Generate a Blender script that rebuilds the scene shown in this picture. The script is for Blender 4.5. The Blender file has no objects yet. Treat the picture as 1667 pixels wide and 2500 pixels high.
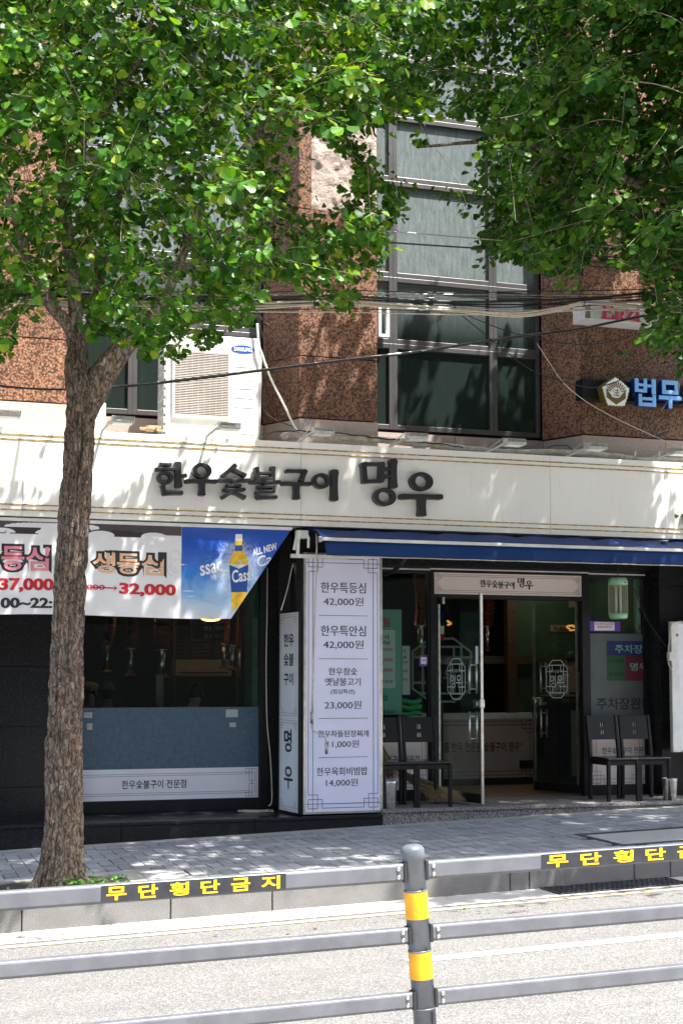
import bpy, math, random
import numpy as np
from mathutils import Vector, Matrix, noise
random.seed(7); RNG = np.random.default_rng(11)
SC = bpy.context.scene
COL = SC.collection

# ------------------------------------------------------------------ camera
F, CX, CY, PSI, TH, CAMZ = 3500.0, 833.5, 1386.5, math.radians(18.1), math.radians(4.5), 1.8
cam_d = bpy.data.cameras.new('camera'); cam = bpy.data.objects.new('camera', cam_d); COL.objects.link(cam)
cam.location = (0, 0, CAMZ); cam.rotation_euler = (math.pi/2 + TH, 0, -PSI)
cam_d.sensor_fit = 'VERTICAL'; cam_d.sensor_height = 36; cam_d.lens = 36*F/2500
cam_d.shift_y = (CY-1250)/2500; cam_d.clip_start = .1; cam_d.clip_end = 600
SC.camera = cam
# ------------------------------------------------------------------ sky, sun, exposure
SUNV = Vector((-.72, 1, -2.5)).normalized()
world = bpy.data.worlds.new('World'); SC.world = world; world.use_nodes = True
wn = world.node_tree.nodes; sky = wn.new('ShaderNodeTexSky'); sky.sky_type = 'NISHITA'; sky.sun_disc = False; sky.dust_density = 2.6; sky.ozone_density = .4
sky.sun_elevation = math.asin(-SUNV.z); sky.sun_rotation = math.atan2(-SUNV.x, -SUNV.y)
wn['Background'].inputs[1].default_value = .135
world.node_tree.links.new(sky.outputs[0], wn['Background'].inputs[0])
sun_d = bpy.data.lights.new('sun', 'SUN'); sun_d.energy = 4.1; sun_d.angle = math.radians(.55); sun_d.color = (1, .975, .935)
sun = bpy.data.objects.new('sun', sun_d); COL.objects.link(sun); sun.location = (4, -6, 20)
sun.rotation_euler = SUNV.to_track_quat('-Z', 'Y').to_euler()
SC.view_settings.view_transform = 'Standard'; SC.view_settings.look = 'None'
SC.view_settings.gamma = 1; SC.view_settings.exposure = 1.98; SC.view_settings.use_curve_mapping = False
SC.cycles.max_bounces = 8; SC.cycles.transparent_max_bounces = 12

# measurement: a point of the place from a bearing and its distance row Y
_fw = np.array([math.sin(PSI)*math.cos(TH), math.cos(PSI)*math.cos(TH), math.sin(TH)])
_rt = np.array([math.cos(PSI), -math.sin(PSI), 0.]); _up = np.cross(_rt, _fw)
def W(px, py, Y):
    r = _fw + _rt*(px-CX)/F - _up*(py-CY)/F; p = r*Y/r[1]; return Vector((p[0], p[1], p[2]+CAMZ))
def proj(P):
    P = np.asarray(P, float) - np.array([0, 0, CAMZ]); d = P@_fw
    return CX+F*(P@_rt)/d, CY-F*(P@_up)/d, d
G = .031
def zroad(x): return -.033 + G*x
def zwalk(x, y): return -.033 + .172 + G*x + .0075*(y-10.65)

# ------------------------------------------------------------------ materials
MATS = {}
def nmat(name):
    m = bpy.data.materials.new(name); m.use_nodes = True; nt = m.node_tree
    return m, nt, nt.nodes['Principled BSDF']
def N(nt, t, **kw):
    n = nt.nodes.new('ShaderNode'+t)
    for k, v in kw.items():
        if k.startswith('i_'): n.inputs[k[2:].replace('_', ' ')].default_value = v
        else: setattr(n, k, v)
    return n
def L(nt, a, b): nt.links.new(a, b)
def coords(nt, scale=(1, 1, 1)):
    t = N(nt, 'NewGeometry'); mp = N(nt, 'Mapping'); mp.inputs['Scale'].default_value = scale
    L(nt, t.outputs['Position'], mp.inputs['Vector']); return mp.outputs[0]
def ramp(nt, fac, stops):
    r = N(nt, 'ValToRGB'); e = r.color_ramp.elements
    e[0].position, e[0].color = stops[0][0], (*stops[0][1], 1)
    e[1].position, e[1].color = stops[-1][0], (*stops[-1][1], 1)
    for p, c in stops[1:-1]: x = e.new(p); x.color = (*c, 1)
    L(nt, fac, r.inputs[0]); return r.outputs[0]
def mix(nt, f, a, b, mode='MIX'):
    m = N(nt, 'Mix', data_type='RGBA', blend_type=mode)
    for s, v in ((m.inputs[0], f), (m.inputs[6], a), (m.inputs[7], b)):
        if isinstance(v, (int, float)): s.default_value = v
        elif isinstance(v, tuple): s.default_value = (*v, 1)
        else: L(nt, v, s)
    return m.outputs[2]
def bump(nt, bs, h, strength, dist=.01):
    b = N(nt, 'Bump'); b.inputs['Strength'].default_value = strength; b.inputs['Distance'].default_value = dist
    L(nt, h, b.inputs['Height']); L(nt, b.outputs[0], bs.inputs['Normal'])
def ntex(nt, v, scale, detail=4, rough=.55, dist=0):
    n = N(nt, 'TexNoise'); n.inputs['Scale'].default_value = scale; n.inputs['Detail'].default_value = detail
    n.inputs['Roughness'].default_value = rough; n.inputs['Distortion'].default_value = dist
    L(nt, v, n.inputs['Vector']); return n.outputs[0]
def mat(name, col, rough=.5, metal=0, var=.15, vs=3, bmp=0, bs_=60, spec=.5, scale=(1, 1, 1), emit=0):
    """plain paint / metal / plastic with slight soiling"""
    if name in MATS: return MATS[name]
    m, nt, b = nmat(name); v = coords(nt, scale)
    n = ntex(nt, v, vs, 5, .65)
    c0 = tuple(x*(1-var) for x in col); c1 = tuple(min(1, x*(1+var*.6)) for x in col)
    L(nt, ramp(nt, n, [(.35, c0), (.65, c1)]), b.inputs['Base Color'])
    b.inputs['Roughness'].default_value = rough; b.inputs['Metallic'].default_value = metal
    b.inputs['Specular IOR Level'].default_value = spec
    if emit: b.inputs['Emission Color'].default_value = (*col, 1); b.inputs['Emission Strength'].default_value = emit
    if bmp: bump(nt, b, ntex(nt, v, bs_, 3), bmp)
    MATS[name] = m; return m
def special(name):
    def deco(fn):
        m, nt, b = nmat(name); fn(nt, b); MATS[name] = m; return fn
    return deco
@special('granite_brown')
def _(nt, b):
    v = coords(nt)
    d = N(nt, 'TexNoise'); d.inputs['Scale'].default_value = 30; L(nt, v, d.inputs['Vector'])
    vv = N(nt, 'VectorMath', operation='MULTIPLY_ADD'); L(nt, d.outputs[1], vv.inputs[0]); vv.inputs[1].default_value = (.02,)*3; L(nt, v, vv.inputs[2])
    vo = N(nt, 'TexVoronoi'); vo.inputs['Scale'].default_value = 48; L(nt, vv.outputs[0], vo.inputs['Vector'])
    blob = ramp(nt, vo.outputs['Distance'], [(.0, (.50, .305, .20)), (.42, (.38, .215, .135)), (.64, (.17, .105, .075)), (.92, (.045, .037, .032))])
    hs = N(nt, 'Separate Color' if False else 'SeparateColor'); L(nt, vo.outputs['Color'], hs.inputs[0])
    c = mix(nt, hs.outputs[0], blob, mix(nt, 1., blob, (.72, .62, .55), 'MULTIPLY'))
    cut = N(nt, 'Math', operation='GREATER_THAN'); L(nt, hs.outputs[1], cut.inputs[0]); cut.inputs[1].default_value = .84
    c = mix(nt, cut.outputs[0], c, (.07, .05, .045))
    w_ = ntex(nt, coords(nt, (2.5, 1, .25)), 2.2, 5, .6); c = mix(nt, .6, c, ramp(nt, w_, [(.3, (.62, .60, .60)), (.65, (1.05, 1.05, 1.05))]), 'MULTIPLY')
    g = ntex(nt, v, 240, 2); c = mix(nt, .35, c, ramp(nt, g, [(.35, (.08, .06, .06)), (.65, (.62, .50, .42))]), 'OVERLAY')
    oi = N(nt, 'ObjectInfo'); c = mix(nt, 1., c, ramp(nt, oi.outputs['Random'], [(0, (.74, .74, .76)), (1, (1.06, 1.03, 1.0))]), 'MULTIPLY')
    L(nt, c, b.inputs['Base Color']); b.inputs['Roughness'].default_value = .32
@special('granite_split')
def _(nt, b):
    v = coords(nt); n = ntex(nt, v, 14, 8, .7); g = ntex(nt, v, 160, 2)
    c = ramp(nt, g, [(.3, (.22, .16, .13)), (.7, (.58, .46, .38))])
    L(nt, c, b.inputs['Base Color']); b.inputs['Roughness'].default_value = .85; bump(nt, b, n, 1, .05)
@special('granite_band')
def _(nt, b):
    v = coords(nt); g = ntex(nt, v, 150, 3, .7); h = ntex(nt, v, 3, 4)
    c = ramp(nt, g, [(.36, (.16, .11, .09)), (.46, (.44, .36, .31)), (.7, (.6, .52, .46))])
    c = mix(nt, .3, c, ramp(nt, h, [(.35, (.35, .28, .22)), (.65, (.6, .55, .5))]), 'MULTIPLY')
    c = mix(nt, .35, c, ramp(nt, g, [(.3, (.3, .2, .15)), (.7, (.6, .5, .45))]))
    L(nt, c, b.inputs['Base Color']); b.inputs['Roughness'].default_value = .8
@special('granite_black')
def _(nt, b):
    v = coords(nt); vo = N(nt, 'TexVoronoi'); vo.inputs['Scale'].default_value = 60; L(nt, v, vo.inputs['Vector'])
    g = ntex(nt, v, 110, 2, .7)
    c = ramp(nt, vo.outputs['Distance'], [(.07, (.22, .22, .20)), (.14, (.009, .009, .010))])
    c = mix(nt, .6, c, ramp(nt, g, [(.45, (.004, .004, .005)), (.72, (.05, .05, .045))]), 'ADD')
    L(nt, c, b.inputs['Base Color']); b.inputs['Roughness'].default_value = .2; b.inputs['Specular IOR Level'].default_value = .16
@special('granite_speckle')
def _(nt, b):
    v = coords(nt); g = ntex(nt, v, 70, 4, .8)
    L(nt, ramp(nt, g, [(.42, (.05, .045, .045)), (.5, (.16, .14, .13)), (.6, (.42, .38, .36))]), b.inputs['Base Color']); b.inputs['Roughness'].default_value = .6
def stone(name, ca, cb, scale=90, rough=.9, big=2.5, islands=.0, bm=.3):
    m, nt, b = nmat(name); v = coords(nt)
    g = ntex(nt, v, scale, 3, .75); h = ntex(nt, v, big, 6, .6)
    c = ramp(nt, g, [(.3, ca), (.7, cb)])
    c = mix(nt, .55, c, ramp(nt, h, [(.3, (.62, .60, .57)), (.7, (1, 1, 1))]), 'MULTIPLY')
    if islands:
        gi = N(nt, 'NewGeometry'); oi = N(nt, 'ObjectInfo'); ad = N(nt, 'Math', operation='ADD'); fr = N(nt, 'Math', operation='FRACT')
        L(nt, gi.outputs['Random Per Island'], ad.inputs[0]); L(nt, oi.outputs['Random'], ad.inputs[1]); L(nt, ad.outputs[0], fr.inputs[0])
        c = mix(nt, islands, c, ramp(nt, fr.outputs[0], [(0, (.62, .62, .64)), (1, (1.0, 1.0, .98))]), 'MULTIPLY')
    L(nt, c, b.inputs['Base Color']); b.inputs['Roughness'].default_value = rough; b.inputs['Specular IOR Level'].default_value = .3
    bump(nt, b, g, bm, .006); MATS[name] = m
stone('paver', (.27, .275, .285), (.47, .47, .47), 130, islands=.9)
stone('concrete', (.30, .29, .27), (.44, .43, .40), 60, bm=.2)
stone('kerbstone', (.085, .083, .078), (.27, .26, .245), 140, big=4.5)
stone('gutter', (.36, .35, .33), (.50, .49, .46), 80, bm=.2)
stone('mortar', (.025, .025, .025), (.06, .06, .06), 80)
stone('soil', (.04, .033, .025), (.12, .10, .075), 60)
stone('plaster', (.25, .24, .23), (.33, .32, .3), 40)
@special('asphalt')
def _(nt, b):
    v = coords(nt); vo = N(nt, 'TexVoronoi'); vo.inputs['Scale'].default_value = 105; L(nt, v, vo.inputs['Vector'])
    sp = N(nt, 'SeparateColor'); L(nt, vo.outputs['Color'], sp.inputs[0])
    c = ramp(nt, sp.outputs[0], [(.0, (.10, .097, .092)), (.35, (.155, .15, .143)), (.7, (.182, .176, .168)), (1, (.26, .252, .24))])
    e = ramp(nt, vo.outputs['Distance'], [(.25, (1, 1, 1)), (.75, (.5, .48, .46))]); c = mix(nt, .55, c, e, 'MULTIPLY')
    h = ntex(nt, coords(nt, (.22, 2.6, 1)), 1.3, 6, .65)
    c = mix(nt, .6, c, ramp(nt, h, [(.32, (.76, .75, .74)), (.68, (1.12, 1.12, 1.1))]), 'MULTIPLY')
    wp = ntex(nt, v, 5, 5, .7); c = mix(nt, .35, c, ramp(nt, wp, [(.3, (.75, .74, .73)), (.6, (1, 1, 1))]), 'MULTIPLY')
    L(nt, c, b.inputs['Base Color']); b.inputs['Roughness'].default_value = .85; bump(nt, b, vo.outputs['Distance'], .5, .008)
@special('line_yellow')
def _(nt, b):
    v = coords(nt); g = ntex(nt, v, 22, 6, .8)
    L(nt, ramp(nt, g, [(.47, (.27, .26, .24)), (.60, (.50, .34, .08))]), b.inputs['Base Color']); b.inputs['Roughness'].default_value = .8
@special('line_white')
def _(nt, b):
    v = coords(nt); g = ntex(nt, v, 60, 5, .8)
    L(nt, ramp(nt, g, [(.33, (.3, .29, .27)), (.42, (.78, .78, .76))]), b.inputs['Base Color']); b.inputs['Roughness'].default_value = .7
@special('bark')
def _(nt, b):
    v = coords(nt, (1, 1, .42)); n0 = ntex(nt, v, 34, 7, .75, .6)
    vc = N(nt, 'TexVoronoi', feature='DISTANCE_TO_EDGE'); vc.inputs['Scale'].default_value = 30; dn = N(nt, 'TexNoise'); dn.inputs['Scale'].default_value = 9; dn.inputs['Detail'].default_value = 5; L(nt, coords(nt), dn.inputs['Vector'])
    vm = N(nt, 'VectorMath', operation='MULTIPLY_ADD'); L(nt, dn.outputs[1], vm.inputs[0]); vm.inputs[1].default_value = (.12, .12, .10); L(nt, coords(nt, (1, 1, .30)), vm.inputs[2]); L(nt, vm.outputs[0], vc.inputs['Vector'])
    pl = ramp(nt, vc.outputs['Distance'], [(0, (.14,)*3), (.16, (.54,)*3), (.5, (.60,)*3)]); n1 = N(nt, 'Math', operation='MULTIPLY_ADD'); L(nt, n0, n1.inputs[0]); n1.inputs[1].default_value = .75; sb_ = N(nt, 'Math', operation='MULTIPLY_ADD'); L(nt, pl, sb_.inputs[0]); sb_.inputs[1].default_value = .5; sb_.inputs[2].default_value = -.12; L(nt, sb_.outputs[0], n1.inputs[2]); n1 = n1.outputs[0]; n2 = ntex(nt, v, 90, 5, .7)
    c = ramp(nt, n1, [(.28, (.05, .037, .027)), (.42, (.18, .138, .105)), (.54, (.29, .235, .185)), (.72, (.46, .40, .335))])
    c = mix(nt, .5, c, ramp(nt, n2, [(.35, (.45, .42, .4)), (.65, (1.1, 1.1, 1.1))]), 'MULTIPLY')
    vo = N(nt, 'TexNoise'); vo.inputs['Scale'].default_value = 7; vo.inputs['Detail'].default_value = 3; vo.inputs['Distortion'].default_value = 2.2
    L(nt, coords(nt, (1, 1, .08)), vo.inputs['Vector'])
    line = ramp(nt, vo.outputs[0], [(.492, (0, 0, 0)), (.5, (.8, .8, .8)), (.508, (0, 0, 0))])
    c = mix(nt, line, c, (.40, .20, .085))
    L(nt, c, b.inputs['Base Color']); b.inputs['Roughness'].default_value = .95; b.inputs['Specular IOR Level'].default_value = .15
    bump(nt, b, n1, 1, .035)
@special('twig')
def _(nt, b):
    v = coords(nt); n = ntex(nt, v, 40, 4)
    L(nt, ramp(nt, n, [(.3, (.13, .09, .06)), (.7, (.34, .26, .18))]), b.inputs['Base Color']); b.inputs['Roughness'].default_value = .9
def leafmat(name, stops, tr):
    m, nt, b = nmat(name); gi = N(nt, 'NewGeometry')
    oi = N(nt, 'ObjectInfo'); ad = N(nt, 'Math', operation='ADD'); fr = N(nt, 'Math', operation='FRACT')
    L(nt, gi.outputs['Random Per Island'], ad.inputs[0]); L(nt, oi.outputs['Random'], ad.inputs[1]); L(nt, ad.outputs[0], fr.inputs[0])
    c = ramp(nt, fr.outputs[0], stops)
    h = ntex(nt, coords(nt), 1.6, 3); c = mix(nt, .5, c, ramp(nt, h, [(.35, (.75, .85, .8)), (.65, (1.15, 1.1, .95))]), 'MULTIPLY')
    L(nt, c, b.inputs['Base Color']); b.inputs['Roughness'].default_value = .42; b.inputs['Specular IOR Level'].default_value = .22
    t = N(nt, 'BsdfTranslucent'); L(nt, mix(nt, 1., c, (2.6, 2.4, .3), 'MULTIPLY'), t.inputs['Color'])
    ms = N(nt, 'MixShader'); ms.inputs[0].default_value = tr
    L(nt, b.outputs[0], ms.inputs[1]); L(nt, t.outputs[0], ms.inputs[2]); L(nt, ms.outputs[0], nt.nodes['Material Output'].inputs[0])
    MATS[name] = m
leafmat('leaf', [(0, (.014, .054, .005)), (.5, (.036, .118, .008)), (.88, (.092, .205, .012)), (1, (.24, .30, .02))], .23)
leafmat('leaf_shaded', [(0, (.011, .048, .006)), (.5, (.027, .092, .009)), (1, (.080, .165, .014))], .28)  # same leaf in darker greens, shade of the right crown put into them
@special('sign_white')
def _(nt, b):
    v = coords(nt, (6, 1, .35)); s = ntex(nt, v, 6, 5, .7); v2 = coords(nt); g = ntex(nt, v2, 1.3, 4)
    c = ramp(nt, s, [(.26, (.76, .72, .64)), (.42, (.83, .805, .75)), (1, (.85, .83, .78))])
    c = mix(nt, .35, c, ramp(nt, g, [(.3, (.85, .83, .8)), (.7, (1, 1, 1))]), 'MULTIPLY')
    L(nt, c, b.inputs['Base Color']); b.inputs['Roughness'].default_value = .35
@special('gold_trim')
def _(nt, b):
    v = coords(nt); g = ntex(nt, v, 18, 6, .8)
    L(nt, ramp(nt, g, [(.38, (.07, .045, .02)), (.5, (.38, .24, .06)), (.62, (.75, .5, .12))]), b.inputs['Base Color'])
    b.inputs['Roughness'].default_value = .5; b.inputs['Metallic'].default_value = .4
def glass(name, tint, dust, dustcol, rough=.0, refl=1.0):
    m, nt, b = nmat(name); v = coords(nt)
    tr = N(nt, 'BsdfTransparent'); tr.inputs[0].default_value = (*tint, 1)
    gl = N(nt, 'BsdfGlossy'); gl.inputs['Roughness'].default_value = rough; gl.inputs[0].default_value = (refl,)*3+(1,)
    fr = N(nt, 'Fresnel'); gb = N(nt, 'NewGeometry'); mi = N(nt, 'MapRange'); mi.inputs['To Min'].default_value = 1.36; mi.inputs['To Max'].default_value = 1/1.36; L(nt, gb.outputs['Backfacing'], mi.inputs[0]); L(nt, mi.outputs[0], fr.inputs[0])
    m1 = N(nt, 'MixShader'); L(nt, fr.outputs[0], m1.inputs[0]); L(nt, tr.outputs[0], m1.inputs[1]); L(nt, gl.outputs[0], m1.inputs[2])
    di = N(nt, 'BsdfDiffuse'); di.inputs[0].default_value = (*dustcol, 1)
    m2 = N(nt, 'MixShader'); s = ntex(nt, coords(nt, (5, 1, .6)), 7, 7, .75)
    r = ramp(nt, s, [(.3, (dust*.7,)*3), (.7, (dust*1.3,)*3)]); L(nt, r, m2.inputs[0])
    L(nt, m1.outputs[0], m2.inputs[1]); L(nt, di.outputs[0], m2.inputs[2]); L(nt, m2.outputs[0], nt.nodes['Material Output'].inputs[0])
    MATS[name] = m
glass('shop_glass', (.80, .86, .83), .006, (.5, .55, .55))
glass('door_glass', (.86, .92, .89), .008, (.5, .6, .55))
@special('dusty_glass')
def _(nt, b):   # upper storey glass, dark rooms put into its colour, under a film of dust
    s = ntex(nt, coords(nt, (4, 1, .7)), 7, 8, .8); f = ntex(nt, coords(nt), 90, 3)
    b.inputs['Base Color'].default_value = (.008, .014, .012, 1); b.inputs['Roughness'].default_value = .02; b.inputs['IOR'].default_value = 1.5
    di = N(nt, 'BsdfDiffuse'); L(nt, ramp(nt, f, [(.3, (.52, .60, .59)), (.7, (.68, .77, .77))]), di.inputs[0])
    ms = N(nt, 'MixShader'); g_ = N(nt, 'NewGeometry'); sx_ = N(nt, 'SeparateXYZ'); L(nt, g_.outputs['Position'], sx_.inputs[0]); zr_ = N(nt, 'MapRange'); zr_.inputs['From Min'].default_value = 5.7; zr_.inputs['From Max'].default_value = 6.5; zr_.inputs['To Min'].default_value = .04; zr_.inputs['To Max'].default_value = .72; L(nt, sx_.outputs[2], zr_.inputs[0])
    mu_ = N(nt, 'Math', operation='MULTIPLY'); L(nt, ramp(nt, s, [(.3, (.14,)*3), (.7, (.40,)*3)]), mu_.inputs[0]); L(nt, zr_.outputs[0], mu_.inputs[1]); L(nt, mu_.outputs[0], ms.inputs[0])
    L(nt, b.outputs[0], ms.inputs[1]); L(nt, di.outputs[0], ms.inputs[2]); L(nt, ms.outputs[0], nt.nodes['Material Output'].inputs[0])
@special('linen_film')
def _(nt, b):
    a = ntex(nt, coords(nt, (10, 1, 1)), 14, 5, .8); c_ = ntex(nt, coords(nt, (1, 1, 14)), 12, 5, .8)
    m_ = N(nt, 'Math', operation='ADD'); L(nt, a, m_.inputs[0]); L(nt, c_, m_.inputs[1])
    b.inputs['Roughness'].default_value = .35
    L(nt, ramp(nt, m_.outputs[0], [(.38, (.05, .09, .12)), (.62, (.16, .245, .30))]), b.inputs['Base Color']) if False else None
    h = N(nt, 'Math', operation='MULTIPLY'); L(nt, m_.outputs[0], h.inputs[0]); h.inputs[1].default_value = .5
    L(nt, ramp(nt, h.outputs[0], [(.4, (.018, .048, .080)), (.6, (.070, .140, .195))]), b.inputs['Base Color'])
@special('wood_dark')
def _(nt, b):
    a = ntex(nt, coords(nt, (1, 1, 12)), 5, 6, .7)
    L(nt, ramp(nt, a, [(.35, (.035, .022, .014)), (.65, (.11, .07, .04))]), b.inputs['Base Color']); b.inputs['Roughness'].default_value = .5
@special('awning_blue')
def _(nt, b):
    w = ntex(nt, coords(nt, (60, 1, 2)), 8, 3); g = ntex(nt, coords(nt), 3, 5, .7)
    c = ramp(nt, w, [(.3, (.002, .024, .11)), (.7, (.003, .040, .17))]); c = mix(nt, .5, c, ramp(nt, g, [(.35, (.6, .65, .75)), (.65, (1, 1, 1))]), 'MULTIPLY')
    L(nt, c, b.inputs['Base Color']); b.inputs['Roughness'].default_value = .55; b.inputs['Specular IOR Level'].default_value = .25
@special('chair_lacquer')
def _(nt, b):
    a = ntex(nt, coords(nt, (2, 2, 14)), 9, 5, .7)
    L(nt, ramp(nt, a, [(.35, (.006, .0055, .0055)), (.7, (.016, .014, .013))]), b.inputs['Base Color']); b.inputs['Roughness'].default_value = .42; b.inputs['Specular IOR Level'].default_value = .3
@special('copper')
def _(nt, b):
    w = N(nt, 'TexWave', bands_direction='Z'); w.inputs['Scale'].default_value = 28; L(nt, coords(nt), w.inputs['Vector'])
    b.inputs['Base Color'].default_value = (.55, .20, .09, 1); b.inputs['Metallic'].default_value = 1; b.inputs['Roughness'].default_value = .25
    bump(nt, b, w.outputs[1], 1, .01)
mat('alu_frame', (.11, .105, .105), .4, .6); mat('black_frame', (.009, .010, .012), .45, 0, spec=.3)
mat('white_paint', (.80, .79, .76), .45, var=.12); mat('off_white', (.70, .68, .62), .5, var=.2)
mat('print_lilac', (.76, .74, .89), .35, var=.03); mat('print_lilac2', (.78, .74, .78), .4, var=.03)
mat('print_pink', (.80, .68, .62), .4, var=.03); mat('print_grey', (.74, .75, .77), .4, var=.03)
mat('ink', (.012, .011, .016), .5, var=0); mat('ink_brown', (.10, .035, .02), .5, var=0); mat('ink_red', (.55, .012, .02), .5, var=.05)
mat('ink_gold', (.38, .24, .06), .5, var=.1); mat('ink_yellow', (.95, .52, .005), .45, var=.08, vs=20); mat('letter_black', (.016, .015, .017), .42, var=.3)
mat('steel', (.62, .60, .57), .28, 1, var=.2, vs=12); mat('steel_dull', (.45, .43, .38), .45, 1, var=.3, vs=20)
mat('rail_grey', (.118, .124, .138), .36, .2, var=.18, vs=7, bmp=.15, bs_=9); mat('post_grey', (.115, .127, .145), .38, .1, var=.25, vs=9)
mat('band_yellow', (.80, .36, .004), .42, var=.18, vs=14); mat('decal_black', (.022, .024, .03), .4, var=.3, vs=15)
mat('rubber', (.015, .015, .016), .6); mat('cable_black', (.015, .015, .015), .5); mat('cable_beige', (.55, .48, .38), .6, var=.2, vs=30)
mat('room_dark', (.030, .026, .022), .7); mat('room_green', (.030, .075, .040), .7); mat('room_beige', (.30, .22, .15), .6)
mat('floor_wood', (.28, .19, .11), .4, var=.3, vs=6); mat('ac_white', (.66, .65, .62), .4, var=.08); mat('ac_dark', (.03, .03, .032), .5)
mat('grille_beige', (.55, .50, .45), .5); mat('samsung_blue', (.01, .06, .40), .35, var=0); mat('pure_white', (.85, .85, .85), .4, var=0)
mat('banner_white', (.82, .80, .79), .5, var=.05, vs=1.5); mat('banner_tile', (.075, .06, .06), .5, var=.2); mat('banner_tile2', (.035, .025, .022), .5)
mat('banner_blue', (.008, .09, .50), .45, var=.1); mat('banner_blue2', (.06, .25, .68), .45); mat('banner_sky', (.42, .58, .80), .45); mat('banner_sand', (.66, .66, .66), .5)
mat('peach', (.85, .48, .28), .5, var=.05); mat('rose', (.75, .25, .30), .5, var=.05); mat('beer', (.85, .50, .02), .4, var=.2, vs=20); mat('label_blue', (.01, .07, .32), .4)
mat('pink_soft', (.75, .62, .58), .5); mat('zapper_green', (.33, .62, .36), .4, var=.05); mat('zapper_cage', (.42, .45, .30), .4, .5)
mat('mint', (.20, .44, .37), .5, var=.05); mat('poster_white', (.62, .68, .64), .5, var=.05); mat('grey_film', (.10, .115, .115), .4, var=.15)
mat('sign_blue', (.008, .02, .12), .5); mat('sign_red', (.12, .012, .018), .5); mat('sign_green', (.015, .09, .03), .5); mat('purple', (.16, .05, .48), .4)
mat('law_blue', (.22, .50, .95), .35, var=.06); mat('law_side', (.008, .03, .25), .4); mat('emblem_gold', (.14, .095, .015), .4, var=.1)
mat('enzi_red', (.55, .03, .10), .5, var=.15, vs=20); mat('box_grey', (.52, .52, .46), .6, var=.25, vs=12, scale=(8, 1, 1)); mat('orange', (.85, .33, .03), .5)
mat('straw', (.30, .21, .10), .8, var=.3, vs=30); mat('seat_black', (.014, .014, .015), .25, var=.1)
mat('skin', (.50, .30, .21), .5, var=.05); mat('hair', (.008, .007, .006), .5); mat('cloth_white', (.45, .45, .43), .8); mat('cloth_black', (.012, .012, .014), .8)
mat('cloth_khaki', (.22, .16, .08), .8); mat('cloth_green', (.10, .14, .06), .8); mat('green_bag', (.02, .30, .08), .35); mat('weed', (.09, .26, .02), .5, var=.3, vs=20)
mat('lattice_white', (.70, .74, .70), .5, var=.02); mat('lattice_faint', (.16, .22, .18), .6, var=.02); mat('grate', (.10, .10, .105), .5, .6, var=.3)
mat('pipe_lag', (.42, .38, .30), .7, var=.35, vs=14); mat('opp_wall', (.07, .065, .055), .8); mat('opp_glass', (.02, .03, .035), .08, var=0)
mat('rust', (.25, .10, .04), .8, var=.4, vs=40); mat('terracotta', (.42, .26, .15), .8, var=.3, vs=20)
mat('fallen_leaf', (.22, .17, .04), .7, var=.5, vs=30); mat('print_pink_dim', (.44, .34, .27), .5, var=.08); mat('lamp_white', (1, .80, .55), .5, var=0, emit=2.4); mat('lamp_warm', (1, .42, .08), .5, var=0, emit=3.0)

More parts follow.
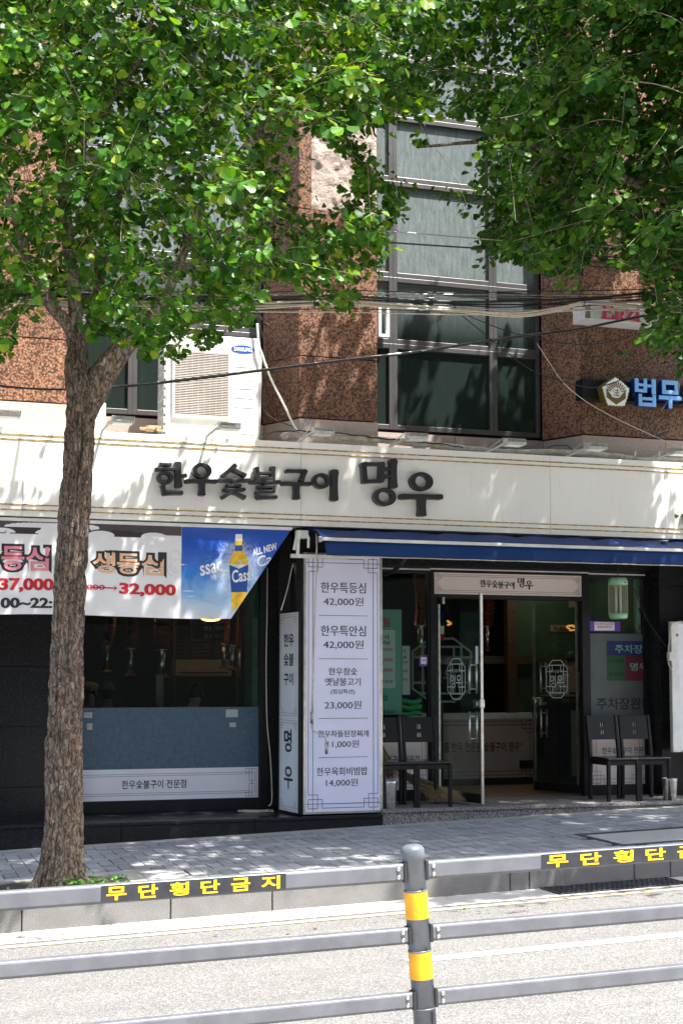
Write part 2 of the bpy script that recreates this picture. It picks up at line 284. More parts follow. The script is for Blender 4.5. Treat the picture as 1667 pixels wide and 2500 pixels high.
# ------------------------------------------------------------------ mesh helpers
ORG = {}
def O_(o): return ORG.get(o.name, Vector((0, 0, 0))) if o else Vector((0, 0, 0))
def tag(o, label=None, cat=None, group=None, kind=None):
    if label: o['label'] = label
    if cat: o['category'] = cat
    if group: o['group'] = group
    if kind: o['kind'] = kind
    return o
def thing(name, loc, label, cat, group=None, rz=0):
    o = bpy.data.objects.new(name, None); o.empty_display_size = .1; COL.objects.link(o); o.location = loc; o.rotation_euler = (0, 0, rz)
    ORG[o.name] = Vector(loc); return tag(o, label, cat, group)
class MB:
    def __init__(s): s.v = []; s.f = []; s.m = []; s.cur = 0
    def add(s, vs, fs):
        b = len(s.v); s.v += [tuple(v) for v in vs]; s.f += [tuple(i+b for i in f) for f in fs]; s.m += [s.cur]*len(fs); return s
    def box(s, x0, x1, y0, y1, z0, z1):
        return s.add([(x0, y0, z0), (x1, y0, z0), (x1, y1, z0), (x0, y1, z0), (x0, y0, z1), (x1, y0, z1), (x1, y1, z1), (x0, y1, z1)],
                     [(0, 3, 2, 1), (4, 5, 6, 7), (0, 1, 5, 4), (1, 2, 6, 5), (2, 3, 7, 6), (3, 0, 4, 7)])
    def bar(s, a, b, w, h=None, up=(0, 0, 1)):
        a, b = Vector(a), Vector(b); d = (b-a).normalized(); h = w if h is None else h
        u = Vector(up);
        if abs(d.dot(u)) > .95: u = Vector((0, 1, 0))
        r = d.cross(u).normalized()*w/2; u = r.cross(d).normalized()*h/2
        return s.add([a-r-u, a+r-u, a+r+u, a-r+u, b-r-u, b+r-u, b+r+u, b-r+u], [(0, 1, 2, 3)[::-1], (4, 5, 6, 7), (0, 1, 5, 4), (1, 2, 6, 5), (2, 3, 7, 6), (3, 0, 4, 7)])
    def tube(s, pts, r, n=8, caps=True):
        pts = [Vector(p) for p in pts]; rs = r if isinstance(r, (list, tuple)) else [r]*len(pts); b = len(s.v); ref = None
        for i, p in enumerate(pts):
            d = (pts[min(i+1, len(pts)-1)]-pts[max(i-1, 0)]).normalized()
            if ref is None: ref = Vector((0, 0, 1)) if abs(d.z) < .9 else Vector((1, 0, 0))
            u = (ref-d*ref.dot(d)).normalized(); ref = u; w = d.cross(u)
            for k in range(n):
                a = 2*math.pi*k/n; s.v.append(tuple(p+(u*math.cos(a)+w*math.sin(a))*rs[i]))
        for i in range(len(pts)-1):
            for k in range(n): s.f.append((b+i*n+k, b+i*n+(k+1) % n, b+(i+1)*n+(k+1) % n, b+(i+1)*n+k)); s.m.append(s.cur)
        if caps:
            s.f.append(tuple(b+k for k in range(n))[::-1]); s.m.append(s.cur)
            e = b+(len(pts)-1)*n; s.f.append(tuple(e+k for k in range(n))); s.m.append(s.cur)
        return s
    def lathe(s, c, prof, n=20):   # prof (r, z) about a vertical axis at c
        return s.tube([Vector(c)+Vector((0, 0, z)) for r, z in prof], [r for r, z in prof], n) if False else s._lathe(c, prof, n)
    def _lathe(s, c, prof, n):
        b = len(s.v)
        for r, z in prof:
            for k in range(n): a = 2*math.pi*k/n; s.v.append((c[0]+r*math.cos(a), c[1]+r*math.sin(a), c[2]+z))
        for i in range(len(prof)-1):
            for k in range(n): s.f.append((b+i*n+k, b+i*n+(k+1) % n, b+(i+1)*n+(k+1) % n, b+(i+1)*n+k)); s.m.append(s.cur)
        s.f.append(tuple(b+k for k in range(n))[::-1]); s.m.append(s.cur)
        e = b+(len(prof)-1)*n; s.f.append(tuple(e+k for k in range(n))); s.m.append(s.cur); return s
    def prism(s, poly, ext):   # planar 3D outline pushed along ext
        n = len(poly); ext = Vector(ext); P = [Vector(p) for p in poly]
        return s.add(P+[p+ext for p in P], [tuple(range(n)), tuple(range(2*n-1, n-1, -1))]+[((i+1) % n, i, n+i, n+(i+1) % n) for i in range(n)])
    def ring(s, c, U, V, ro, ri, ext, n=36):  # elliptical ring: ro=(a,b) ri=(a,b)
        c, U, V, ext = Vector(c), Vector(U), Vector(V), Vector(ext); vs = []
        for k in range(n):
            a = 2*math.pi*k/n; co, si = math.cos(a), math.sin(a)
            o = c+U*ro[0]*co+V*ro[1]*si; i = c+U*ri[0]*co+V*ri[1]*si; vs += [o, i, o+ext, i+ext]
        fs = []
        for k in range(n):
            p, q = 4*k, 4*((k+1) % n)
            fs += [(p, q, q+1, p+1), (p+2, p+3, q+3, q+2), (p, p+2, q+2, q), (p+1, q+1, q+3, p+3)]
        return s.add(vs, fs)
    def build(s, name, mats, parent=None, smooth=False, bevel=0, kind=None, loc=None):
        org = O_(parent) if loc is None else Vector(loc)
        me = bpy.data.meshes.new(name)
        me.from_pydata([(v[0]-org.x, v[1]-org.y, v[2]-org.z) for v in s.v], [], s.f)
        if isinstance(mats, str): mats = [mats]
        for m in mats: me.materials.append(MATS[m])
        if len(mats) > 1: me.polygons.foreach_set('material_index', s.m)
        if smooth: me.polygons.foreach_set('use_smooth', [True]*len(me.polygons))
        o = bpy.data.objects.new(name, me); COL.objects.link(o)
        if parent: o.parent = parent; ORG[o.name] = O_(parent)
        elif loc is not None: o.location = loc; ORG[o.name] = org
        if loc is not None and parent: o.location = org-O_(parent); ORG[o.name] = org
        if bevel:
            b = o.modifiers.new('bevel', 'BEVEL'); b.width = bevel; b.segments = 2; b.limit_method = 'ANGLE'
        if smooth: 
            try: me.shade_auto = True
            except Exception: pass
        if kind: o['kind'] = kind
        me.update(); return o
def part(name, mt, parent, *boxes, bevel=0, smooth=False):
    m = MB()
    for b in boxes: m.box(*b)
    return m.build(name, mt, parent, bevel=bevel, smooth=smooth)
def structure(name, mb, mt, parent=None): return tag(mb.build(name, mt, parent), kind='structure')
def copy_tree(o, parent=None):
    c = o.copy(); COL.objects.link(c); c.parent = parent
    ORG[c.name] = O_(o)
    for ch in list(o.children): copy_tree(ch, c)
    return c

# ------------------------------------------------------------------ lettering
_tc = {}
def glyphs(s, bold=0., contrast=0., ext=0., shear=0.):
    k = (s, bold, contrast, ext, shear)
    if k in _tc: return _tc[k]
    cu = bpy.data.curves.new('t', 'FONT'); cu.body = s; cu.size = 1; cu.offset = bold; cu.extrude = ext; cu.resolution_u = 3; cu.shear = shear
    o = bpy.data.objects.new('t', cu); me = bpy.data.meshes.new_from_object(o)
    vs = [tuple(v.co) for v in me.vertices]; fs = [tuple(p.vertices) for p in me.polygons]
    bpy.data.objects.remove(o); bpy.data.curves.remove(cu); bpy.data.meshes.remove(me)
    if contrast:   # heavier uprights, as in a book face
        n = len(vs); base = list(vs); bf = list(fs)
        for j, dx in enumerate((-contrast, contrast)):
            vs += [(x+dx, y, z-.004*(j+1)) for x, y, z in base]; fs += [tuple(i+n*(j+1) for i in f) for f in bf]
    xs = [v[0] for v in vs]; ys = [v[1] for v in vs]
    _tc[k] = (vs, fs, (min(xs), max(xs), min(ys), max(ys))); return _tc[k]
def put(mb, s, c00, c10, c11, c01, nrm, off=.002, depth=1., **kw):
    """letters fitted in the rectangle c00 (bottom left) c10 c11 c01 ; nrm towards the viewer"""
    vs, fs, (x0, x1, y0, y1) = glyphs(s, **kw); c00, c10, c11, c01, nrm = map(Vector, (c00, c10, c11, c01, nrm)); out = []
    for x, y, z in vs:
        u = (x-x0)/(x1-x0); v = (y-y0)/(y1-y0)
        out.append((c00*(1-u)+c10*u)*(1-v)+(c01*(1-u)+c11*u)*v + nrm*(off+z*depth*.12))
    mb.add(out, fs)
def putY(mb, s, rect, Y, off=.002, **kw):
    x0, y0, x1, y1 = rect; xm, ym = (x0+x1)/2, (y0+y1)/2
    X0, X1 = W(x0, ym, Y).x, W(x1, ym, Y).x; zt, zb = W(xm, y0, Y).z, W(xm, y1, Y).z
    put(mb, s, (X0, Y, zb), (X1, Y, zb), (X1, Y, zt), (X0, Y, zt), (0, -1, 0), off, **kw)
def rectY(x0, y0, x1, y1, Y):
    xm, ym = (x0+x1)/2, (y0+y1)/2
    return W(x0, ym, Y).x, W(x1, ym, Y).x, W(xm, y1, Y).z, W(xm, y0, Y).z
def cardY(name, rect, Y, mt, parent, th=.003, dy=0):
    X0, X1, z0, z1 = rectY(*rect, Y); return part(name, mt, parent, (X0, X1, Y-th-dy, Y-dy, z0, z1))
def lines(mb, M, pts, w, off=.0, closed=False):
    """polyline strokes; M maps (u,v) metres to the place"""
    pts = list(pts)+([pts[0]] if closed else [])
    for (a, b), (c, d) in zip(pts[:-1], pts[1:]):
        l = math.hypot(c-a, d-b) or 1; dx, dy = (c-a)/l*w/2, (d-b)/l*w/2
        q = [(a-dx-dy, b-dy+dx), (a-dx+dy, b-dy-dx), (c+dx+dy, d+dy-dx), (c+dx-dy, d+dy+dx)]
        mb.add([M(u, v, off) for u, v in q], [(0, 1, 2, 3)]); off += .00012
def border(mb, M, Wd, Ht, s=1., w=.005):
    """lattice corner ornament with rules along the four sides"""
    for (fx, fy) in ((0, 0), (1, 0), (0, 1), (1, 1)):
        g = lambda u, v, fx=fx, fy=fy: ((Wd-u*s) if fx else u*s, (Ht-v*s) if fy else v*s)
        hx, hy = Wd/2/s, Ht/2/s
        lines(mb, M, [g(.022, hy), g(.022, .165), g(.122, .165), g(.122, .026), g(.022, .026), g(.022, .118), g(.172, .118), g(.172, .03), g(hx, .03)], w)
    for u in (.07*s, Wd-.07*s): lines(mb, M, [(u, 0), (u, Ht)], w, .0022)
    for v in (.073*s, Ht-.073*s): lines(mb, M, [(0, v), (Wd, v)], w, .0026)
def planeM(X0, z0, Y, d=.0015): return lambda u, v, o: (X0+u, Y-d-o, z0+v)
# brush-lettered name of the shop: strokes measured on the fascia (crop units)
GL = [
 ('한', [('b', 100, 106, 162, 109, 14), ('b', 78, 131, 188, 128, 13), ('r', 130, 172, 38, 31, 20, 17), ('b', 190, 94, 197, 222, 27), ('b', 205, 166, 236, 160, 16), ('b', 118, 208, 126, 252, 18), ('b', 117, 250, 217, 247, 16)]),
 ('우', [('r', 311, 138, 46, 37, 26, 22), ('b', 228, 189, 388, 190, 16), ('b', 311, 185, 311, 261, 27)]),
 ('숯', [('b', 478, 108, 408, 168, 18), ('b', 462, 132, 526, 164, 18), ('b', 388, 185, 546, 185, 15), ('b', 468, 180, 468, 216, 18), ('b', 430, 213, 502, 211, 13), ('b', 413, 233, 523, 230, 13), ('b', 476, 232, 407, 272, 16), ('b', 462, 240, 524, 272, 17)]),
 ('불', [('b', 577, 120, 588, 185, 19), ('b', 659, 116, 657, 185, 19), ('b', 590, 150, 655, 150, 11), ('b', 584, 180, 662, 179, 12), ('b', 542, 194, 697, 193, 14), ('b', 620, 188, 620, 218, 18), ('b', 580, 219, 668, 216, 12), ('b', 660, 212, 660, 244, 15), ('b', 582, 241, 668, 239, 11), ('b', 582, 238, 584, 272, 16), ('b', 580, 272, 679, 268, 14)]),
 ('구', [('b', 721, 139, 824, 139, 14), ('b', 818, 134, 797, 192, 21), ('b', 699, 201, 849, 203, 15), ('b', 775, 200, 775, 279, 27)]),
 ('이', [('r', 896, 188, 45, 38, 25, 22), ('b', 961, 132, 960, 287, 31)]),
 ('명', [('b', 1102, 98, 1112, 200, 25), ('b', 1192, 98, 1190, 190, 26), ('b', 1096, 106, 1206, 104, 17), ('b', 1106, 192, 1200, 187, 16), ('b', 1200, 130, 1245, 130, 14), ('b', 1200, 166, 1245, 166, 14), ('b', 1248, 80, 1250, 224, 33), ('r', 1207, 267, 58, 45, 34, 28)]),
 ('우', [('r', 1387, 191, 61, 47, 34, 30), ('b', 1281, 265, 1492, 267, 22), ('b', 1390, 262, 1390, 362, 37)]),
]
def glyph_strokes(mb, strokes, fx, depth, push):
    """fx: crop point -> place on the face plane; depth towards the wall (+Y)"""
    sx = (fx(1000, 200)-fx(0, 200)).length/1000
    U, V = Vector((1, 0, 0)), Vector((0, 0, 1))
    for k, st in enumerate(strokes):
        o = Vector((0, -push*k, 0))
        if st[0] == 'r':
            _, cx, cy, a, b, c, d = st; mb.ring(fx(cx, cy)+o, U, V, (a*sx, b*sx), (c*sx, d*sx), (0, depth-o.y, 0))
        else:
            _, x0, y0, x1, y1, t = st; A, B = fx(x0, y0), fx(x1, y1); d = (B-A); l = d.length; d.normalize(); n = Vector((-d.z, 0, d.x)); h = t*sx/2*1.18
            # brush shape: flared start, swelling end
            prof = [(0, .55), (.02, .95), (.10, 1.12), (.22, .92), (.5, .84), (.8, .92), (.93, 1.06), (.985, .9), (1, .5)]
            up = [A+d*l*p+n*h*q for p, q in prof]; dn = [A+d*l*p-n*h*q for p, q in prof[::-1]]
            mb.prism([p+o for p in (up+dn)[::-1]], (0, depth-o.y, 0))


# ================================================================== GROUND
def sheet(name, x0, x1, y0, y1, zf, mt, nx=1, kind='structure', parent=None):
    m = MB(); m.add([(x0, y0, zf(x0, y0)), (x1, y0, zf(x1, y0)), (x1, y1, zf(x1, y1)), (x0, y1, zf(x0, y1))], [(0, 1, 2, 3)])
    o = m.build(name, mt, parent)
    if kind: o['kind'] = kind
    return o
sheet('ground', -120, 120, -120, 120, lambda x, y: -.28+G*x*(.99), 'mortar')
sheet('road', -60, 60, 5.35, 10.22, lambda x, y: zroad(x), 'asphalt')
m = MB(); xs = -60
m.add([(x, y, zroad(x)+(.004 if y < 10.3 else .004)) for x in (-60, 60) for y in (10.22, 10.65)], [(0, 2, 3, 1)])
gutter = structure('gutter', m, 'gutter')
sheet('yellow_line', -60, 60, 10.06, 10.14, lambda x, y: zroad(x)+.004, 'line_yellow')
for k in range(-2, 4):   # dashed lane line
    x0 = 3.2+k*8
    m = MB(); m.add([(x0, 8.40, zroad(x0)+.004), (x0+5, 8.40, zroad(x0+5)+.004), (x0+5, 8.53, zroad(x0+5)+.004), (x0, 8.53, zroad(x0)+.004)], [(0, 1, 2, 3)])
    structure('lane_line', m, 'line_white')
m = MB(); m.add([(x, y, zroad(x)+(-.012 if True else 0)+(.17)) for x in (-60, 60) for y in (-9, 5.3)], [(0, 2, 3, 1)])
structure('near_sidewalk', m, 'concrete')
def slopebox(mb, x0, x1, y0, y1, top, h, zf):
    vs = [(x, y, zf(x, y)+d) for d in (top-h, top) for (x, y) in ((x0, y0), (x1, y0), (x1, y1), (x0, y1))]
    mb.add(vs, [(0, 3, 2, 1), (4, 5, 6, 7), (0, 1, 5, 4), (1, 2, 6, 5), (2, 3, 7, 6), (3, 0, 4, 7)]); return mb
nk = structure('near_kerb', slopebox(MB(), -60, 60, 5.3, 5.45, .012, .3, lambda x, y: zroad(x)+.15), 'kerbstone')
# kerb of separate stones
kb = structure('kerb', slopebox(MB(), -60, 60, 10.665, 10.80, -.03, .3, zwalk), 'mortar')
x = -3.0; k = 0
kj = [-3, -2.0, -1.0, .05, 1.07, 2.15, 2.93, 4.04, 4.9, 5.07, 6.02, 6.36, 7.3, 8.3, 9.3, 10.3]

for a, b in zip(kj[:-1], kj[1:]):
    o = slopebox(MB(), a+.004, b-.004, 10.65, 10.82, random.uniform(-.003, .003), .26, zwalk).build('kerbstone', 'kerbstone', kb, bevel=.008)
# sidewalk
sw = sheet('sidewalk', -60, 60, 10.8, 15.2, lambda x, y: zwalk(x, y)-.03, 'mortar')
cellw = .12
PIT = (.75, 2.0, 10.84, 11.95)      # tree pit
UTL = (6.35, 9.9, 11.45, 12.35)      # utility cover
def skip(x, y):
    return (PIT[0] < x < PIT[1]+.5 and PIT[2] < y < PIT[3]+.12) or (UTL[0] < x < UTL[1] and UTL[2] < y < UTL[3])
bm_ = MB(); g = .0034
bm_.add([(-cellw+g, -cellw/2+g, -.03), (cellw-g, -cellw/2+g, -.03), (cellw-g, cellw/2-g, -.03), (-cellw+g, cellw/2-g, -.03),
         (-cellw+g+.002, -cellw/2+g+.002, 0), (cellw-g-.002, -cellw/2+g+.002, 0), (cellw-g-.002, cellw/2-g-.002, 0), (-cellw+g+.002, cellw/2-g-.002, 0)],
        [(4, 5, 6, 7), (0, 1, 5, 4), (1, 2, 6, 5), (2, 3, 7, 6), (3, 0, 4, 7)])
blocks = []
for i in range(-5, 86):
    for j in range(0, 26):
        c = (i-j) % 4; X, Y = i*cellw, 11.02+j*cellw*.985
        if c == 0: blocks.append((X+cellw, Y+cellw/2, 0))
        elif c == 3 and j < 25: blocks.append((X+cellw/2, Y+cellw, 1))
blocks = [b for b in blocks if not skip(b[0], b[1]) and b[1] < 13.80]
def blockmat(b):
    x, y, r = b; ux = Vector((1, 0, G)).normalized(); n = Vector((-G+random.uniform(-.006, .006), -.0075+random.uniform(-.006, .006), 1)).normalized()
    uy = n.cross(ux).normalized(); ux = uy.cross(n)
    if r: ux, uy = uy, -ux
    z = zwalk(x, y)+random.uniform(-.0025, .001)
    return Matrix(((ux.x, uy.x, n.x, x), (ux.y, uy.y, n.y, y), (ux.z, uy.z, n.z, z), (0, 0, 0, 1)))
def vis(b):
    px, py, d = proj((b[0], b[1], zwalk(b[0], b[1]))); inside = -15 < px < 1682
    railtop = 2195-px*.083
    return (inside and py < railtop+4, -d)
blocks.sort(key=vis, reverse=True)
pm = bpy.data.meshes.new('paver'); pm.from_pydata(bm_.v, [], bm_.f); pm.materials.append(MATS['paver'])
for b in blocks[:300]:
    o = bpy.data.objects.new('paver', pm); COL.objects.link(o); o.parent = sw; o.matrix_local = blockmat(b)
pv = MB()
for b in blocks[300:]:
    M_ = blockmat(b); pv.add([M_@Vector(v) for v in bm_.v], bm_.f)
pv.build('pavers_beyond', 'paver', sw, kind='stuff')
fl = MB(); slopebox(fl, -10, -.62, 10.83, 13.8, -.002, .03, zwalk); slopebox(fl, 10.3, 20, 10.83, 13.8, -.002, .03, zwalk)
fl.build('paving_beyond', 'paver', sw, kind='stuff')
x = -1.0
while x < 10.2:   # slab course along the kerb
    if not (PIT[0]-.5 < x < PIT[1]-.1): slopebox(MB(), x+.003, x+.597, 10.825, 11.015, random.uniform(-.002, .002), .03, zwalk).build('edge_slab', 'concrete', sw)
    x += .6
x = -1.0
while x < 10.2:   # smooth strip at the foot of the building
    slopebox(MB(), x+.002, x+.998, 13.83, 14.0, .004, .03, zwalk).build('foot_slab', 'concrete', sw); x += 1.0
# tree pit surround and concrete slabs beside it
for a in ((PIT[0]-.14, PIT[0], PIT[2], PIT[3]), (PIT[1], PIT[1]+.14, PIT[2], PIT[3]), (PIT[0]-.14, PIT[1]+.14, PIT[3], PIT[3]+.13)):
    slopebox(MB(), *a, .006, .05, zwalk).build('pit_edging', 'concrete', sw, bevel=.006)
slopebox(MB(), PIT[1]+.145, PIT[1]+.5, 10.84, 11.42, .002, .03, zwalk).build('plain_slab', 'concrete', sw)
slopebox(MB(), PIT[1]+.145, PIT[1]+.5, 11.43, 12.06, .002, .03, zwalk).build('plain_slab', 'concrete', sw)
so = MB(); nx = 16
vs = []
for j in range(nx+1):
    for i in range(nx+1):
        x = PIT[0]+(PIT[1]-PIT[0])*i/nx; y = PIT[2]+(PIT[3]-PIT[2])*j/nx
        vs.append((x, y, zwalk(x, y)-.012+.035*noise.noise(Vector((x*4, y*4, 0)))))
so.add(vs, [(j*(nx+1)+i, j*(nx+1)+i+1, (j+1)*(nx+1)+i+1, (j+1)*(nx+1)+i) for j in range(nx) for i in range(nx)])
structure('tree_pit_soil', so, 'soil')
# utility cover
uc = thing('utility_cover', (7.6, 11.9, zwalk(7.6, 11.9)), 'low concrete utility cover in a steel frame sunk in the paving at the right', 'cover')
slopebox(MB(), UTL[0]+.05, UTL[1]-.05, UTL[2]+.05, UTL[3]-.05, -.004, .03, zwalk).build('lid', 'gutter', uc)
fm = MB()
for a in ((UTL[0], UTL[1], UTL[2], UTL[2]+.045), (UTL[0], UTL[1], UTL[3]-.045, UTL[3]), (UTL[0], UTL[0]+.045, UTL[2]+.045, UTL[3]-.045), (7.5, 7.54, UTL[2]+.045, UTL[3]-.045)):
    slopebox(fm, *a, .006, .03, zwalk)
fm.build('frame', 'grate', uc)
# drain grate in the gutter
gx0, gx1 = W(1335, 2172, 10.5).x, W(1640, 2158, 10.5).x
dg = thing('drain_grate', (gx0, 10.45, zroad(gx0)), 'long steel drain grate in the gutter below the right hand kerb', 'drain grate')
gm = MB(); zr = lambda x, y: zroad(x)+.004
for k in range(5): slopebox(gm, gx0, gx1, 10.28+k*.085, 10.292+k*.085, .012, .02, zr)
n = int((gx1-gx0)/.045)
for k in range(n+1): x = gx0+(gx1-gx0)*k/n; slopebox(gm, x, x+.010, 10.28, 10.63, .0135, .02, zr)
gm.build('bars', 'grate', dg, kind='stuff'); slopebox(MB(), gx0, gx1, 10.28, 10.63, .003, .002, zr).build('well', 'rubber', dg)
# weeds
for (wx, wy, s, lab) in ((1.62, 11.05, 1., 'leafy green weeds growing at the right foot of the left tree'), (1.02, 11.0, .6, 'small green weeds growing at the left foot of the left tree'), (.72, 10.95, .5, 'low weed tuft beside the tree pit at the left edge of the photo')):
    m = MB()
    for k in range(int(330*s)):
        a = random.uniform(0, 6.28); r = random.random()**.6*.22*s; x, y = wx+r*math.cos(a)*1.5, wy+r*math.sin(a)*.7; h = random.uniform(.02, .12)*s; z = zwalk(x, y)
        t = Vector((x+random.uniform(-.04, .04), y+random.uniform(-.04, .02), z+h)); d = Vector((random.uniform(-1, 1), random.uniform(-1, 1), random.uniform(-.2, .5))).normalized()*random.uniform(.018, .045); e = d.cross(Vector((random.uniform(-1, 1), 0, 1))).normalized()*.013
        m.add([t, t+d*.5+e, t+d, t+d*.5-e], [(0, 1, 2, 3)])
        if k % 3 == 0: m.add([(x, y, z-.02), (x+.002, y, z-.02), t], [(0, 1, 2)])
    tag(m.build('weeds', 'weed', None, loc=(wx, wy, zwalk(wx, wy))), lab, 'weeds')

# fallen leaves
m = MB()
for k in range(46):
    x = random.uniform(.6, 8.5); y = random.choice([random.uniform(10.3, 10.62), random.uniform(10.9, 13.9), random.uniform(9.4, 10.6)]); z = (zwalk(x, y) if y > 10.8 else zroad(x))+.008; a = random.uniform(0, 6.28); r = random.uniform(.018, .032)
    vs = [(x, y, z)]+[(x+r*math.cos(a+b)*1.0, y+r*math.sin(a+b), z+random.uniform(0, .01)) for b in (-.9, -.45, 0, .45, .9)]; m.add(vs, [(0, 1, 2), (0, 2, 3), (0, 3, 4), (0, 4, 5)])
tag(m.build('fallen_leaves', 'fallen_leaf', None, kind='stuff', loc=(4, 10.6, .1)), 'few small dry leaves scattered on gutter, road edge and paving', 'leaves')
# ================================================================== BUILDING
BL = thing('commercial_building', (4.5, 15, .2), 'brown granite commercial building with a black granite ground floor behind the street trees', 'building')
ZB0, ZB1 = 4.434, 4.566     # sill band
WY, PY_ = 14.95, 14.4
ZTOP = 13.2
zt = [ZB1+.045] + [W(1000, y, WY).z for y in (842, 680, 446, 287, 145, -80, -230, -460)]
core = MB()
core.box(-6, 14, 15.45, 22, 3.3, ZTOP); core.box(-6, 1.72, 14.46, 15.44, 3.3, ZTOP); core.box(4.25, 5.10, 14.46, 15.44, 3.3, ZTOP); core.box(7.60, 14, 14.46, 15.44, 3.3, ZTOP)
core.build('wall_core', 'room_dark', BL)
def joints(z0, step): 
    z = z0; out = []
    while z > ZB1+.4: z -= step
    z += step
    return [ZB1+.012]+[q for q in [z+i*step for i in range(8)] if q < ZTOP]+[ZTOP]
jz2 = joints(W(825, 874, PY_).z, 1.6); jz1 = joints(W(130, 828, PY_).z, 1.6); jz3 = joints(W(1540, 659, PY_).z, 1.62)
XP2a, XP2b = W(728, 1000, PY_).x, W(922, 1000, PY_).x; XC2 = W(640, 1000, WY).x
XP1 = W(165, 1000, PY_).x; XC3, XP3 = W(1320, 1000, WY).x, W(1418, 1000, PY_).x
g = .006
def flat_panels(x0, x1, jz, y):
    for a, b in zip(jz[:-1], jz[1:]): part('granite_panel', 'granite_brown', BL, (x0+g, x1-g, y, y+.05, a+g, b-g))
flat_panels(-1.2, .3, jz1, PY_); flat_panels(.3, XP1, jz1, PY_)
flat_panels(XP3, XP3+1.62, jz3, PY_); flat_panels(XP3+1.62, XP3+3.2, jz3, PY_)
for a, b in zip(jz2[:-1], jz2[1:]):
    sp = a > W(820, 520, PY_).z-.2 and a < 9
    if sp and abs(a-W(825, 497, PY_).z) < .3:      # broken rough stone panel, smooth strip at its left edge
        part('granite_panel', 'granite_brown', BL, (XP2a+g, XP2a+.14, PY_, PY_+.05, a+g, b-g))
        nx, nz = 40, 60; m = MB(); X0, X1, Z0, Z1 = XP2a+.145, XP2b-g, a+g, b-g
        vs = [(X0+(X1-X0)*i/nx, PY_+.012-.045*max(0, noise.fractal(Vector(((X0+(X1-X0)*i/nx)*5, 3.3, (Z0+(Z1-Z0)*j/nz)*5)), .8, 2.1, 5)+.25)*min(1, i/2, (nx-i)/2, j/2, (nz-j)/2), Z0+(Z1-Z0)*j/nz) for j in range(nz+1) for i in range(nx+1)]
        m.add(vs, [(j*(nx+1)+i, j*(nx+1)+i+1, (j+1)*(nx+1)+i+1, (j+1)*(nx+1)+i) for j in range(nz) for i in range(nx)])
        o = m.build('rough_panel', 'granite_split', BL, smooth=True); o['label'] = 'split faced pale rough granite panel'
        part('panel_backing', 'granite_split', BL, (X0, X1, PY_+.03, PY_+.055, Z0, Z1))
    else: part('granite_panel', 'granite_brown', BL, (XP2a+g, XP2b-g, PY_, PY_+.05, a+g, b-g))
def splay(x0, y0, x1, y1, z0, z1, mt, name, parent=BL, th=.04, gp=.004):
    d = Vector((x1-x0, y1-y0, 0)).normalized(); n = Vector((d.y, -d.x, 0))
    A = Vector((x0, y0, z0))+d*gp; B = Vector((x1, y1, z0))-d*gp; h = Vector((0, 0, z1-z0-2*gp)); A.z += gp; B.z += gp
    m = MB(); q = -n*th; m.add([A, B, B+h, A+h, A+q, B+q, B+h+q, A+h+q], [(0, 1, 2, 3), (5, 4, 7, 6), (1, 5, 6, 2), (4, 0, 3, 7), (3, 2, 6, 7), (4, 5, 1, 0)])
    return m.build(name, mt, parent)
for a, b in zip(jz2[:-1], jz2[1:]): splay(XC2, WY-.02, XP2a, PY_, a, b, 'granite_brown', 'granite_panel')
for a, b in zip(jz3[:-1], jz3[1:]): splay(XC3, WY-.02, XP3, PY_, a, b, 'granite_brown', 'granite_panel')
for z0 in range(1):   # right hand returns
    for X, jz in ((XP2b, jz2), (XP1, jz1)):
        for a, b in zip(jz[:-1], jz[1:]): part('granite_panel', 'granite_brown', BL, (X-.045, X-.002, PY_+.055, 15.3, a+g, b-g))
# sill band of paler stone, proud of the panels
def band(x0, x1, y, n=1):
    for k in range(n): part('sill_stone', 'granite_band', BL, (x0+(x1-x0)*k/n+.003, x0+(x1-x0)*(k+1)/n-.003, y-.015, y+.06, ZB0-.25, ZB1))
band(-1.2, XP1, PY_, 2); band(XP2a, XP2b, PY_); XB = W(1621, 1070, PY_).x; band(XP3, XB, PY_); band(XB, XB+1.5, PY_)
splay(XC2, WY-.03, XP2a, PY_-.015, ZB0-.25, ZB1, 'granite_band', 'sill_stone'); splay(XC3, WY-.03, XP3, PY_-.015, ZB0-.25, ZB1, 'granite_band', 'sill_stone')
band(XP1, XC2, WY-.04, 2); band(XP2b, XC3, WY-.04, 2)
# windows of the upper storeys : storey of ribbon frame, each light a window part with its pane
def win_bay(xs_, y):
    for i, (x0, x1) in enumerate(zip(xs_[:-1], xs_[1:])):
        for z0, z1 in zip(zt[:-1], zt[1:]):
            fw_ = .05 if x1-x0 > .3 else .028
            m = MB(); yo = y
            m.box(x0, x0+fw_, yo, yo+.07, z0, z1); m.box(x1-fw_, x1, yo, yo+.07, z0, z1)
            m.box(x0+fw_, x1-fw_, yo+.001, yo+.07, z0, z0+.055); m.box(x0+fw_, x1-fw_, yo+.001, yo+.07, z1-.055, z1)
            f = m.build('window', 'alu_frame', BL, bevel=.004)
            part('pane', 'dusty_glass', f, (x0+fw_-.002, x1-fw_+.002, yo+.042, yo+.05, z0+.05, z1-.05))
XM1, XM2 = W(960, 900, WY).x, W(1204, 900, WY).x
win_bay([XP2b+.0, XM1, XM2, XC3-.01], WY); win_bay([XP1+.01, XP1+.75, XP1+.75+(XC2-XP1-.75)/2, XC2-.01], WY)
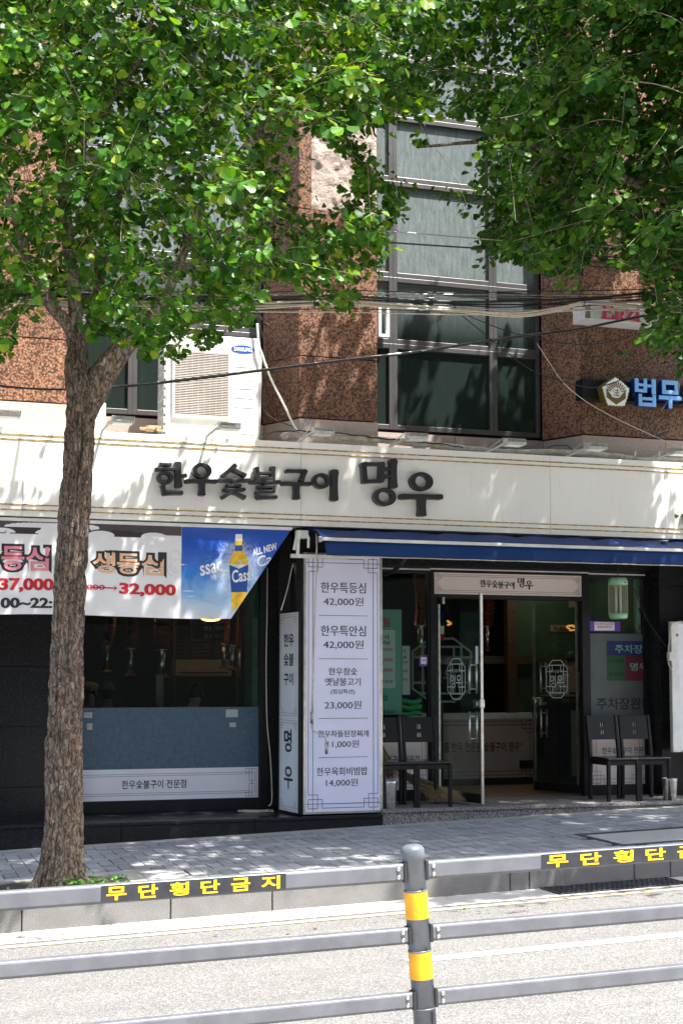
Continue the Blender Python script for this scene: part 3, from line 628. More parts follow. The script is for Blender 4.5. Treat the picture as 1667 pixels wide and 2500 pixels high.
# small sash left ajar on the narrow light, and its white frame
f_ = MB(); za, zb_ = W(935, 822, 14.85).z, W(935, 745, 14.85).z; xa, xb = W(924, 800, 14.85).x, W(950, 800, 14.85).x
f_.box(xa, xa+.03, 14.84, 14.90, za, zb_); f_.box(xb-.03, xb, 14.84, 14.90, za, zb_); f_.box(xa+.03, xb-.03, 14.841, 14.90, za, za+.03); f_.box(xa+.03, xb-.03, 14.841, 14.90, zb_-.03, zb_)
sh_ = f_.build('window', 'white_paint', BL); sh_['label'] = 'small white framed opening sash'
# roof slab and soffit above the shop
part('soffit', 'black_frame', BL, (-2, 12, 14.0, 15.5, 3.40, 3.46))
part('soffit_fascia', 'granite_black', BL, (-2, 12, 14.86, 14.97, 3.08, 3.399))
# ---------------- ground floor
GY = 14.98; FZ = .48
Lx0, Lx1 = 2.02, W(632, 1800, GY).x     # left window
part('soffit_fascia', 'granite_black', BL, (-2, 4.1, 14.84, 14.858, 3.2, 3.399))
zj = [W(60, y, 14.8).z for y in (1999, 1921, 1773, 1627)]+[2.9, 3.39]
for a, b in zip(zj[:-1], zj[1:]):
    for x0, x1 in ((-1.5, .35), (.35, Lx0-.02)): part('granite_panel', 'granite_black', BL, (x0+.003, x1-.003, 14.8-(.02 if b < 1.0 else 0), 14.86, a+.003, b-.003))
XL = W(650, 1700, GY).x
# pilaster: flat reveal, splay, front and return
cx0, cx1 = W(723, 1400, 14.13).x, 5.05; xs1 = W(691, 1400, 14.9).x
for a, b in zip([.44, 1.0, 1.9, 2.9, 3.05], [1.0, 1.9, 2.9, 3.05, 3.39]):
    part('granite_panel', 'granite_black', BL, (XL+.003, xs1-.003, 14.9, 14.97, a+.003, b-.003))
    splay(xs1, 14.9, cx0, 14.13, a, b, 'granite_black', 'granite_panel')
    part('granite_panel', 'granite_black', BL, (cx0+.003, cx1-.04, 14.13, 14.17, a+.003, b-.003))
    part('granite_panel', 'granite_black', BL, (cx1-.035, cx1, 14.13, 14.96, a+.003, b-.003))
part('pilaster_core', 'room_dark', BL, (cx0+.03, cx1-.045, 14.2, 15.3, .43, 3.4))
# right column
rx0 = W(1612, 1700, 14.7).x
for a, b in zip([.49, 1.2, 2.05, 2.9], [1.2, 2.05, 2.9, 3.39]):
    part('granite_panel', 'granite_black', BL, (rx0+.003, rx0+.42, 14.7, 14.75, a+.003, b-.003)); part('granite_panel', 'granite_black', BL, (rx0+.423, rx0+2.4, 14.5, 14.75, a+.003, b-.003))
    part('granite_panel', 'granite_black', BL, (rx0, rx0+.04, 14.755, 15.0, a+.003, b-.003))
# ledge under the left window
zl = .434
lj = [-2, -.6, .72, W(296, 2040, 14.0).x, W(622, 2030, 14.0).x, 5.02]
for a, b in zip(lj[:-1], lj[1:]):
    part('ledge_stone', 'granite_black', BL, (a+.002, b-.002, 14.0, 14.06, .0, zl-.035), bevel=.003)
    part('ledge_cap', 'granite_black', BL, (a+.002, b-.002, 13.985, 15.0, zl-.033, zl), bevel=.004)
# entrance step
sj = [5.025, W(1155, 1990, 14.0).x, W(1380, 1980, 14.0).x, W(1560, 1970, 14.0).x, 10.6]
for a, b in zip(sj[:-1], sj[1:]):
    part('step_cap', 'granite_speckle', BL, (a+.002, b-.002, 13.985, 15.05, FZ-.035, FZ), bevel=.004)
    part('step_riser', 'granite_speckle', BL, (a+.002, b-.002, 14.01, 14.07, .0, FZ-.037))
# left window frame and glass
wf = part('shop_window', 'black_frame', BL, (Lx0-.02, Lx1+.09, 14.94, 15.02, zl, .56), (Lx1, Lx1+.09, 14.941, 15.02, .56, 3.08), (Lx0-.02, Lx0+.05, 14.941, 15.02, .56, 3.08), bevel=.004)
part('pane', 'shop_glass', wf, (Lx0+.05, Lx1, 14.985, 14.993, .56, 3.08))
zf0, zf1, zf2 = W(400, 1953, GY).z, W(400, 1876, GY).z, W(400, 1727, GY).z
part('linen_film', 'linen_film', wf, (Lx0+.05, Lx1-.003, 14.980, 14.9835, zf1, zf2))
ws = part('white_strip', 'print_lilac2', wf, (Lx0+.05, Lx1-.006, 14.976, 14.9835, zf0, zf1-.002))
m = MB(); Mx = planeM(Lx0-.6, zf0, 14.976); H_ = zf1-zf0; Wd = Lx1-.006-(Lx0-.6)
for v in (.055, .075, H_-.075, H_-.055):
    lines(m, Mx, [(.65, v), (Wd-.10, v)], .0035)
lines(m, Mx, [(Wd-.10, .02), (Wd-.10, .15), (Wd-.04, .15), (Wd-.04, .06), (Wd-.14, .06), (Wd-.14, .02), (Wd-.02, .02), (Wd-.02, H_-.02), (Wd-.14, H_-.02), (Wd-.14, H_-.06), (Wd-.04, H_-.06), (Wd-.04, H_-.15), (Wd-.10, H_-.15), (Wd-.10, H_-.02)], .0035, .001)
lines(m, Mx, [(Wd-.07, .02), (Wd-.07, H_-.02)], .0035, .002)
m.build('border_rule', 'ink', ws)
m = MB(); putY(m, '한우숯불구이 전문점', (298, 1904, 455, 1925), 14.976, bold=.012); m.build('lettering', 'ink', ws)
for r in ((551.6, 1732, 581, 1751), (561, 1764, 576, 1775), (205, 1739, 226, 1753), (213, 1766, 226, 1782)):
    o = cardY('window_note', r, 14.979, 'cloth_white', wf, .002); o['label'] = 'small pale paper slip stuck on the linen film'
# entrance: posts, transom, side lights
ex = [5.06, W(1047, 1700, GY).x, W(1064, 1700, GY).x, W(1418, 1700, GY).x, W(1435, 1700, GY).x, rx0]
HZt = 3.045
part('post', 'black_frame', BL, (ex[1], ex[2], 14.93, 15.03, FZ, 3.08), bevel=.004); part('post', 'black_frame', BL, (ex[3], ex[4], 14.93, 15.03, FZ, 3.08), bevel=.004)
part('post', 'black_frame', BL, (5.055, 5.09, 14.93, 15.03, FZ, 3.08)); part('post', 'black_frame', BL, (rx0-.045, rx0-.003, 14.93, 15.03, FZ, 3.08))
part('transom', 'black_frame', BL, (ex[2], ex[3], 14.935, 15.03, 2.725, 2.775)); part('transom', 'black_frame', BL, (5.09, ex[1], 14.935, 15.03, 3.0, 3.08)); part('transom', 'black_frame', BL, (ex[4], rx0-.045, 14.935, 15.03, 3.0, 3.08)); part('transom', 'black_frame', BL, (ex[2], ex[3], 14.935, 15.03, 3.02, 3.08))
part('head_trim', 'off_white', BL, (5.1, ex[1], 14.925, 14.934, 3.035, 3.05)); part('head_trim', 'off_white', BL, (ex[1], ex[4], 14.925, 14.934, 3.045, 3.06)); part('head_trim', 'off_white', BL, (ex[4], rx0-.05, 14.925, 14.934, 3.035, 3.05))
for (a, b, lab) in ((5.09, ex[1], 'left'), (ex[4], rx0-.045, 'right')):
    sl = part('side_light', 'black_frame', BL, (a, b, 14.95, 15.02, FZ, FZ+.12), (a, a+.02, 14.951, 15.02, FZ+.12, 3.0), (b-.02, b, 14.951, 15.02, FZ+.12, 3.0))
    part('pane', 'shop_glass', sl, (a+.02, b-.02, 14.985, 14.992, FZ+.12, 3.0))
    zA, zB = W(1500, 1917, GY).z, W(1500, 1750, GY).z
    lp = part('printed_panel', 'print_pink', sl, (a+.022, b-.022, 14.976, 14.984, zA, zB)); lw = b-a-.044
    m = MB(); border(m, planeM(a+.022, zA, 14.976), lw, zB-zA, 1.0, .004); m.build('border_rule', 'ink', lp)
    m = MB(); r = (1469, 1824, 1580, 1840) if lab == 'right' else (905, 1845, 1023, 1862); putY(m, '한우숯불구이 전문점', r, 14.976, bold=.012)
    if lab == 'left': m.v = [(max(v[0], a+.03), v[1], v[2]) for v in m.v]
    m.build('lettering', 'ink', lp)
    if lab == 'right':
        part('grey_film', 'grey_film', sl, (a+.022, b-.022, 14.981, 14.9835, zB+.002, W(1500, 1547, GY).z))
        z_ = 14.9805
        bs = cardY('parking_print', (1480, 1565, 1588, 1601), z_, 'sign_blue', sl, .0015); cardY('parking_print', (1480, 1601.3, 1525, 1662), z_, 'sign_green', sl, .0015); cardY('parking_print', (1525.3, 1601.3, 1588, 1662), z_, 'sign_red', sl, .0015)
        for s_, r_, c_, b_ in (('주차장', (1500, 1574, 1567, 1595), 'mint', .01), ('명우', (1537, 1618, 1580, 1638), 'mint', .01), ('부대찌개주차장', (1483, 1609, 1522, 1618), 'ink', 0.), ('부대찌개', (1484, 1640, 1523, 1651), 'ink', .01)):
            m = MB(); putY(m, s_, r_, z_-.002, bold=b_); m.build('lettering', c_, bs)
        m = MB(); putY(m, '주차장완비', (1455, 1703, 1588, 1732), z_, bold=.015); m.build('lettering', 'rubber', bs)
        st = cardY('sticker', (1435, 1517, 1513, 1541), 14.98, 'purple', sl, .004); cardY('sticker_label', (1450, 1519, 1499, 1539.5), 14.976, 'pure_white', st, .001)
        m = MB(); putY(m, '19세 미만 청소년에게', (1452, 1521, 1497, 1526), 14.974, bold=.01); putY(m, '술·담배 판매 금지', (1457, 1528, 1492, 1533.5), 14.974, bold=.015); m.build('lettering', 'ink_red', st)
    else:
        st = cardY('sticker', (1023, 1600, 1045.5, 1626), 14.98, 'purple', sl, .003)
        for q, c_ in enumerate(('ink_red', 'orange', 'rose', 'label_blue')):
            cardY('sticker_square', (1023+5.6*q, 1600+(q*9) % 20, 1028+5.6*q, 1606+(q*9) % 20), 14.977, c_, st, .001)
        cardY('sticker_label', (1027, 1604.5, 1041.5, 1621), 14.9755, 'pure_white', st, .001)
        m = MB(); putY(m, '제로페이', (1029, 1610, 1039.5, 1614), 14.974, bold=.02); m.build('lettering', 'label_blue', st)
# doors
def octagon(mb, M, w_, h_, s=.010):
    c = .30; P8 = [(c*w_, 0), (w_-c*w_, 0), (w_, c*.7*h_), (w_, h_-c*.7*h_), (w_-c*w_, h_), (c*w_, h_), (0, h_-c*.7*h_), (0, c*.7*h_)]
    lines(mb, M, P8, s, 0, True)
    a, b = .17*w_, .13*h_
    lines(mb, M, [(a, .1*h_), (a, .9*h_)], s, .0015); lines(mb, M, [(w_-a, .1*h_), (w_-a, .9*h_)], s, .0015)
    lines(mb, M, [(.12*w_, b), (w_-.12*w_, b)], s, .003); lines(mb, M, [(.12*w_, h_-b), (w_-.12*w_, h_-b)], s, .003)
    for fx in (0, 1):
        for fz in (0, 1):
            g = lambda u, v: ((w_-u*w_) if fx else u*w_, (h_-v*h_) if fz else v*h_)
            lines(mb, M, [g(0, .34), g(.34, .34)], s, .0045) if False else lines(mb, M, [g(.0, .30), g(.30, .30), g(.30, .13)], s, .0045)
def door(label, hx, hy, fx_, fy_, swing):
    H = Vector((hx, hy, 0)); Fv = Vector((fx_, fy_, 0)); d = (Fv-H); wd = d.length; d.normalize(); n = Vector((d.y, -d.x, 0))
    if n.y > 0: n = -n
    z0, z1 = .50, 2.715
    P = lambda u, v, o=0: H+d*u+n*o+Vector((0, 0, v))
    def bx(mb, u0, u1, v0, v1, o0, o1):
        mb.add([P(u0, v0, o0), P(u1, v0, o0), P(u1, v0, o1), P(u0, v0, o1), P(u0, v1, o0), P(u1, v1, o0), P(u1, v1, o1), P(u0, v1, o1)], [(0, 3, 2, 1), (4, 5, 6, 7), (0, 1, 5, 4), (1, 2, 6, 5), (2, 3, 7, 6), (3, 0, 4, 7)]); return mb
    m = MB(); bx(m, .0, wd, z0+.10, z1, -.005, .005); D = m.build('door', 'door_glass', BL); D['label'] = label
    bx(MB(), 0, wd, z0+.005, z0+.10, -.02, .02).build('bottom_rail', 'black_frame', D)
    bx(MB(), wd-.012, wd+.012, z0, z1+.02, -.016, .016).build('edge_strip', 'steel', D); bx(MB(), 0, .022, z0, z1, -.012, .012).build('hinge_strip', 'steel_dull', D)
    bx(MB(), .02, .12, z1-.06, z1+.015, -.014, .014).build('top_fitting', 'steel_dull', D)
    bx(bx(MB(), wd-.13, wd+.02, 1.51, 1.60, -.028, .028), wd-.06, wd-.03, 1.53, 1.58, .03, .045).build('lock_case', 'steel', D, bevel=.006)
    for va, vb in ((1.50, 2.0), (.98+.2, 1.49)):
        pass
    for va, vb in ((1.66, 2.02), (1.13, 1.47)):
        for o in (.045, -.045):
            m = MB(); m.tube([P(wd-.17, va, o), P(wd-.17, vb, o)], .013, 10); m.tube([P(wd-.17, va+.05, 0), P(wd-.17, va+.05, o)], .007, 8); m.tube([P(wd-.17, vb-.05, 0), P(wd-.17, vb-.05, o)], .007, 8)
            m.build('handle', 'steel', D, smooth=True)
    m = MB(); w_, h_ = .36, .44; u0 = wd*.44-w_/2 if swing > 0 else wd*.46-w_/2; v0 = 1.68
    v0 = 1.60
    flip = P(1, 0).x < P(0, 0).x
    Mo = (lambda u, v, o: P(u0+(w_-u if flip else u), v0+v, .007+o))
    octagon(m, Mo, w_, h_, .011)
    A, B = (P(u0+w_*.2, 0, .008), P(u0+w_*.8, 0, .008))
    if flip: A, B = P(u0+w_*.8, 0, .008), P(u0+w_*.2, 0, .008)
    zv = lambda z: Vector((0, 0, z))
    put(m, '명우', A+zv(v0+.12), B+zv(v0+.12), B+zv(v0+.27), A+zv(v0+.27), n, .001, bold=.01); put(m, '한우숯불구이', A+zv(v0+.29), B+zv(v0+.29), B+zv(v0+.33), A+zv(v0+.33), n, .001, bold=.005)
    m.build('octagon_emblem', 'lattice_white', D); return D, P
dl, Pl = door('left glass door swung open towards the street', 6.03, 14.96, 6.17, 14.09, 1)
dr, Pr = door('right glass door swung open into the shop', 7.78, 15.0, 7.57, 15.72, -1)
for (u, v, w_, h_, c_) in ((.05, 2.47, .09, .12, 'sign_blue'), (.06, 2.32, .075, .09, 'pure_white'), (.06, 2.25, .075, .065, 'ink_red'), (.78, 1.98, .05, .19, 'pure_white')):
    m = MB(); m.add([Pl(u, v, .0068), Pl(u+w_, v, .0068), Pl(u+w_, v+h_, .0068), Pl(u, v+h_, .0068)], [(0, 1, 2, 3)]); m.build('sticker', c_, dl)
# interior shell
RM = MB(); RM.box(1.0, 10.2, 20.6, 20.7, .3, 3.4); RM.box(1.0, 1.1, 15.0, 20.6, .3, 3.4); RM.box(10.2, 10.3, 15.0, 20.7, .3, 3.4)
RM.build('interior_wall', 'room_dark', BL)
part('interior_ceiling', 'room_dark', BL, (1.1, 10.2, 15.04, 20.6, 3.3, 3.39)); part('interior_floor', 'floor_wood', BL, (1.1, 10.2, 15.06, 20.6, .40, .478))
part('interior_wall', 'room_green', BL, (3.9, 4.0, 15.06, 15.36, .48, 3.3)); part('interior_wall', 'room_green', BL, (W(1258, 1700, 17.2).x, 10.1, 17.2, 17.3, .48, 3.3)); 
part('interior_post', 'wood_dark', BL, (W(1240, 1700, 17).x, W(1262, 1700, 17).x, 17.0, 17.12, .48, 3.3)); part('interior_beam', 'wood_dark', BL, (6.9, 10.1, 17.1, 17.19, 2.02, 2.12)); part('interior_beam', 'wood_dark', BL, (6.9, 10.1, 17.1, 17.19, 1.18, 1.26))
part('interior_wall', 'room_green', BL, (9.0, 9.1, 15.1, 17.1, .48, 3.2))
for lx, ly in ((2.9, 17.6), (5.6, 17.4), (8.2, 16.5)):
    part('ceiling_lamp', 'lamp_white', BL, (lx-.5, lx+.5, ly-.06, ly+.06, 3.255, 3.285))
# counter screen facing the door
cy = 16.9; cs = thing('counter_screen', (7.2, cy, FZ), 'low partition with pale printed front and quoted slogan inside the entrance', 'partition')
x0, x1 = W(1000, 1820, cy).x, W(1306, 1820, cy).x; z0, z1 = W(1150, 1900, cy).z, W(1150, 1755, cy).z
part('front', 'print_pink_dim', cs, (x0, x1, cy, cy+.05, z0, z1)); part('cap', 'off_white', cs, (x0-.02, x1+.02, cy-.02, cy+.3, z1, z1+.07)); part('base', 'rubber', cs, (x0, x1, cy+.01, cy+.2, FZ, z0-.002))  # front: pink print, the dim room put into a browner colour
m = MB(); border(m, planeM(x0, z0, cy), x1-x0, z1-z0, 1.1, .008); m.build('border_rule', 'ink_brown', cs)
m = MB(); putY(m, '“명품 한우 전문점 숯불구이 명우”', (1062, 1812, 1274, 1836), cy, bold=.015); m.build('lettering', 'ink_brown', cs)
part('socket_box', 'rubber', cs, (W(1267, 1860, cy).x, W(1300, 1860, cy).x, cy-.03, cy, W(1280, 1876, cy).z, W(1280, 1856, cy).z))

# ================================================================== SIGNS ON THE FACADE
FY = 13.9; SZ0, SZ1 = 1.570+CAMZ, 2.427+CAMZ
FS = thing('fascia_sign', (5, FY, SZ0), 'long cream fascia sign with black brush lettering and gold rules above the shop', 'shop sign')
seams = [-.6, W(57, 1150, FY).x, W(735, 1180, FY).x, W(1342, 1200, FY).x, W(1622, 1200, FY).x, 10.6]
for a, b in zip(seams[:-1], seams[1:]):
    part('panel', 'sign_white', FS, (a+.0015, b-.0015, FY, FY+.03, SZ0, SZ1), bevel=.002)
part('frame_box', 'off_white', FS, (-.6, 10.6, FY+.03, FY+.48, SZ0+.004, SZ1-.004))
for fz in (.083, .137, .872, .930):
    z = SZ0+(SZ1-SZ0)*(1-fz)
    for a, b in zip(seams[:-1], seams[1:]): part('gold_rule', 'gold_trim', FS, (a+.002, b-.002, FY-.006, FY, z-.0055, z+.0055))
# rows of letters
LD = .085; LY = FY-.095
fxl = lambda u, v: (lambda p: Vector((p.x, LY, p.z)))(W(340+u/2.0103, 1080+v/2.0103, LY))
def flatfx(u, v):   # straight rows: height read at the middle, width along the row
    return fxl(u, v)
for ch, st in GL:
    m = MB(); glyph_strokes(m, st, flatfx, LD, .0006); o = m.build('letter', 'letter_black', FS, bevel=.004)
m = MB(); putY(m, 'T', (1663, 1255, 1677, 1279), FY-.03, depth=1, ext=.2, bold=.03); m.build('letter', 'decal_black', FS)
# floodlights on arms along the top of the sign
fl_px = [(-22, 1036), (250, 1052), (505, 1068), (729, 1081), (954, 1092), (1190, 1106), (1385, 1117), (1588, 1127)]
words = [w_.replace(' of the trunk of the left tree', ' of the left tree trunk').replace('the outdoor air conditioner', 'the air conditioner').replace('below the brown granite pier between the windows', 'below the middle granite pier').replace('below the left part of the big right window', 'under the right window, left one').replace('below the right part of the big right window', 'under the right window, right one').replace('below the splayed reveal at the right', 'below the right splayed reveal').replace('at the right edge of the photo', 'at the right photo edge') for w_ in ['left of the trunk of the left tree', 'right of the trunk of the left tree', 'below the outdoor air conditioner', 'below the brown granite pier between the windows', 'below the left part of the big right window', 'below the right part of the big right window', 'below the splayed reveal at the right', 'at the right edge of the photo']]
for (px, py), wd in zip(fl_px, words):
    x = W(px, py, FY).x; FL = thing('floodlight', (x, FY+.04, SZ1), 'cream floodlight on an arm over the fascia sign, '+wd, 'floodlight', 'floodlights on arms along the top of the fascia sign')
    a = Vector((x, FY+.03, SZ1+.005)); b = Vector((x+.02, FY-.36, SZ1+.035))
    MB().bar(a, b, .024, .016).build('arm', 'box_grey', FL, bevel=.003)
    m = MB(); hx0, hx1 = x+.02, x+.24; m.box(hx0, hx1, b.y-.10, b.y+.07, b.z-.014, b.z+.014); m.build('housing', 'box_grey', FL, bevel=.005)
    m = MB()
    for k in range(11): m.box(hx0+.02+k*.02, hx0+.027+k*.02, b.y-.06, b.y+.06, b.z+.018, b.z+.055)
    m.build('cooling_fins', 'box_grey', FL); part('lens', 'pure_white', FL, (hx0+.02, hx1-.02, b.y-.085, b.y+.055, b.z-.019, b.z-.0162))
    m = MB(); m.tube([a+Vector((0, .05, .01)), a+Vector((.03, -.12, .06)), b+Vector((.04, .1, .08)), b+Vector((.12, .03, .045))], .005, 6); m.build('lead', 'cable_beige', FL, smooth=True)
# lagged pipe run along the top of the sign
def run(name, pts, Y, r, mt, label, cat, n=8, jit=0, group=None, sub=6):
    P = [W(px, py, Y) for px, py in pts]; Q = []
    for i in range(len(P)-1):
        p0, p1, p2, p3 = P[max(i-1, 0)], P[i], P[i+1], P[min(i+2, len(P)-1)]
        for k in range(sub):
            t = k/sub; Q.append(.5*((2*p1)+(p2-p0)*t+(2*p0-5*p1+4*p2-p3)*t*t+(3*p1-p0-3*p2+p3)*t**3))
    Q.append(P[-1])
    if jit: Q = [q+Vector((0, random.uniform(-jit, jit), random.uniform(-jit, jit))) for q in Q]
    rr = [r*(1+random.uniform(-.12, .12)) for q in Q] if jit else r
    m = MB(); m.tube(Q, rr, n); return tag(m.build(name, mt, None, smooth=True, loc=Q[0]), label, cat, group)
run('lagged_pipe', [(688, 1069), (705, 1060), (735, 1059), (790, 1064), (870, 1070), (960, 1078), (1050, 1086), (1150, 1097), (1215, 1103), (1300, 1104), (1380, 1104), (1440, 1106), (1500, 1114), (1560, 1121), (1700, 1127)], 14.12, .034, 'pipe_lag', 'thick tape wrapped refrigerant pipe lying along the top of the fascia sign', 'pipe', jit=.006)
run('loose_cable', [(640, 1060), (700, 1052), (760, 1053), (860, 1062), (950, 1072), (1040, 1080), (1130, 1092)], 14.08, .008, 'cable_black', 'black cable lying on top of the lagged pipe over the sign', 'cable', jit=.008)
run('loose_cable', [(1330, 1098), (1345, 1090), (1362, 1087), (1385, 1089), (1398, 1100)], 14.3, .005, 'cable_black', 'short black cable loop sticking up before the splayed reveal right of the window', 'cable')
run('loose_cable', [(744, 1020), (746, 1026), (752, 1036), (755, 1030), (753, 1022), (757, 1024)], 14.36, .003, 'label_blue', 'thin blue wire loop hanging on the sill stone of the middle pier', 'cable')
run('drain_hose', [(628, 790), (632, 840), (640, 866), (662, 925), (695, 992), (722, 1046), (740, 1056), (800, 1062)], 14.25, .012, 'off_white', 'thin white hose slanting from the air conditioner down to the sign', 'hose')
run('loose_cable', [(634, 795), (644, 830), (644, 880), (641, 930), (641, 985), (652, 1010), (680, 1028), (720, 1043)], 14.28, .005, 'cable_black', 'thin dark cable hanging right of the air conditioner beside the white hose', 'cable')
for (px, wd) in ((1548, 'left'), (1607, 'right')):
    b = W(px, 1120, 14.15); o = MB().tube([b, b+Vector((.01, 0, .085))], [.014, .011], 8).build('pipe_stub', 'off_white', None, loc=b); tag(o, wd+' one of two short white pipe stubs behind the fascia sign at the right', 'pipe', None)
b = W(365, 1054, 14.2)
m = MB()
for k in range(16): c = b+Vector((random.uniform(-.12, .1), random.uniform(-.05, .05), random.uniform(0, .05))); m.box(c.x, c.x+random.uniform(.03, .09), c.y, c.y+.03, c.z, c.z+random.uniform(.01, .04))
tag(m.build('rubble', 'terracotta', None, loc=b, kind='stuff'), 'small heap of brown broken debris beside the air conditioner', 'debris')
# vent stack behind the trunk
b = W(240, 1050, 14.25); VS = thing('vent_stack', (b.x, 14.25, SZ1), 'white round vent stack with a slotted dark collar behind the left tree trunk', 'vent')
zc = W(240, 985, 14.25).z; hh = zc-SZ1
MB().lathe((b.x, 14.25, SZ1), [(.075, 0), (.075, hh), (.06, hh+.002)], 24).build('pipe', 'white_paint', VS, smooth=True)
MB().lathe((b.x, 14.25, zc), [(.05, .004), (.05, .10)], 20).build('collar_core', 'rubber', VS)
m = MB()
for k in range(18): a = 2*math.pi*k/18; m.box(b.x+.07*math.cos(a)-.004, b.x+.07*math.cos(a)+.004, 14.25+.07*math.sin(a)-.004, 14.25+.07*math.sin(a)+.004, zc+.004, zc+.10)
m.build('slots', 'black_frame', VS); MB().lathe((b.x, 14.25, zc+.10), [(.10, 0), (.10, .012), (.06, .045), (.045, .07), (.04, .09)], 24).build('cap', 'off_white', VS, smooth=True)

# ---------------- outdoor air conditioner
ax0, ax1 = W(405, 950, 14.3).x, W(632, 950, 14.3).x; az0, az1 = SZ1+.03, W(620, 826, 14.3).z; ay = 14.3; ad = .34
AC = thing('outdoor_air_conditioner', ((ax0+ax1)/2, ay+.15, SZ1), 'white outdoor air conditioner with slatted fan grille standing on the fascia sign', 'air conditioner')
part('cabinet', 'ac_white', AC, (ax0, ax1, ay, ay+ad, az0, az1), bevel=.012)
for xx in (ax0+.12, ax1-.16): part('foot', 'ac_dark', AC, (xx, xx+.06, ay+.01, ay+ad-.01, SZ1+.0, az0))
gx0, gx1 = W(426, 900, ay).x, W(557, 900, ay).x; gz0, gz1 = W(500, 1017, ay).z, W(500, 862, ay).z
MB().ring(((gx0+gx1)/2, ay-.006, (gz0+gz1)/2), (1, 0, 0), (0, 0, 1), (.01, .01), (.005, .005), (0, .001, 0), 8)
part('fan_recess', 'ac_dark', AC, (gx0, gx1, ay-.004, ay, gz0, gz1))
gr_ = part('grille_frame', 'ac_white', AC, (gx0-.02, gx0, ay-.03, ay, gz0-.02, gz1+.02), (gx1, gx1+.02, ay-.03, ay, gz0-.02, gz1+.02), (gx0, gx1, ay-.0299, ay, gz1, gz1+.02), (gx0, gx1, ay-.0299, ay, gz0-.02, gz0))
m = MB()
nsl = 38
for k in range(nsl): z = gz0+(gz1-gz0)*(k+.5)/nsl; m.box(gx0, gx1, ay-.028, ay-.012, z-.0035, z+.0035)
for k in range(1, 9): x = gx0+(gx1-gx0)*k/9; m.box(x-.002, x+.002, ay-.011, ay-.006, gz0, gz1)
m.build('grille_slats', 'grille_beige', AC, kind='stuff')
bd = MB(); bc = W(593, 853, ay); n_ = 28
bd.prism([(bc.x+.125*math.cos(2*math.pi*k/n_), ay-.001, bc.z+.042*math.sin(2*math.pi*k/n_)) for k in range(n_)][::-1], (0, -.004, 0)); bo = bd.build('badge', 'samsung_blue', AC)
m = MB(); putY(m, 'SAMSUNG', (571.5, 848, 616.5, 858), ay-.006, bold=.02); m.build('lettering', 'pure_white', AC)
for y in (897, 950, 973, 996): o = part('seam', 'ac_dark', AC, (W(570, y, ay).x, W(618, y, ay).x, ay-.002, ay+.002, W(594, y, ay).z-.003, W(594, y, ay).z+.001))
part('seam', 'ac_dark', AC, (W(561, 930, ay).x-.0015, W(561, 930, ay).x+.0015, ay-.0015, ay+.002, W(561, 990, ay).z, az1-.01))
cardY('handle', (599, 920, 617, 930), ay, 'box_grey', AC, .003)
m = MB(); putY(m, 'DIGITAL INVERTER', (580, 1007, 614, 1012), ay-.001); m.build('lettering', 'ac_dark', AC)
m = MB(); cc = W(600, 1052, ay); m.ring((cc.x, ay-.003, cc.z-.02), (1, 0, 0), (0, 0, 1), (.015, .015), (.011, .011), (0, .004, 0), 16); m.build('valve_port', 'ac_dark', AC)
cardY('service_cover', (588, 1030, 622, 1060), ay, 'off_white', AC, .006)
# side coil guard seen end on
m = MB(); vx = ax0-.004
for k in range(12): z = az0+.06+(az1-az0-.1)*k/11; m.box(vx-.012, vx, ay+.0, ay+ad, z-.012, z+.012)
for k in range(5): y = ay+ad*k/4; m.box(vx-.0125, vx-.0005, max(ay, y-.012), min(ay+ad, y+.012), az0+.05, az1-.03)
m.build('side_guard', 'off_white', AC); part('side_coil', 'ac_dark', AC, (ax0-.003, ax0-.0005, ay+.01, ay+ad-.01, az0+.05, az1-.03))
m = MB(); m.tube([(ax1+.03, ay+.2, az1-.02), (ax1+.045, ay+.18, az1-.2), (ax1+.04, ay+.2, az0+.2), (ax1+.03, ay+.2, az0+.02)], .035, 10); m.build('pipe_cover', 'off_white', AC, smooth=True)

# ---------------- banner
BY = 13.965
bx0 = -.3; bxm = W(710, 1283, BY).x; btop = lambda x: W(400, 1283, BY).z+.0
bz1, bz0 = W(350, 1282, BY).z, W(350, 1506, BY).z; bxb = W(564, 1505, BY).x
BN = thing('price_banner', (2, BY, bz1), 'white price banner with red figures and blue beer picture hanging under the sign', 'banner')
def bw(x, z, o=0):
    k = (bz1-z)/(bz1-bz0)
    y = BY-.016*k*math.sin(x*5.2+.8)-.006*math.sin(x*13+z*6)*k-.004*math.sin(z*22+x*3)*(1-k)
    if x > 3.4: y -= .006*max(0, (x-3.4))*math.sin((x+z)*13)*(1-k)
    return Vector((x, y-o, z-.012*math.sin((x-bx0)*2.4)*k))
xe = lambda z: bxb+(bxm-bxb)*(z-bz0)/(bz1-bz0)
def bgrid(mb, xa, xb, za, zb, off, nx=None, edge=True):
    nx = nx or max(2, int((xb-xa)/.05)); nz = max(1, int((zb-za)/.05)); vs = []
    for j in range(nz+1):
        z = za+(zb-za)*j/nz; e = min(xb, xe(z)) if edge else xb
        for i in range(nx+1): vs.append(bw(xa+(e-xa)*i/nx, z, off))
    mb.add(vs, [(j*(nx+1)+i, j*(nx+1)+i+1, (j+1)*(nx+1)+i+1, (j+1)*(nx+1)+i) for j in range(nz) for i in range(nx)])
def clipx(poly, za=None):
    """clip a convex (x,z) polygon to the cut right edge of the banner"""
    out = []
    ins = lambda p: p[0] <= xe(p[1])-.002
    for a, b in zip(poly, poly[1:]+poly[:1]):
        if ins(a): out.append(a)
        if ins(a) != ins(b):
            lo, hi = 0., 1.
            for _ in range(20):
                t = (lo+hi)/2; p = (a[0]+(b[0]-a[0])*t, a[1]+(b[1]-a[1])*t)
                if ins(p) == ins(a): lo = t
                else: hi = t
            out.append(p)
    return out
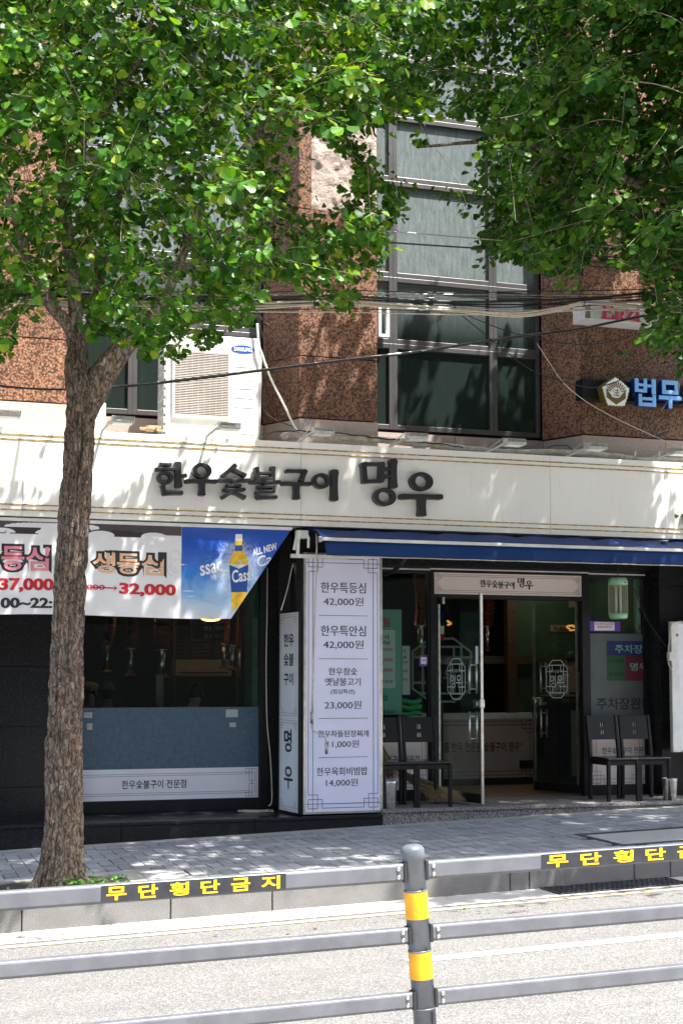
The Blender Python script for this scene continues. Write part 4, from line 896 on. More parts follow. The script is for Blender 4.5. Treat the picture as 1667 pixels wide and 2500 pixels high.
m = MB(); bgrid(m, bx0, 9, bz0, bz1, 0); sh = m.build('sheet', 'banner_white', BN)
md = sh.modifiers.new('t', 'SOLIDIFY'); md.thickness = .0015; md.offset = 1
part('hem_rod', 'white_paint', BN, (bx0, bxm+.01, BY-.008, BY+.012, bz1, bz1+.03))
bX = lambda px, py=1390: W(px, py, BY).x
bZ = lambda py, px=350: W(px, py, BY).z
xbl = bX(443)
m = MB(); bgrid(m, bx0, xbl-.002, bZ(1305), bz1-.002, .0018); m.build('tile_band_print', 'banner_tile', BN)
def tile(pxc, w_=68, y0=1291, y1=1303):
    x, z = bX(pxc, 1300), bZ(y0+(pxc-350)*.0, pxc); return x, z
m = MB()
for pxc in (-50, 5, 120, 248, 377):   # pale ridge end arcs of the printed roof
    c = W(pxc, 1297, BY); vs = [(c.x+.13*math.cos(math.pi*k/12), bz1-.115+.045*math.sin(math.pi*k/12)) for k in range(13)]
    if max(v[0] for v in vs) < xbl: m.add([bw(x, z-.0, .0032) for x, z in vs], [tuple(range(13))[::-1]])
m.build('tile_arc_print', 'banner_white', BN)
m = MB()
for pxc in (-20, 60, 182, 312):
    c = W(pxc, 1297, BY); vs = [(c.x-.16, bz1-.06), (c.x-.13, bz1-.125), (c.x+.13, bz1-.125), (c.x+.16, bz1-.06)]
    m.add([bw(x, z, .0026) for x, z in vs], [(0, 1, 2, 3)])
m.build('tile_shade_print', 'banner_tile2', BN)
m = MB()
for (za, zb, nme) in (): pass
def bput(mb, s, rect, off, **kw):
    x0, y0, x1, y1 = rect; xm, ym = (x0+x1)/2, (y0+y1)/2; X0, X1 = bX(x0, ym), bX(x1, ym); Zt, Zb = W(xm, y0, BY).z, W(xm, y1, BY).z
    vs, fs, (a0, a1, b0, b1) = glyphs(s, **kw); out = []
    for x, y, z in vs:
        X = X0+(X1-X0)*(x-a0)/(a1-a0); Z = Zb+(Zt-Zb)*(y-b0)/(b1-b0); out.append(bw(X, Z, off-z*.12))
    mb.add(out, fs)
for s, r, c_ in (('생등심', (225, 1349, 402, 1403), 'peach'), ('등심', (2, 1334, 122, 1396), 'rose')):
    for k, ch in enumerate(s):
        n = len(s); wdt = (r[2]-r[0])/n; rr = (r[0]+k*wdt+2, r[1]+k*2, r[0]+(k+1)*wdt-2, r[3]+k*2-3)
        m = MB(); bput(m, ch, (rr[0]-7, rr[1]-6, rr[2]+7, rr[3]+6), .0035+.0002*k, bold=.115); m.build('lettering', 'decal_black', BN)
        m = MB(); bput(m, ch, rr, .0052, bold=.022); m.build('lettering', c_, BN)
m = MB(); bput(m, '32,000', (291, 1424, 430, 1456), .004, bold=.03, contrast=.02); m.build('lettering', 'ink_red', BN)
m = MB(); bput(m, '37,000', (-2, 1413, 132, 1448), .004, bold=.03, contrast=.02); m.build('lettering', 'ink_red', BN)
m = MB(); bput(m, ',000', (206, 1428, 257, 1443), .004, bold=.02); m.build('lettering', 'ink_red', BN)
m = MB(); x0, x1, z = bX(206, 1436), bX(285, 1436), W(245, 1435.5, BY).z
m.add([bw(x0, z-.006, .005), bw(x1, z-.006, .005), bw(x1, z+.006, .005), bw(x0, z+.006, .005)], [(0, 1, 2, 3)])
m.add([bw(x1-.03, z-.03, .0054), bw(x1+.008, z, .0054), bw(x1-.03, z+.03, .0054), bw(x1-.012, z, .0054)], [(0, 1, 2, 3)]); m.build('arrow_print', 'ink_red', BN)
m = MB(); bput(m, '00~22:', (2, 1461, 129, 1487), .004, bold=.03, contrast=.015); m.build('lettering', 'decal_black', BN)
m = MB()
for cxp, cyp, r_ in ((428, 1355, .055), (432, 1380, .07), (420, 1392, .05)):
    c = W(cxp, cyp, BY); 
    for k in range(14):
        a0, a1 = 2*math.pi*k/18, 2*math.pi*(k+1)/18
        m.add([bw(c.x+(r_-.006)*math.cos(a0), c.z+(r_-.006)*math.sin(a0), .0022), bw(c.x+r_*math.cos(a0), c.z+r_*math.sin(a0), .0022), bw(c.x+r_*math.cos(a1), c.z+r_*math.sin(a1), .0022), bw(c.x+(r_-.006)*math.cos(a1), c.z+(r_-.006)*math.sin(a1), .0022)], [(0, 1, 2, 3)])
m.build('curl_print', 'pink_soft', BN)
# beer picture: print shading from deep blue to pale beach
@special('beer_print')
def _(nt, b):
    g = N(nt, 'NewGeometry'); sp = N(nt, 'SeparateXYZ'); L(nt, g.outputs['Position'], sp.inputs[0])
    mr = N(nt, 'MapRange'); mr.inputs['From Min'].default_value = bz0; mr.inputs['From Max'].default_value = bz1; L(nt, sp.outputs[2], mr.inputs[0])
    n = ntex(nt, coords(nt), 3.2, 8, .7, .6); ad = N(nt, 'Math', operation='MULTIPLY_ADD'); L(nt, n, ad.inputs[0]); ad.inputs[1].default_value = .5
    s2 = N(nt, 'Math', operation='SUBTRACT'); L(nt, mr.outputs[0], s2.inputs[0]); s2.inputs[1].default_value = .25; L(nt, s2.outputs[0], ad.inputs[2])
    c = ramp(nt, ad.outputs[0], [(.0, (.60, .62, .63)), (.14, (.50, .62, .74)), (.30, (.20, .42, .74)), (.48, (.035, .20, .62)), (.8, (.008, .08, .46)), (1, (.006, .06, .36))])
    # splash of spray round the bottle
    d = N(nt, 'VectorMath', operation='DISTANCE'); cc = W(582, 1395, BY); d.inputs[1].default_value = (cc.x, BY, cc.z); L(nt, g.outputs['Position'], d.inputs[0])
    nn = ntex(nt, coords(nt), 12, 10, .85, 1.); q = N(nt, 'Math', operation='MULTIPLY_ADD'); L(nt, d.outputs['Value'], q.inputs[0]); q.inputs[1].default_value = 1.1; L(nt, nn, q.inputs[2])
    c = mix(nt, ramp(nt, q.outputs[0], [(.55, (.9, .9, .9)), (.85, (0, 0, 0))]), c, (.72, .80, .86))
    L(nt, c, b.inputs['Base Color']); b.inputs['Roughness'].default_value = .4
m = MB(); bgrid(m, xbl, 9, bz0+.002, bz1-.003, .002); pic = m.build('picture_print', 'beer_print', BN)
def bpoly(mb, pts, off):
    P = clipx([(bX(x, y), W(x, y, BY).z) for x, y in pts])
    if len(P) > 2: mb.add([bw(x, z, off) for x, z in P], [tuple(range(len(P)))[::-1]])
bc = lambda s, l: [(s+dx, y) for dx, y in l]
prof = [(8, 1304), (9, 1318), (9, 1330), (12, 1345), (19, 1362), (23, 1378)]
m = MB(); cxb = 583
L_ = [(cxb-a, y) for a, y in prof]; R_ = [(cxb+a, y) for a, y in prof[::-1]]
for (a, y), (a2, y2) in zip(prof[:-1], prof[1:]): bpoly(m, [(cxb-a, y), (cxb+a, y), (cxb+a2, y2), (cxb-a2, y2)], .004)
m.build('bottle_print', 'beer', pic)
m = MB(); bpoly(m, [(cxb-23, 1378), (cxb, 1388), (cxb+23, 1378), (cxb+20, 1445), (cxb-18, 1445)], .0042); bpoly(m, [(cxb-9, 1331), (cxb+9, 1331), (cxb+9, 1345), (cxb-10, 1345)], .0044); m.build('bottle_label_print', 'label_blue', pic)
m = MB(); bpoly(m, [(cxb-18, 1445), (cxb+20, 1445), (cxb+20, 1470), (cxb-17, 1490)], .004); m.build('bottle_foot_print', 'beer', pic)
m = MB(); bpoly(m, [(cxb-8, 1304), (cxb+8, 1304), (cxb+9, 1320), (cxb-9, 1320)], .0046); m.build('bottle_cap_print', 'banner_white', pic)
def bput_rot(s, rect, ang, off, mt, par, **kw):
    x0, y0, x1, y1 = rect; C_ = Vector((bX((x0+x1)/2, (y0+y1)/2), 0, W((x0+x1)/2, (y0+y1)/2, BY).z)); wd = bX(x1)-bX(x0); ht = W(x0, y0, BY).z-W(x0, y1, BY).z
    vs, fs, (a0, a1, b0, b1) = glyphs(s, **kw); co, si = math.cos(ang), math.sin(ang); pts = []
    for x, y, z in vs:
        u = ((x-a0)/(a1-a0)-.5)*wd; v = ((y-b0)/(b1-b0)-.5)*ht; pts.append((C_.x+u*co-v*si, C_.z+u*si+v*co))
    m = MB()
    for f in fs:
        P = clipx([pts[i] for i in f])
        if len(P) > 2: m.add([bw(x, z, off) for x, z in P], [tuple(range(len(P)))])
    m.build('lettering', mt, par)
bput_rot('ssac', (487, 1374, 545, 1399), .25, .004, 'banner_white', pic, bold=.015, shear=.2); bput_rot('바삭', (516, 1400, 544, 1415), .1, .004, 'banner_white', pic)
bput_rot('Cass', (566, 1389, 610, 1420), .15, .012, 'banner_white', pic, bold=.02, shear=.15); bput_rot('ALL NEW', (614, 1333, 678, 1350), .28, .004, 'banner_white', pic, bold=.03, shear=.2); bput_rot('Cass', (626, 1352, 690, 1378), .28, .004, 'banner_white', pic, bold=.01, shear=.2)
# tie cord from the banner corner
o = MB().tube([(bxm, BY, bz1+.01), (bxm+.03, BY+.02, bz1+.03), (bxm+.05, BY+.02, SZ0-.005)], .004, 6).build('tie_cord', 'cable_beige', BN)

# ---------------- menu light box on the pilaster
MY = 14.05; mx0, mx1, mz0, mz1 = rectY(741, 1988, 933.5, 1350, MY)[0], W(933.5, 1700, MY).x, W(840, 1986, MY).z, W(840, 1351, MY).z
MBx = thing('menu_board', ((mx0+mx1)/2, MY+.03, mz0), 'tall lilac menu board with seven lines of dishes and prices beside the shop entrance', 'menu board')
part('casing', 'steel_dull', MBx, (mx0, mx1, MY+.012, MY+.075, mz0, mz1))
part('frame', 'steel', MBx, (mx0, mx0+.028, MY, MY+.012, mz0, mz1), (mx1-.028, mx1, MY, MY+.012, mz0, mz1), (mx0+.028, mx1-.028, MY+.0005, MY+.012, mz0, mz0+.028), (mx0+.028, mx1-.028, MY+.0005, MY+.012, mz1-.028, mz1), bevel=.002)
part('face', 'print_lilac', MBx, (mx0+.028, mx1-.028, MY+.004, MY+.0119, mz0+.028, mz1-.028))
fyY = MY+.004
m = MB(); border(m, planeM(mx0+.03, mz0+.03, fyY, .001), mx1-mx0-.06, mz1-mz0-.06, 1.0, .0055); m.build('border_rule', 'ink', MBx)
for s, r in (('한우특등심', (783, 1422, 893, 1448)), ('42,000원', (789.5, 1458, 887, 1480)), ('한우특안심', (783, 1527.5, 893, 1553)), ('42,000원', (789, 1563, 887, 1585)),
             ('한우참숯', (802, 1630.5, 872, 1648.5)), ('옛날불고기', (793, 1655, 880, 1674)), ('(점심특선)', (807, 1682.5, 866, 1696)), ('23,000원', (792, 1711, 882, 1732)),
             ('한우차돌된장찌개', (776, 1783, 900, 1799.5)), ('11,000원', (799, 1807, 876, 1826)), ('한우육회비빔밥', (773, 1873, 897, 1893)), ('14,000원', (795.5, 1901, 873.5, 1920.5))):
    m = MB(); putY(m, s, r, fyY, bold=(-.004 if s[0].isdigit() else .003), contrast=.012); m.build('lettering', 'ink', MBx)
for y in (1503, 1608.5, 1753.5, 1848.5):
    X0, X1 = W(778, y, fyY).x, W(897, y, fyY).x; z = W(837, y, fyY).z; part('divider_rule', 'ink', MBx, (X0, X1, fyY-.0015, fyY-.0005, z-.0025, z+.0025))
for y in (1375, 1500, 1620, 1745, 1860, 1975):
    for X in (mx0+.012, mx1-.012): z = W(742, y, MY).z; MB().lathe((X, MY-.004, z), [(.006, 0), (.006, .008)], 8).build('screw', 'steel', MBx)
# side panel on the splay of the pilaster
A = Vector((W(691, 1700, 14.58).x, 14.58, 0)); B = Vector((mx0-.006, MY+.03, 0)); za, zb = W(691, 1975, 14.58).z, W(691, 1499, 14.58).z
d = (B-A); sl_ = d.length; d.normalize(); nn = Vector((d.y, -d.x, 0)).normalized()
if nn.y > 0: nn = -nn
SP = thing('side_sign', (A.x, A.y, za), 'narrow white vertical sign with gold corner lattices on the left flank of the menu board', 'shop sign')
PM = lambda u, v, o: A+d*u+nn*(.045+o)+Vector((0, 0, za+v))
def slab(u0, u1, v0, v1, o0, o1):
    q = lambda u, v, o: A+d*u+nn*o+Vector((0, 0, v)); return MB().add([q(u0, v0, o0), q(u1, v0, o0), q(u1, v0, o1), q(u0, v0, o1), q(u0, v1, o0), q(u1, v1, o0), q(u1, v1, o1), q(u0, v1, o1)], [(0, 3, 2, 1), (4, 5, 6, 7), (0, 1, 5, 4), (1, 2, 6, 5), (2, 3, 7, 6), (3, 0, 4, 7)])
slab(0, sl_, za-.01, zb+.01, 0, .04).build('casing', 'black_frame', SP); slab(.012, sl_-.01, za, zb, .0402, .044).build('face', 'print_grey', SP)
hm = (zb-za)*.53
m = MB(); border(m, lambda u, v, o: PM(.012+u, v, o), sl_-.022, (zb-za)*.465, .62, .004); m.build('border_rule', 'ink_gold', SP)
m = MB(); border(m, lambda u, v, o: PM(.012+u, (zb-za)*.47+v, o), sl_-.022, (zb-za)*.53, .62, .004); m.build('border_rule', 'ink_gold', SP)
sz = lambda y: W(691, 1250+y/2.94*1.0, 14.3).z
for s, (u0, u1, f0, f1) in (('한우', (.25, .78, .105, .172)), ('숯불', (.25, .78, .205, .27)), ('구이', (.25, .76, .305, .368)), ('명', (.28, .68, .59, .705)), ('우', (.28, .74, .775, .888))):
    q = lambda u, f: A+d*(u*sl_)+Vector((0, 0, zb-(zb-za)*f))
    m = MB(); put(m, s, q(u0, f1), q(u1, f1), q(u1, f0), q(u0, f0), nn, .046, bold=.02); m.build('lettering', 'ink', SP)
# header sign over the doors
hx0, hx1, hz0, hz1 = W(1060, 1420, 14.9).x, W(1418, 1430, 14.9).x, 2.772, 3.012
HS = thing('header_sign', ((hx0+hx1)/2, 14.9, hz0), 'cream header sign with small brush lettering directly above the glass doors', 'shop sign')
part('panel', 'print_pink', HS, (hx0, hx1, 14.895, 14.928, hz0, hz1), bevel=.003)
m = MB(); border(m, planeM(hx0+.01, hz0+.008, 14.895, .001), hx1-hx0-.02, hz1-hz0-.016, .45, .0035); m.build('border_rule', 'ink_brown', HS)
def mapfx(x0, y0, x1, y1, u0, v0, u1, v1, Y):
    X0, X1 = W(x0, (y0+y1)/2, Y).x, W(x1, (y0+y1)/2, Y).x; Zt, Zb = W((x0+x1)/2, y0, Y).z, W((x0+x1)/2, y1, Y).z
    return lambda u, v: Vector((X0+(X1-X0)*(u-u0)/(u1-u0), Y, Zt+(Zb-Zt)*(v-v0)/(v1-v0)))
for k, (ch, st) in enumerate(GL):
    f = mapfx(1171, 1416, 1255, 1437, 78, 94, 975, 286, 14.891) if k < 6 else mapfx(1263, 1411, 1301, 1439, 1096, 78, 1492, 362, 14.891)
    m = MB(); glyph_strokes(m, st, f, .0035, .0002); m.build('letter', 'ink', HS)

# ---------------- awning
AX0 = W(788, 1316, 13.6).x; AX1 = 10.4; abz = 3.212
AW = thing('awning', (AX0, 13.7, 3.2), 'rolled blue fabric awning with a white front bar over the shop entrance', 'awning')
m = MB(); nA = 60; prof = [(13.98, 3.325), (13.93, 3.345), (13.86, 3.335), (13.78, 3.30), (13.70, 3.265), (13.63, 3.235)]
vs = [(AX0+.0+(AX1-AX0)*i/nA-(.06 if j < 2 else .03 if j < 3 else 0)*(i == 0), y, z+.006*math.sin(i*1.3+j)+(-.01 if 0 < j < 4 and i % 9 == 4 else 0)) for j, (y, z) in enumerate(prof) for i in range(nA+1)]
m.add(vs, [(j*(nA+1)+i, j*(nA+1)+i+1, (j+1)*(nA+1)+i+1, (j+1)*(nA+1)+i)[::-1] for j in range(len(prof)-1) for i in range(nA)])
m.build('fabric_top', 'awning_blue', AW, smooth=True)
part('front_bar', 'off_white', AW, (AX0-.012, AX1, 13.585, 13.635, 3.195, 3.228), bevel=.004)
part('bar_end', 'steel_dull', AW, (AX0-.045, AX0-.012, 13.58, 13.64, 3.180, 3.236), bevel=.004)
m = MB(); zv0 = W(800, 1357, 13.6).z
vs = [(AX0+.02+.04*(1-j/4)*0+(AX1-AX0-.02)*i/(nA*2)+(.02*j/4 if i == 0 else 0), 13.605+.012*math.sin(i*.55)*(j/4)+.005*math.sin(i*1.7+j)*(j/4), 3.195-(3.195-zv0)*j/4) for j in range(5) for i in range(nA*2+1)]
m.add(vs, [(j*(nA*2+1)+i, j*(nA*2+1)+i+1, (j+1)*(nA*2+1)+i+1, (j+1)*(nA*2+1)+i)[::-1] for j in range(4) for i in range(nA*2)])
va = m.build('valance', 'awning_blue', AW, smooth=True); va.modifiers.new('t', 'SOLIDIFY').thickness = .002
vs = [(AX0+.04+(AX1-AX0-.04)*i/(nA*2), 13.602+.012*math.sin(i*.55)+.005*math.sin(i*1.7+4), zv0+.001) for i in range(nA*2+1)]
MB().tube(vs, .005, 6).build('valance_cord', 'cable_beige', AW)
part('roller_box', 'black_frame', AW, (AX0-.1, AX1, 14.0, 14.12, 3.22, 3.36))
part('square_bar', 'off_white', AW, (AX0-.22, AX0+.4, 13.98, 14.02, 3.05, 3.09), bevel=.003)
m = MB(); c = Vector((AX0-.13, 13.86, 3.22))
m.tube([c+Vector((-.05, .04, .06)), c+Vector((-.07, .02, -.02)), c+Vector((-.085, .03, -.10))], .016, 8); m.tube([c+Vector((-.02, 0, .08)), c+Vector((-.05, -.01, .0)), c+Vector((-.05, .02, -.16))], .018, 8)
m.tube([c+Vector((.03, 0, .09)), c+Vector((.055, -.02, .02)), c+Vector((.05, -.02, -.08))], .014, 8); m.box(c.x-.06, c.x+.06, c.y, c.y+.08, c.z+.02, c.z+.10)
m.build('gear_bracket', 'off_white', AW, bevel=.004)
for k in range(3): xx = W(1600, 1320, 13.9).x; 
part('clip', 'off_white', AW, (xx, xx+.07, 13.75, 13.9, 3.325, 3.335))
run_pts = [(772, 1302), (773, 1330), (772, 1400), (767, 1560), (763, 1690), (761, 1740)]
cr = thing('crank_rod', W(773, 1330, 13.84), 'long white crank rod with a bent handle hanging before the menu board', 'crank rod')
m = MB(); m.tube([W(px, py, 13.86) for px, py in run_pts], .0085, 8); m.build('rod', 'cable_beige', cr, smooth=True)
m = MB(); m.tube([W(px, py, 13.86) for px, py in ((761, 1765), (760, 1776), (766, 1785), (782, 1792), (794, 1800), (797, 1815))], .0075, 8); m.build('bent_rod', 'cable_beige', cr, smooth=True)
m = MB(); m.tube([W(761, 1738, 13.86), W(761, 1766, 13.86)], .016, 10); m.build('grip', 'steel_dull', cr, smooth=True); m = MB(); m.tube([W(797, 1815, 13.86), W(797, 1841, 13.86)], .016, 10); m.build('grip', 'steel_dull', cr, smooth=True)
# curved awning arms behind the valance
for px, wd in ((958, 'left'),):
    b = W(px, 1395, 14.2); o = MB().tube([b+Vector((-.15, .3, .12)), b+Vector((-.05, .1, -.03)), b, b+Vector((.06, -.1, .06)), b+Vector((.09, -.3, .2))], [.02, .022, .022, .018, .016], 8).build('folding_arm', 'decal_black', AW, smooth=True)

# ---------------- upper signs at the right
EY = 14.12
ex0 = W(1425, 760, EY).x; ez0, ez1 = W(1480, 783, EY).z, W(1480, 734, EY).z; ex1 = ex0+1.55
EN = thing('enzi_sign', (ex0, EY, ez0), 'old grey light box with red serif letters high on the right granite pier', 'shop sign')
EN.name = 'red_letter_sign'; ORG['red_letter_sign'] = ORG['enzi_sign']
part('casing', 'white_paint', EN, (ex0, ex0+.012, EY, 14.39, ez0, ez1), (ex0+.012, ex1, EY+.0, 14.39, ez0, ez0+.012), (ex0+.012, ex1, EY, 14.39, ez1-.012, ez1), (ex0+.012, ex1, EY+.1, EY+.12, ez0+.012, ez1-.012))
part('face', 'box_grey', EN, (ex0+.085, ex1-.01, EY-.004, EY+.03, ez0+.014, ez1-.014))
SERIF = {'E': [(.15, .38, 0, 1), (0, .95, .93, 1), (0, 1, 0, .07), (.38, .75, .47, .54), (.88, .95, .75, .93), (.92, 1, .07, .28), (.69, .75, .38, .63)],
         'n': [(.12, .36, 0, 1), (.64, .88, 0, .9), (.34, .76, .86, .97), (0, .46, 0, .06), (.54, 1, 0, .06), (0, .12, .94, 1)],
         'z': [(0, 1, .9, 1), (0, 1, 0, .1), (0, .08, .74, .9), (.92, 1, .1, .27)]+[(.06+.115*q, .28+.115*q, .1+.134*q, .1+.134*(q+1)) for q in range(6)],
         'i': [(.3, .7, 0, .62), (.05, .95, 0, .06), (.05, .3, .56, .62), (.28, .72, .80, .98)]}
for ch, r in (('E', (1468, 744, 1497, 778)), ('n', (1499, 756, 1526, 780)), ('z', (1528, 757, 1549, 782)), ('i', (1552, 748, 1564, 785))):
    X0, X1, z0, z1 = rectY(*r, EY-.02); m = MB()
    for q, (a, b, c_, d_) in enumerate(SERIF[ch]): m.box(X0+(X1-X0)*a, X0+(X1-X0)*b, EY-.022-.0003*q, EY-.005, z0+(z1-z0)*c_, z0+(z1-z0)*d_)
    m.build('letter', 'enzi_red', EN)
OX = W(1655, 775, 14.1).x; tag(part('orange_sign', 'orange', None, (OX, OX+.8, 14.1, 14.39, W(1660, 792, 14.1).z, W(1660, 762, 14.1).z), bevel=.01), 'orange sign box at the right edge beside the grey light box', 'shop sign')
# law office sign
LYb = 14.22; lx0 = W(1421, 950, LYb).x; lz0, lz1 = W(1460, 975, LYb).z, W(1460, 926, LYb).z
LS = thing('law_office_sign', (lx0, LYb, lz0), 'black sign with gold and white crest and blue block letters on the right pier', 'office sign')
part('raceway', 'black_frame', LS, (lx0, lx0+2.6, LYb, 14.39, lz0, lz1), bevel=.006)
LYf = 14.1; c = W(1502, 957, LYf)
def blob(r, n=5, lobes=25, amp=0, rot=math.pi/2):
    out = []
    for k in range(150):
        a = 2*math.pi*k/150; t = ((a-rot) % (2*math.pi/n))-math.pi/n; rr = r*math.cos(math.pi/n)/math.cos(t)*(1-.06*abs(t)) ; rr *= 1+amp*abs(math.sin(a*lobes/2))
        out.append((rr*math.cos(a), rr*math.sin(a)))
    return out
def cprism(mb, pts, y, th): mb.prism([(c.x+u, y, c.z+v-.01) for u, v in pts][::-1], (0, -th, 0)) if False else mb.prism([(c.x+u, y, c.z+v-.01) for u, v in pts], (0, th, 0)); return mb
cprism(MB(), blob(.195, amp=.03), LYf, .10).build('crest_back', 'emblem_gold', LS)
cprism(MB(), blob(.178, amp=.045), LYf-.006, .005).build('crest_face', 'pure_white', LS)
m = MB()
for k in range(11):
    a = math.pi*(.08+.84*k/10); w_ = .055
    cprism(m, [(.062*math.cos(a-w_), .062*math.sin(a-w_)+.0), (.125*math.cos(a-w_*1.2), .125*math.sin(a-w_*1.2)), (.125*math.cos(a+w_*1.2), .125*math.sin(a+w_*1.2)), (.062*math.cos(a+w_), .062*math.sin(a+w_))], LYf-.012, .0055)
m.build('crest_rays', 'emblem_gold', LS)
m = MB(); cprism(m, [(-.118, .03), (-.118, -.06), (0, -.135), (.118, -.06), (.118, .03), (.062, -.03), (.05, -.052), (0, -.062), (-.05, -.052), (-.062, -.03)], LYf-.012, .0055); m.build('crest_base', 'emblem_gold', LS)
m = MB(); put(m, '法', (c.x-.042, LYf-.006, c.z-.055), (c.x+.042, LYf-.006, c.z-.055), (c.x+.042, LYf-.006, c.z+.035), (c.x-.042, LYf-.006, c.z+.035), (0, -1, 0), .003, bold=.01); m.build('crest_character', 'emblem_gold', LS)
# block letters as heavy bars
def block(ch, rect, bars):
    X0, X1, z0, z1 = rectY(*rect, LYf); w_, h_ = X1-X0, z1-z0
    for nm, mt, y0, y1, e in (('letter', 'law_blue', LYf-.012, LYf, .0), ('letter_side', 'law_side', LYf+.0005, LYf+.085, -.002)):
        m = MB()
        for k, (a, b, c_, d_) in enumerate(bars): m.box(X0+w_*a, X0+w_*b, y0-.0002*k, y1+.0002*k, z0+h_*c_, z0+h_*d_)
        m.build(nm, mt, LS, bevel=.004)
block('법', (1548, 925, 1599, 992), [(0, .17, .50, 1), (.42, .58, .50, 1), (.17, .42, .50, .62), (.17, .42, .72, .82), (.58, .80, .70, .80), (.80, 1, .46, 1), (.17, .33, 0, .44), (.82, 1, 0, .44), (.33, .82, 0, .13), (.33, .82, .22, .33)])
block('무', (1606, 929, 1662, 997), [(.15, .85, .84, 1), (.15, .85, .50, .64), (.15, .31, .64, .84), (.69, .85, .64, .84), (0, 1, .30, .44), (.42, .58, 0, .30)])
block('사', (1667, 935, 1720, 1000), [(.15, .3, .3, .9), (.3, .5, .1, .6), (.7, .85, 0, 1), (.85, 1, .45, .58)])
for px in (1545, 1603, 1655): x = W(px, 950, 14.2).x; part('letter_bracket', 'steel_dull', LS, (x, x+.012, 14.19, LYb, lz0+.05, lz1+.02))

# ---------------- neighbour's sign box at the right edge
ny = 14.45; nx0 = W(1638, 1700, ny).x; nz0, nz1 = W(1650, 1836, ny).z, W(1650, 1518, ny).z
NB = thing('neighbour_light_box', (nx0, ny, nz0), 'cream framed vertical light box cut off by the right edge of the photo', 'light box')
part('casing', 'cable_beige', NB, (nx0, nx0+.9, ny, ny+.04, nz0, nz1)); part('frame', 'off_white', NB, (nx0, nx0+.10, ny-.02, ny, nz0, nz1), bevel=.004); part('face', 'print_grey', NB, (nx0+.1, nx0+.9, ny-.012, ny, nz0+.02, nz1-.02))
m = MB(); putY(m, '♣', (1648, 1546, 1655, 1554), ny-.02); m.build('mark', 'ink_red', NB)
run('power_cord', [(1663, 1517), (1645, 1520), (1636, 1530), (1633, 1560), (1630, 1590), (1634, 1600), (1640, 1625), (1636, 1632), (1630, 1618), (1632, 1600)], 14.4, .006, 'cable_beige', 'beige power cord looping down the left side of the cream light box', 'cord')
m = MB(); b = W(1634, 1598, 14.38); m.box(b.x-.02, b.x+.03, 14.36, 14.42, b.z-.07, b.z+.03); tag(m.build('socket', 'off_white', None, bevel=.01, loc=b), 'off white plug socket hanging on the cord beside the cream light box', 'socket')
run('loose_cable', [(1530, 1412), (1548, 1440), (1572, 1500), (1600, 1545), (1626, 1580)], 14.5, .004, 'cable_black', 'thin black cable slanting behind the insect lamp across the right side window', 'cable')
run('loose_cable', [(653, 1386), (652, 1500), (650, 1620), (652, 1760), (660, 1850), (664, 1950), (655, 1968)], 14.6, .005, 'cable_beige', 'pale cable hanging down the dark reveal right of the left window', 'cable')
run('loose_cable', [(723, 1355), (712, 1390), (705, 1424), (697, 1455), (686, 1490)], 14.3, .006, 'off_white', 'taped white cable slanting down the pilaster left of the menu board', 'cable')
cc = W(625, 1975, 14.6); P = []
for k in range(60): a = k*.55; r = .07+.05*math.sin(k*.37); P.append(Vector((cc.x+r*1.7*math.cos(a), 14.6+r*math.sin(a), zl+.01+.012*random.random())))
tag(MB().tube(P, .0035, 5).build('coiled_cable', 'cable_beige', None, loc=(cc.x, 14.6, zl)), 'loose coil of pale cable lying on the black ledge', 'cable')

# ================================================================== THINGS IN FRONT OF THE SHOP
def make_chair(label):
    t = thing('chair', (0, 0, 0), label, 'chair', 'black dining chairs outside the shop')
    w_, dp = .40, .42
    m = MB(); n = 14
    m.box(-w_/2+.004, w_/2-.004, -dp/2-.01, dp/2-.03, .445, .478); s = m.build('seat', 'seat_black', t, bevel=.013)
    part('seat_frame', 'chair_lacquer', t, (-w_/2+.012, w_/2-.012, -dp/2+.01, dp/2-.03, .395, .444), bevel=.003)
    for sx in (-1, 1):
        x = sx*(w_/2-.02)
        MB().bar((x, -dp/2+.012, 0), (x, -dp/2+.012, .444), .036, .036).build('leg', 'chair_lacquer', t, bevel=.003)
        m = MB(); m.bar((x, dp/2-.0, 0), (x, dp/2-.015, .46), .034, .036); m.bar((x, dp/2-.015, .455), (x*1.0, dp/2+.06, .93), .030, .040); m.build('leg', 'chair_lacquer', t, bevel=.003)
    m = MB(); X = w_/2-.036
    def sl(x0, x1, z0, z1):
        y = lambda z: dp/2-.012+.16*(z-.46)
        m.add([(x0, y(z0)-.012, z0), (x1, y(z0)-.012, z0), (x1, y(z0)+.008, z0), (x0, y(z0)+.008, z0), (x0, y(z1)-.012, z1), (x1, y(z1)-.012, z1), (x1, y(z1)+.008, z1), (x0, y(z1)+.008, z1)],
              [(0, 3, 2, 1), (4, 5, 6, 7), (0, 1, 5, 4), (1, 2, 6, 5), (2, 3, 7, 6), (3, 0, 4, 7)])
    q = .024
    sl(-X, -q, .66, .925); sl(q, X, .66, .925); sl(-q, q, .66, .715); sl(-q, q, .76, .80); sl(-q, q, .85, .925); sl(-.002, .002, .715, .76); sl(-.002, .002, .80, .85)
    m.build('backrest', 'chair_lacquer', t)
    return t
ch0 = make_chair('black chair with pierced back second from the left end, before the entrance side light')
def setp(o, x, y, z, rz, label=None):
    o.location = (x, y, z); o.rotation_euler = (0, 0, rz)
    if label: o['label'] = label
def place_feet(o, pxl, pyl, pxr, label):   # front feet centres seen at pxl / pxr
    a = W(pxl, pyl, 14.1); x1 = W(pxr, pyl, 14.1).x; setp(o, (a.x+x1)/2, 14.1+.2, FZ+.001, random.uniform(-.04, .04), label)
place_feet(ch0, 1025, 1964, 1095, 'black chair left of the open glass door, its seat beside the door frame')
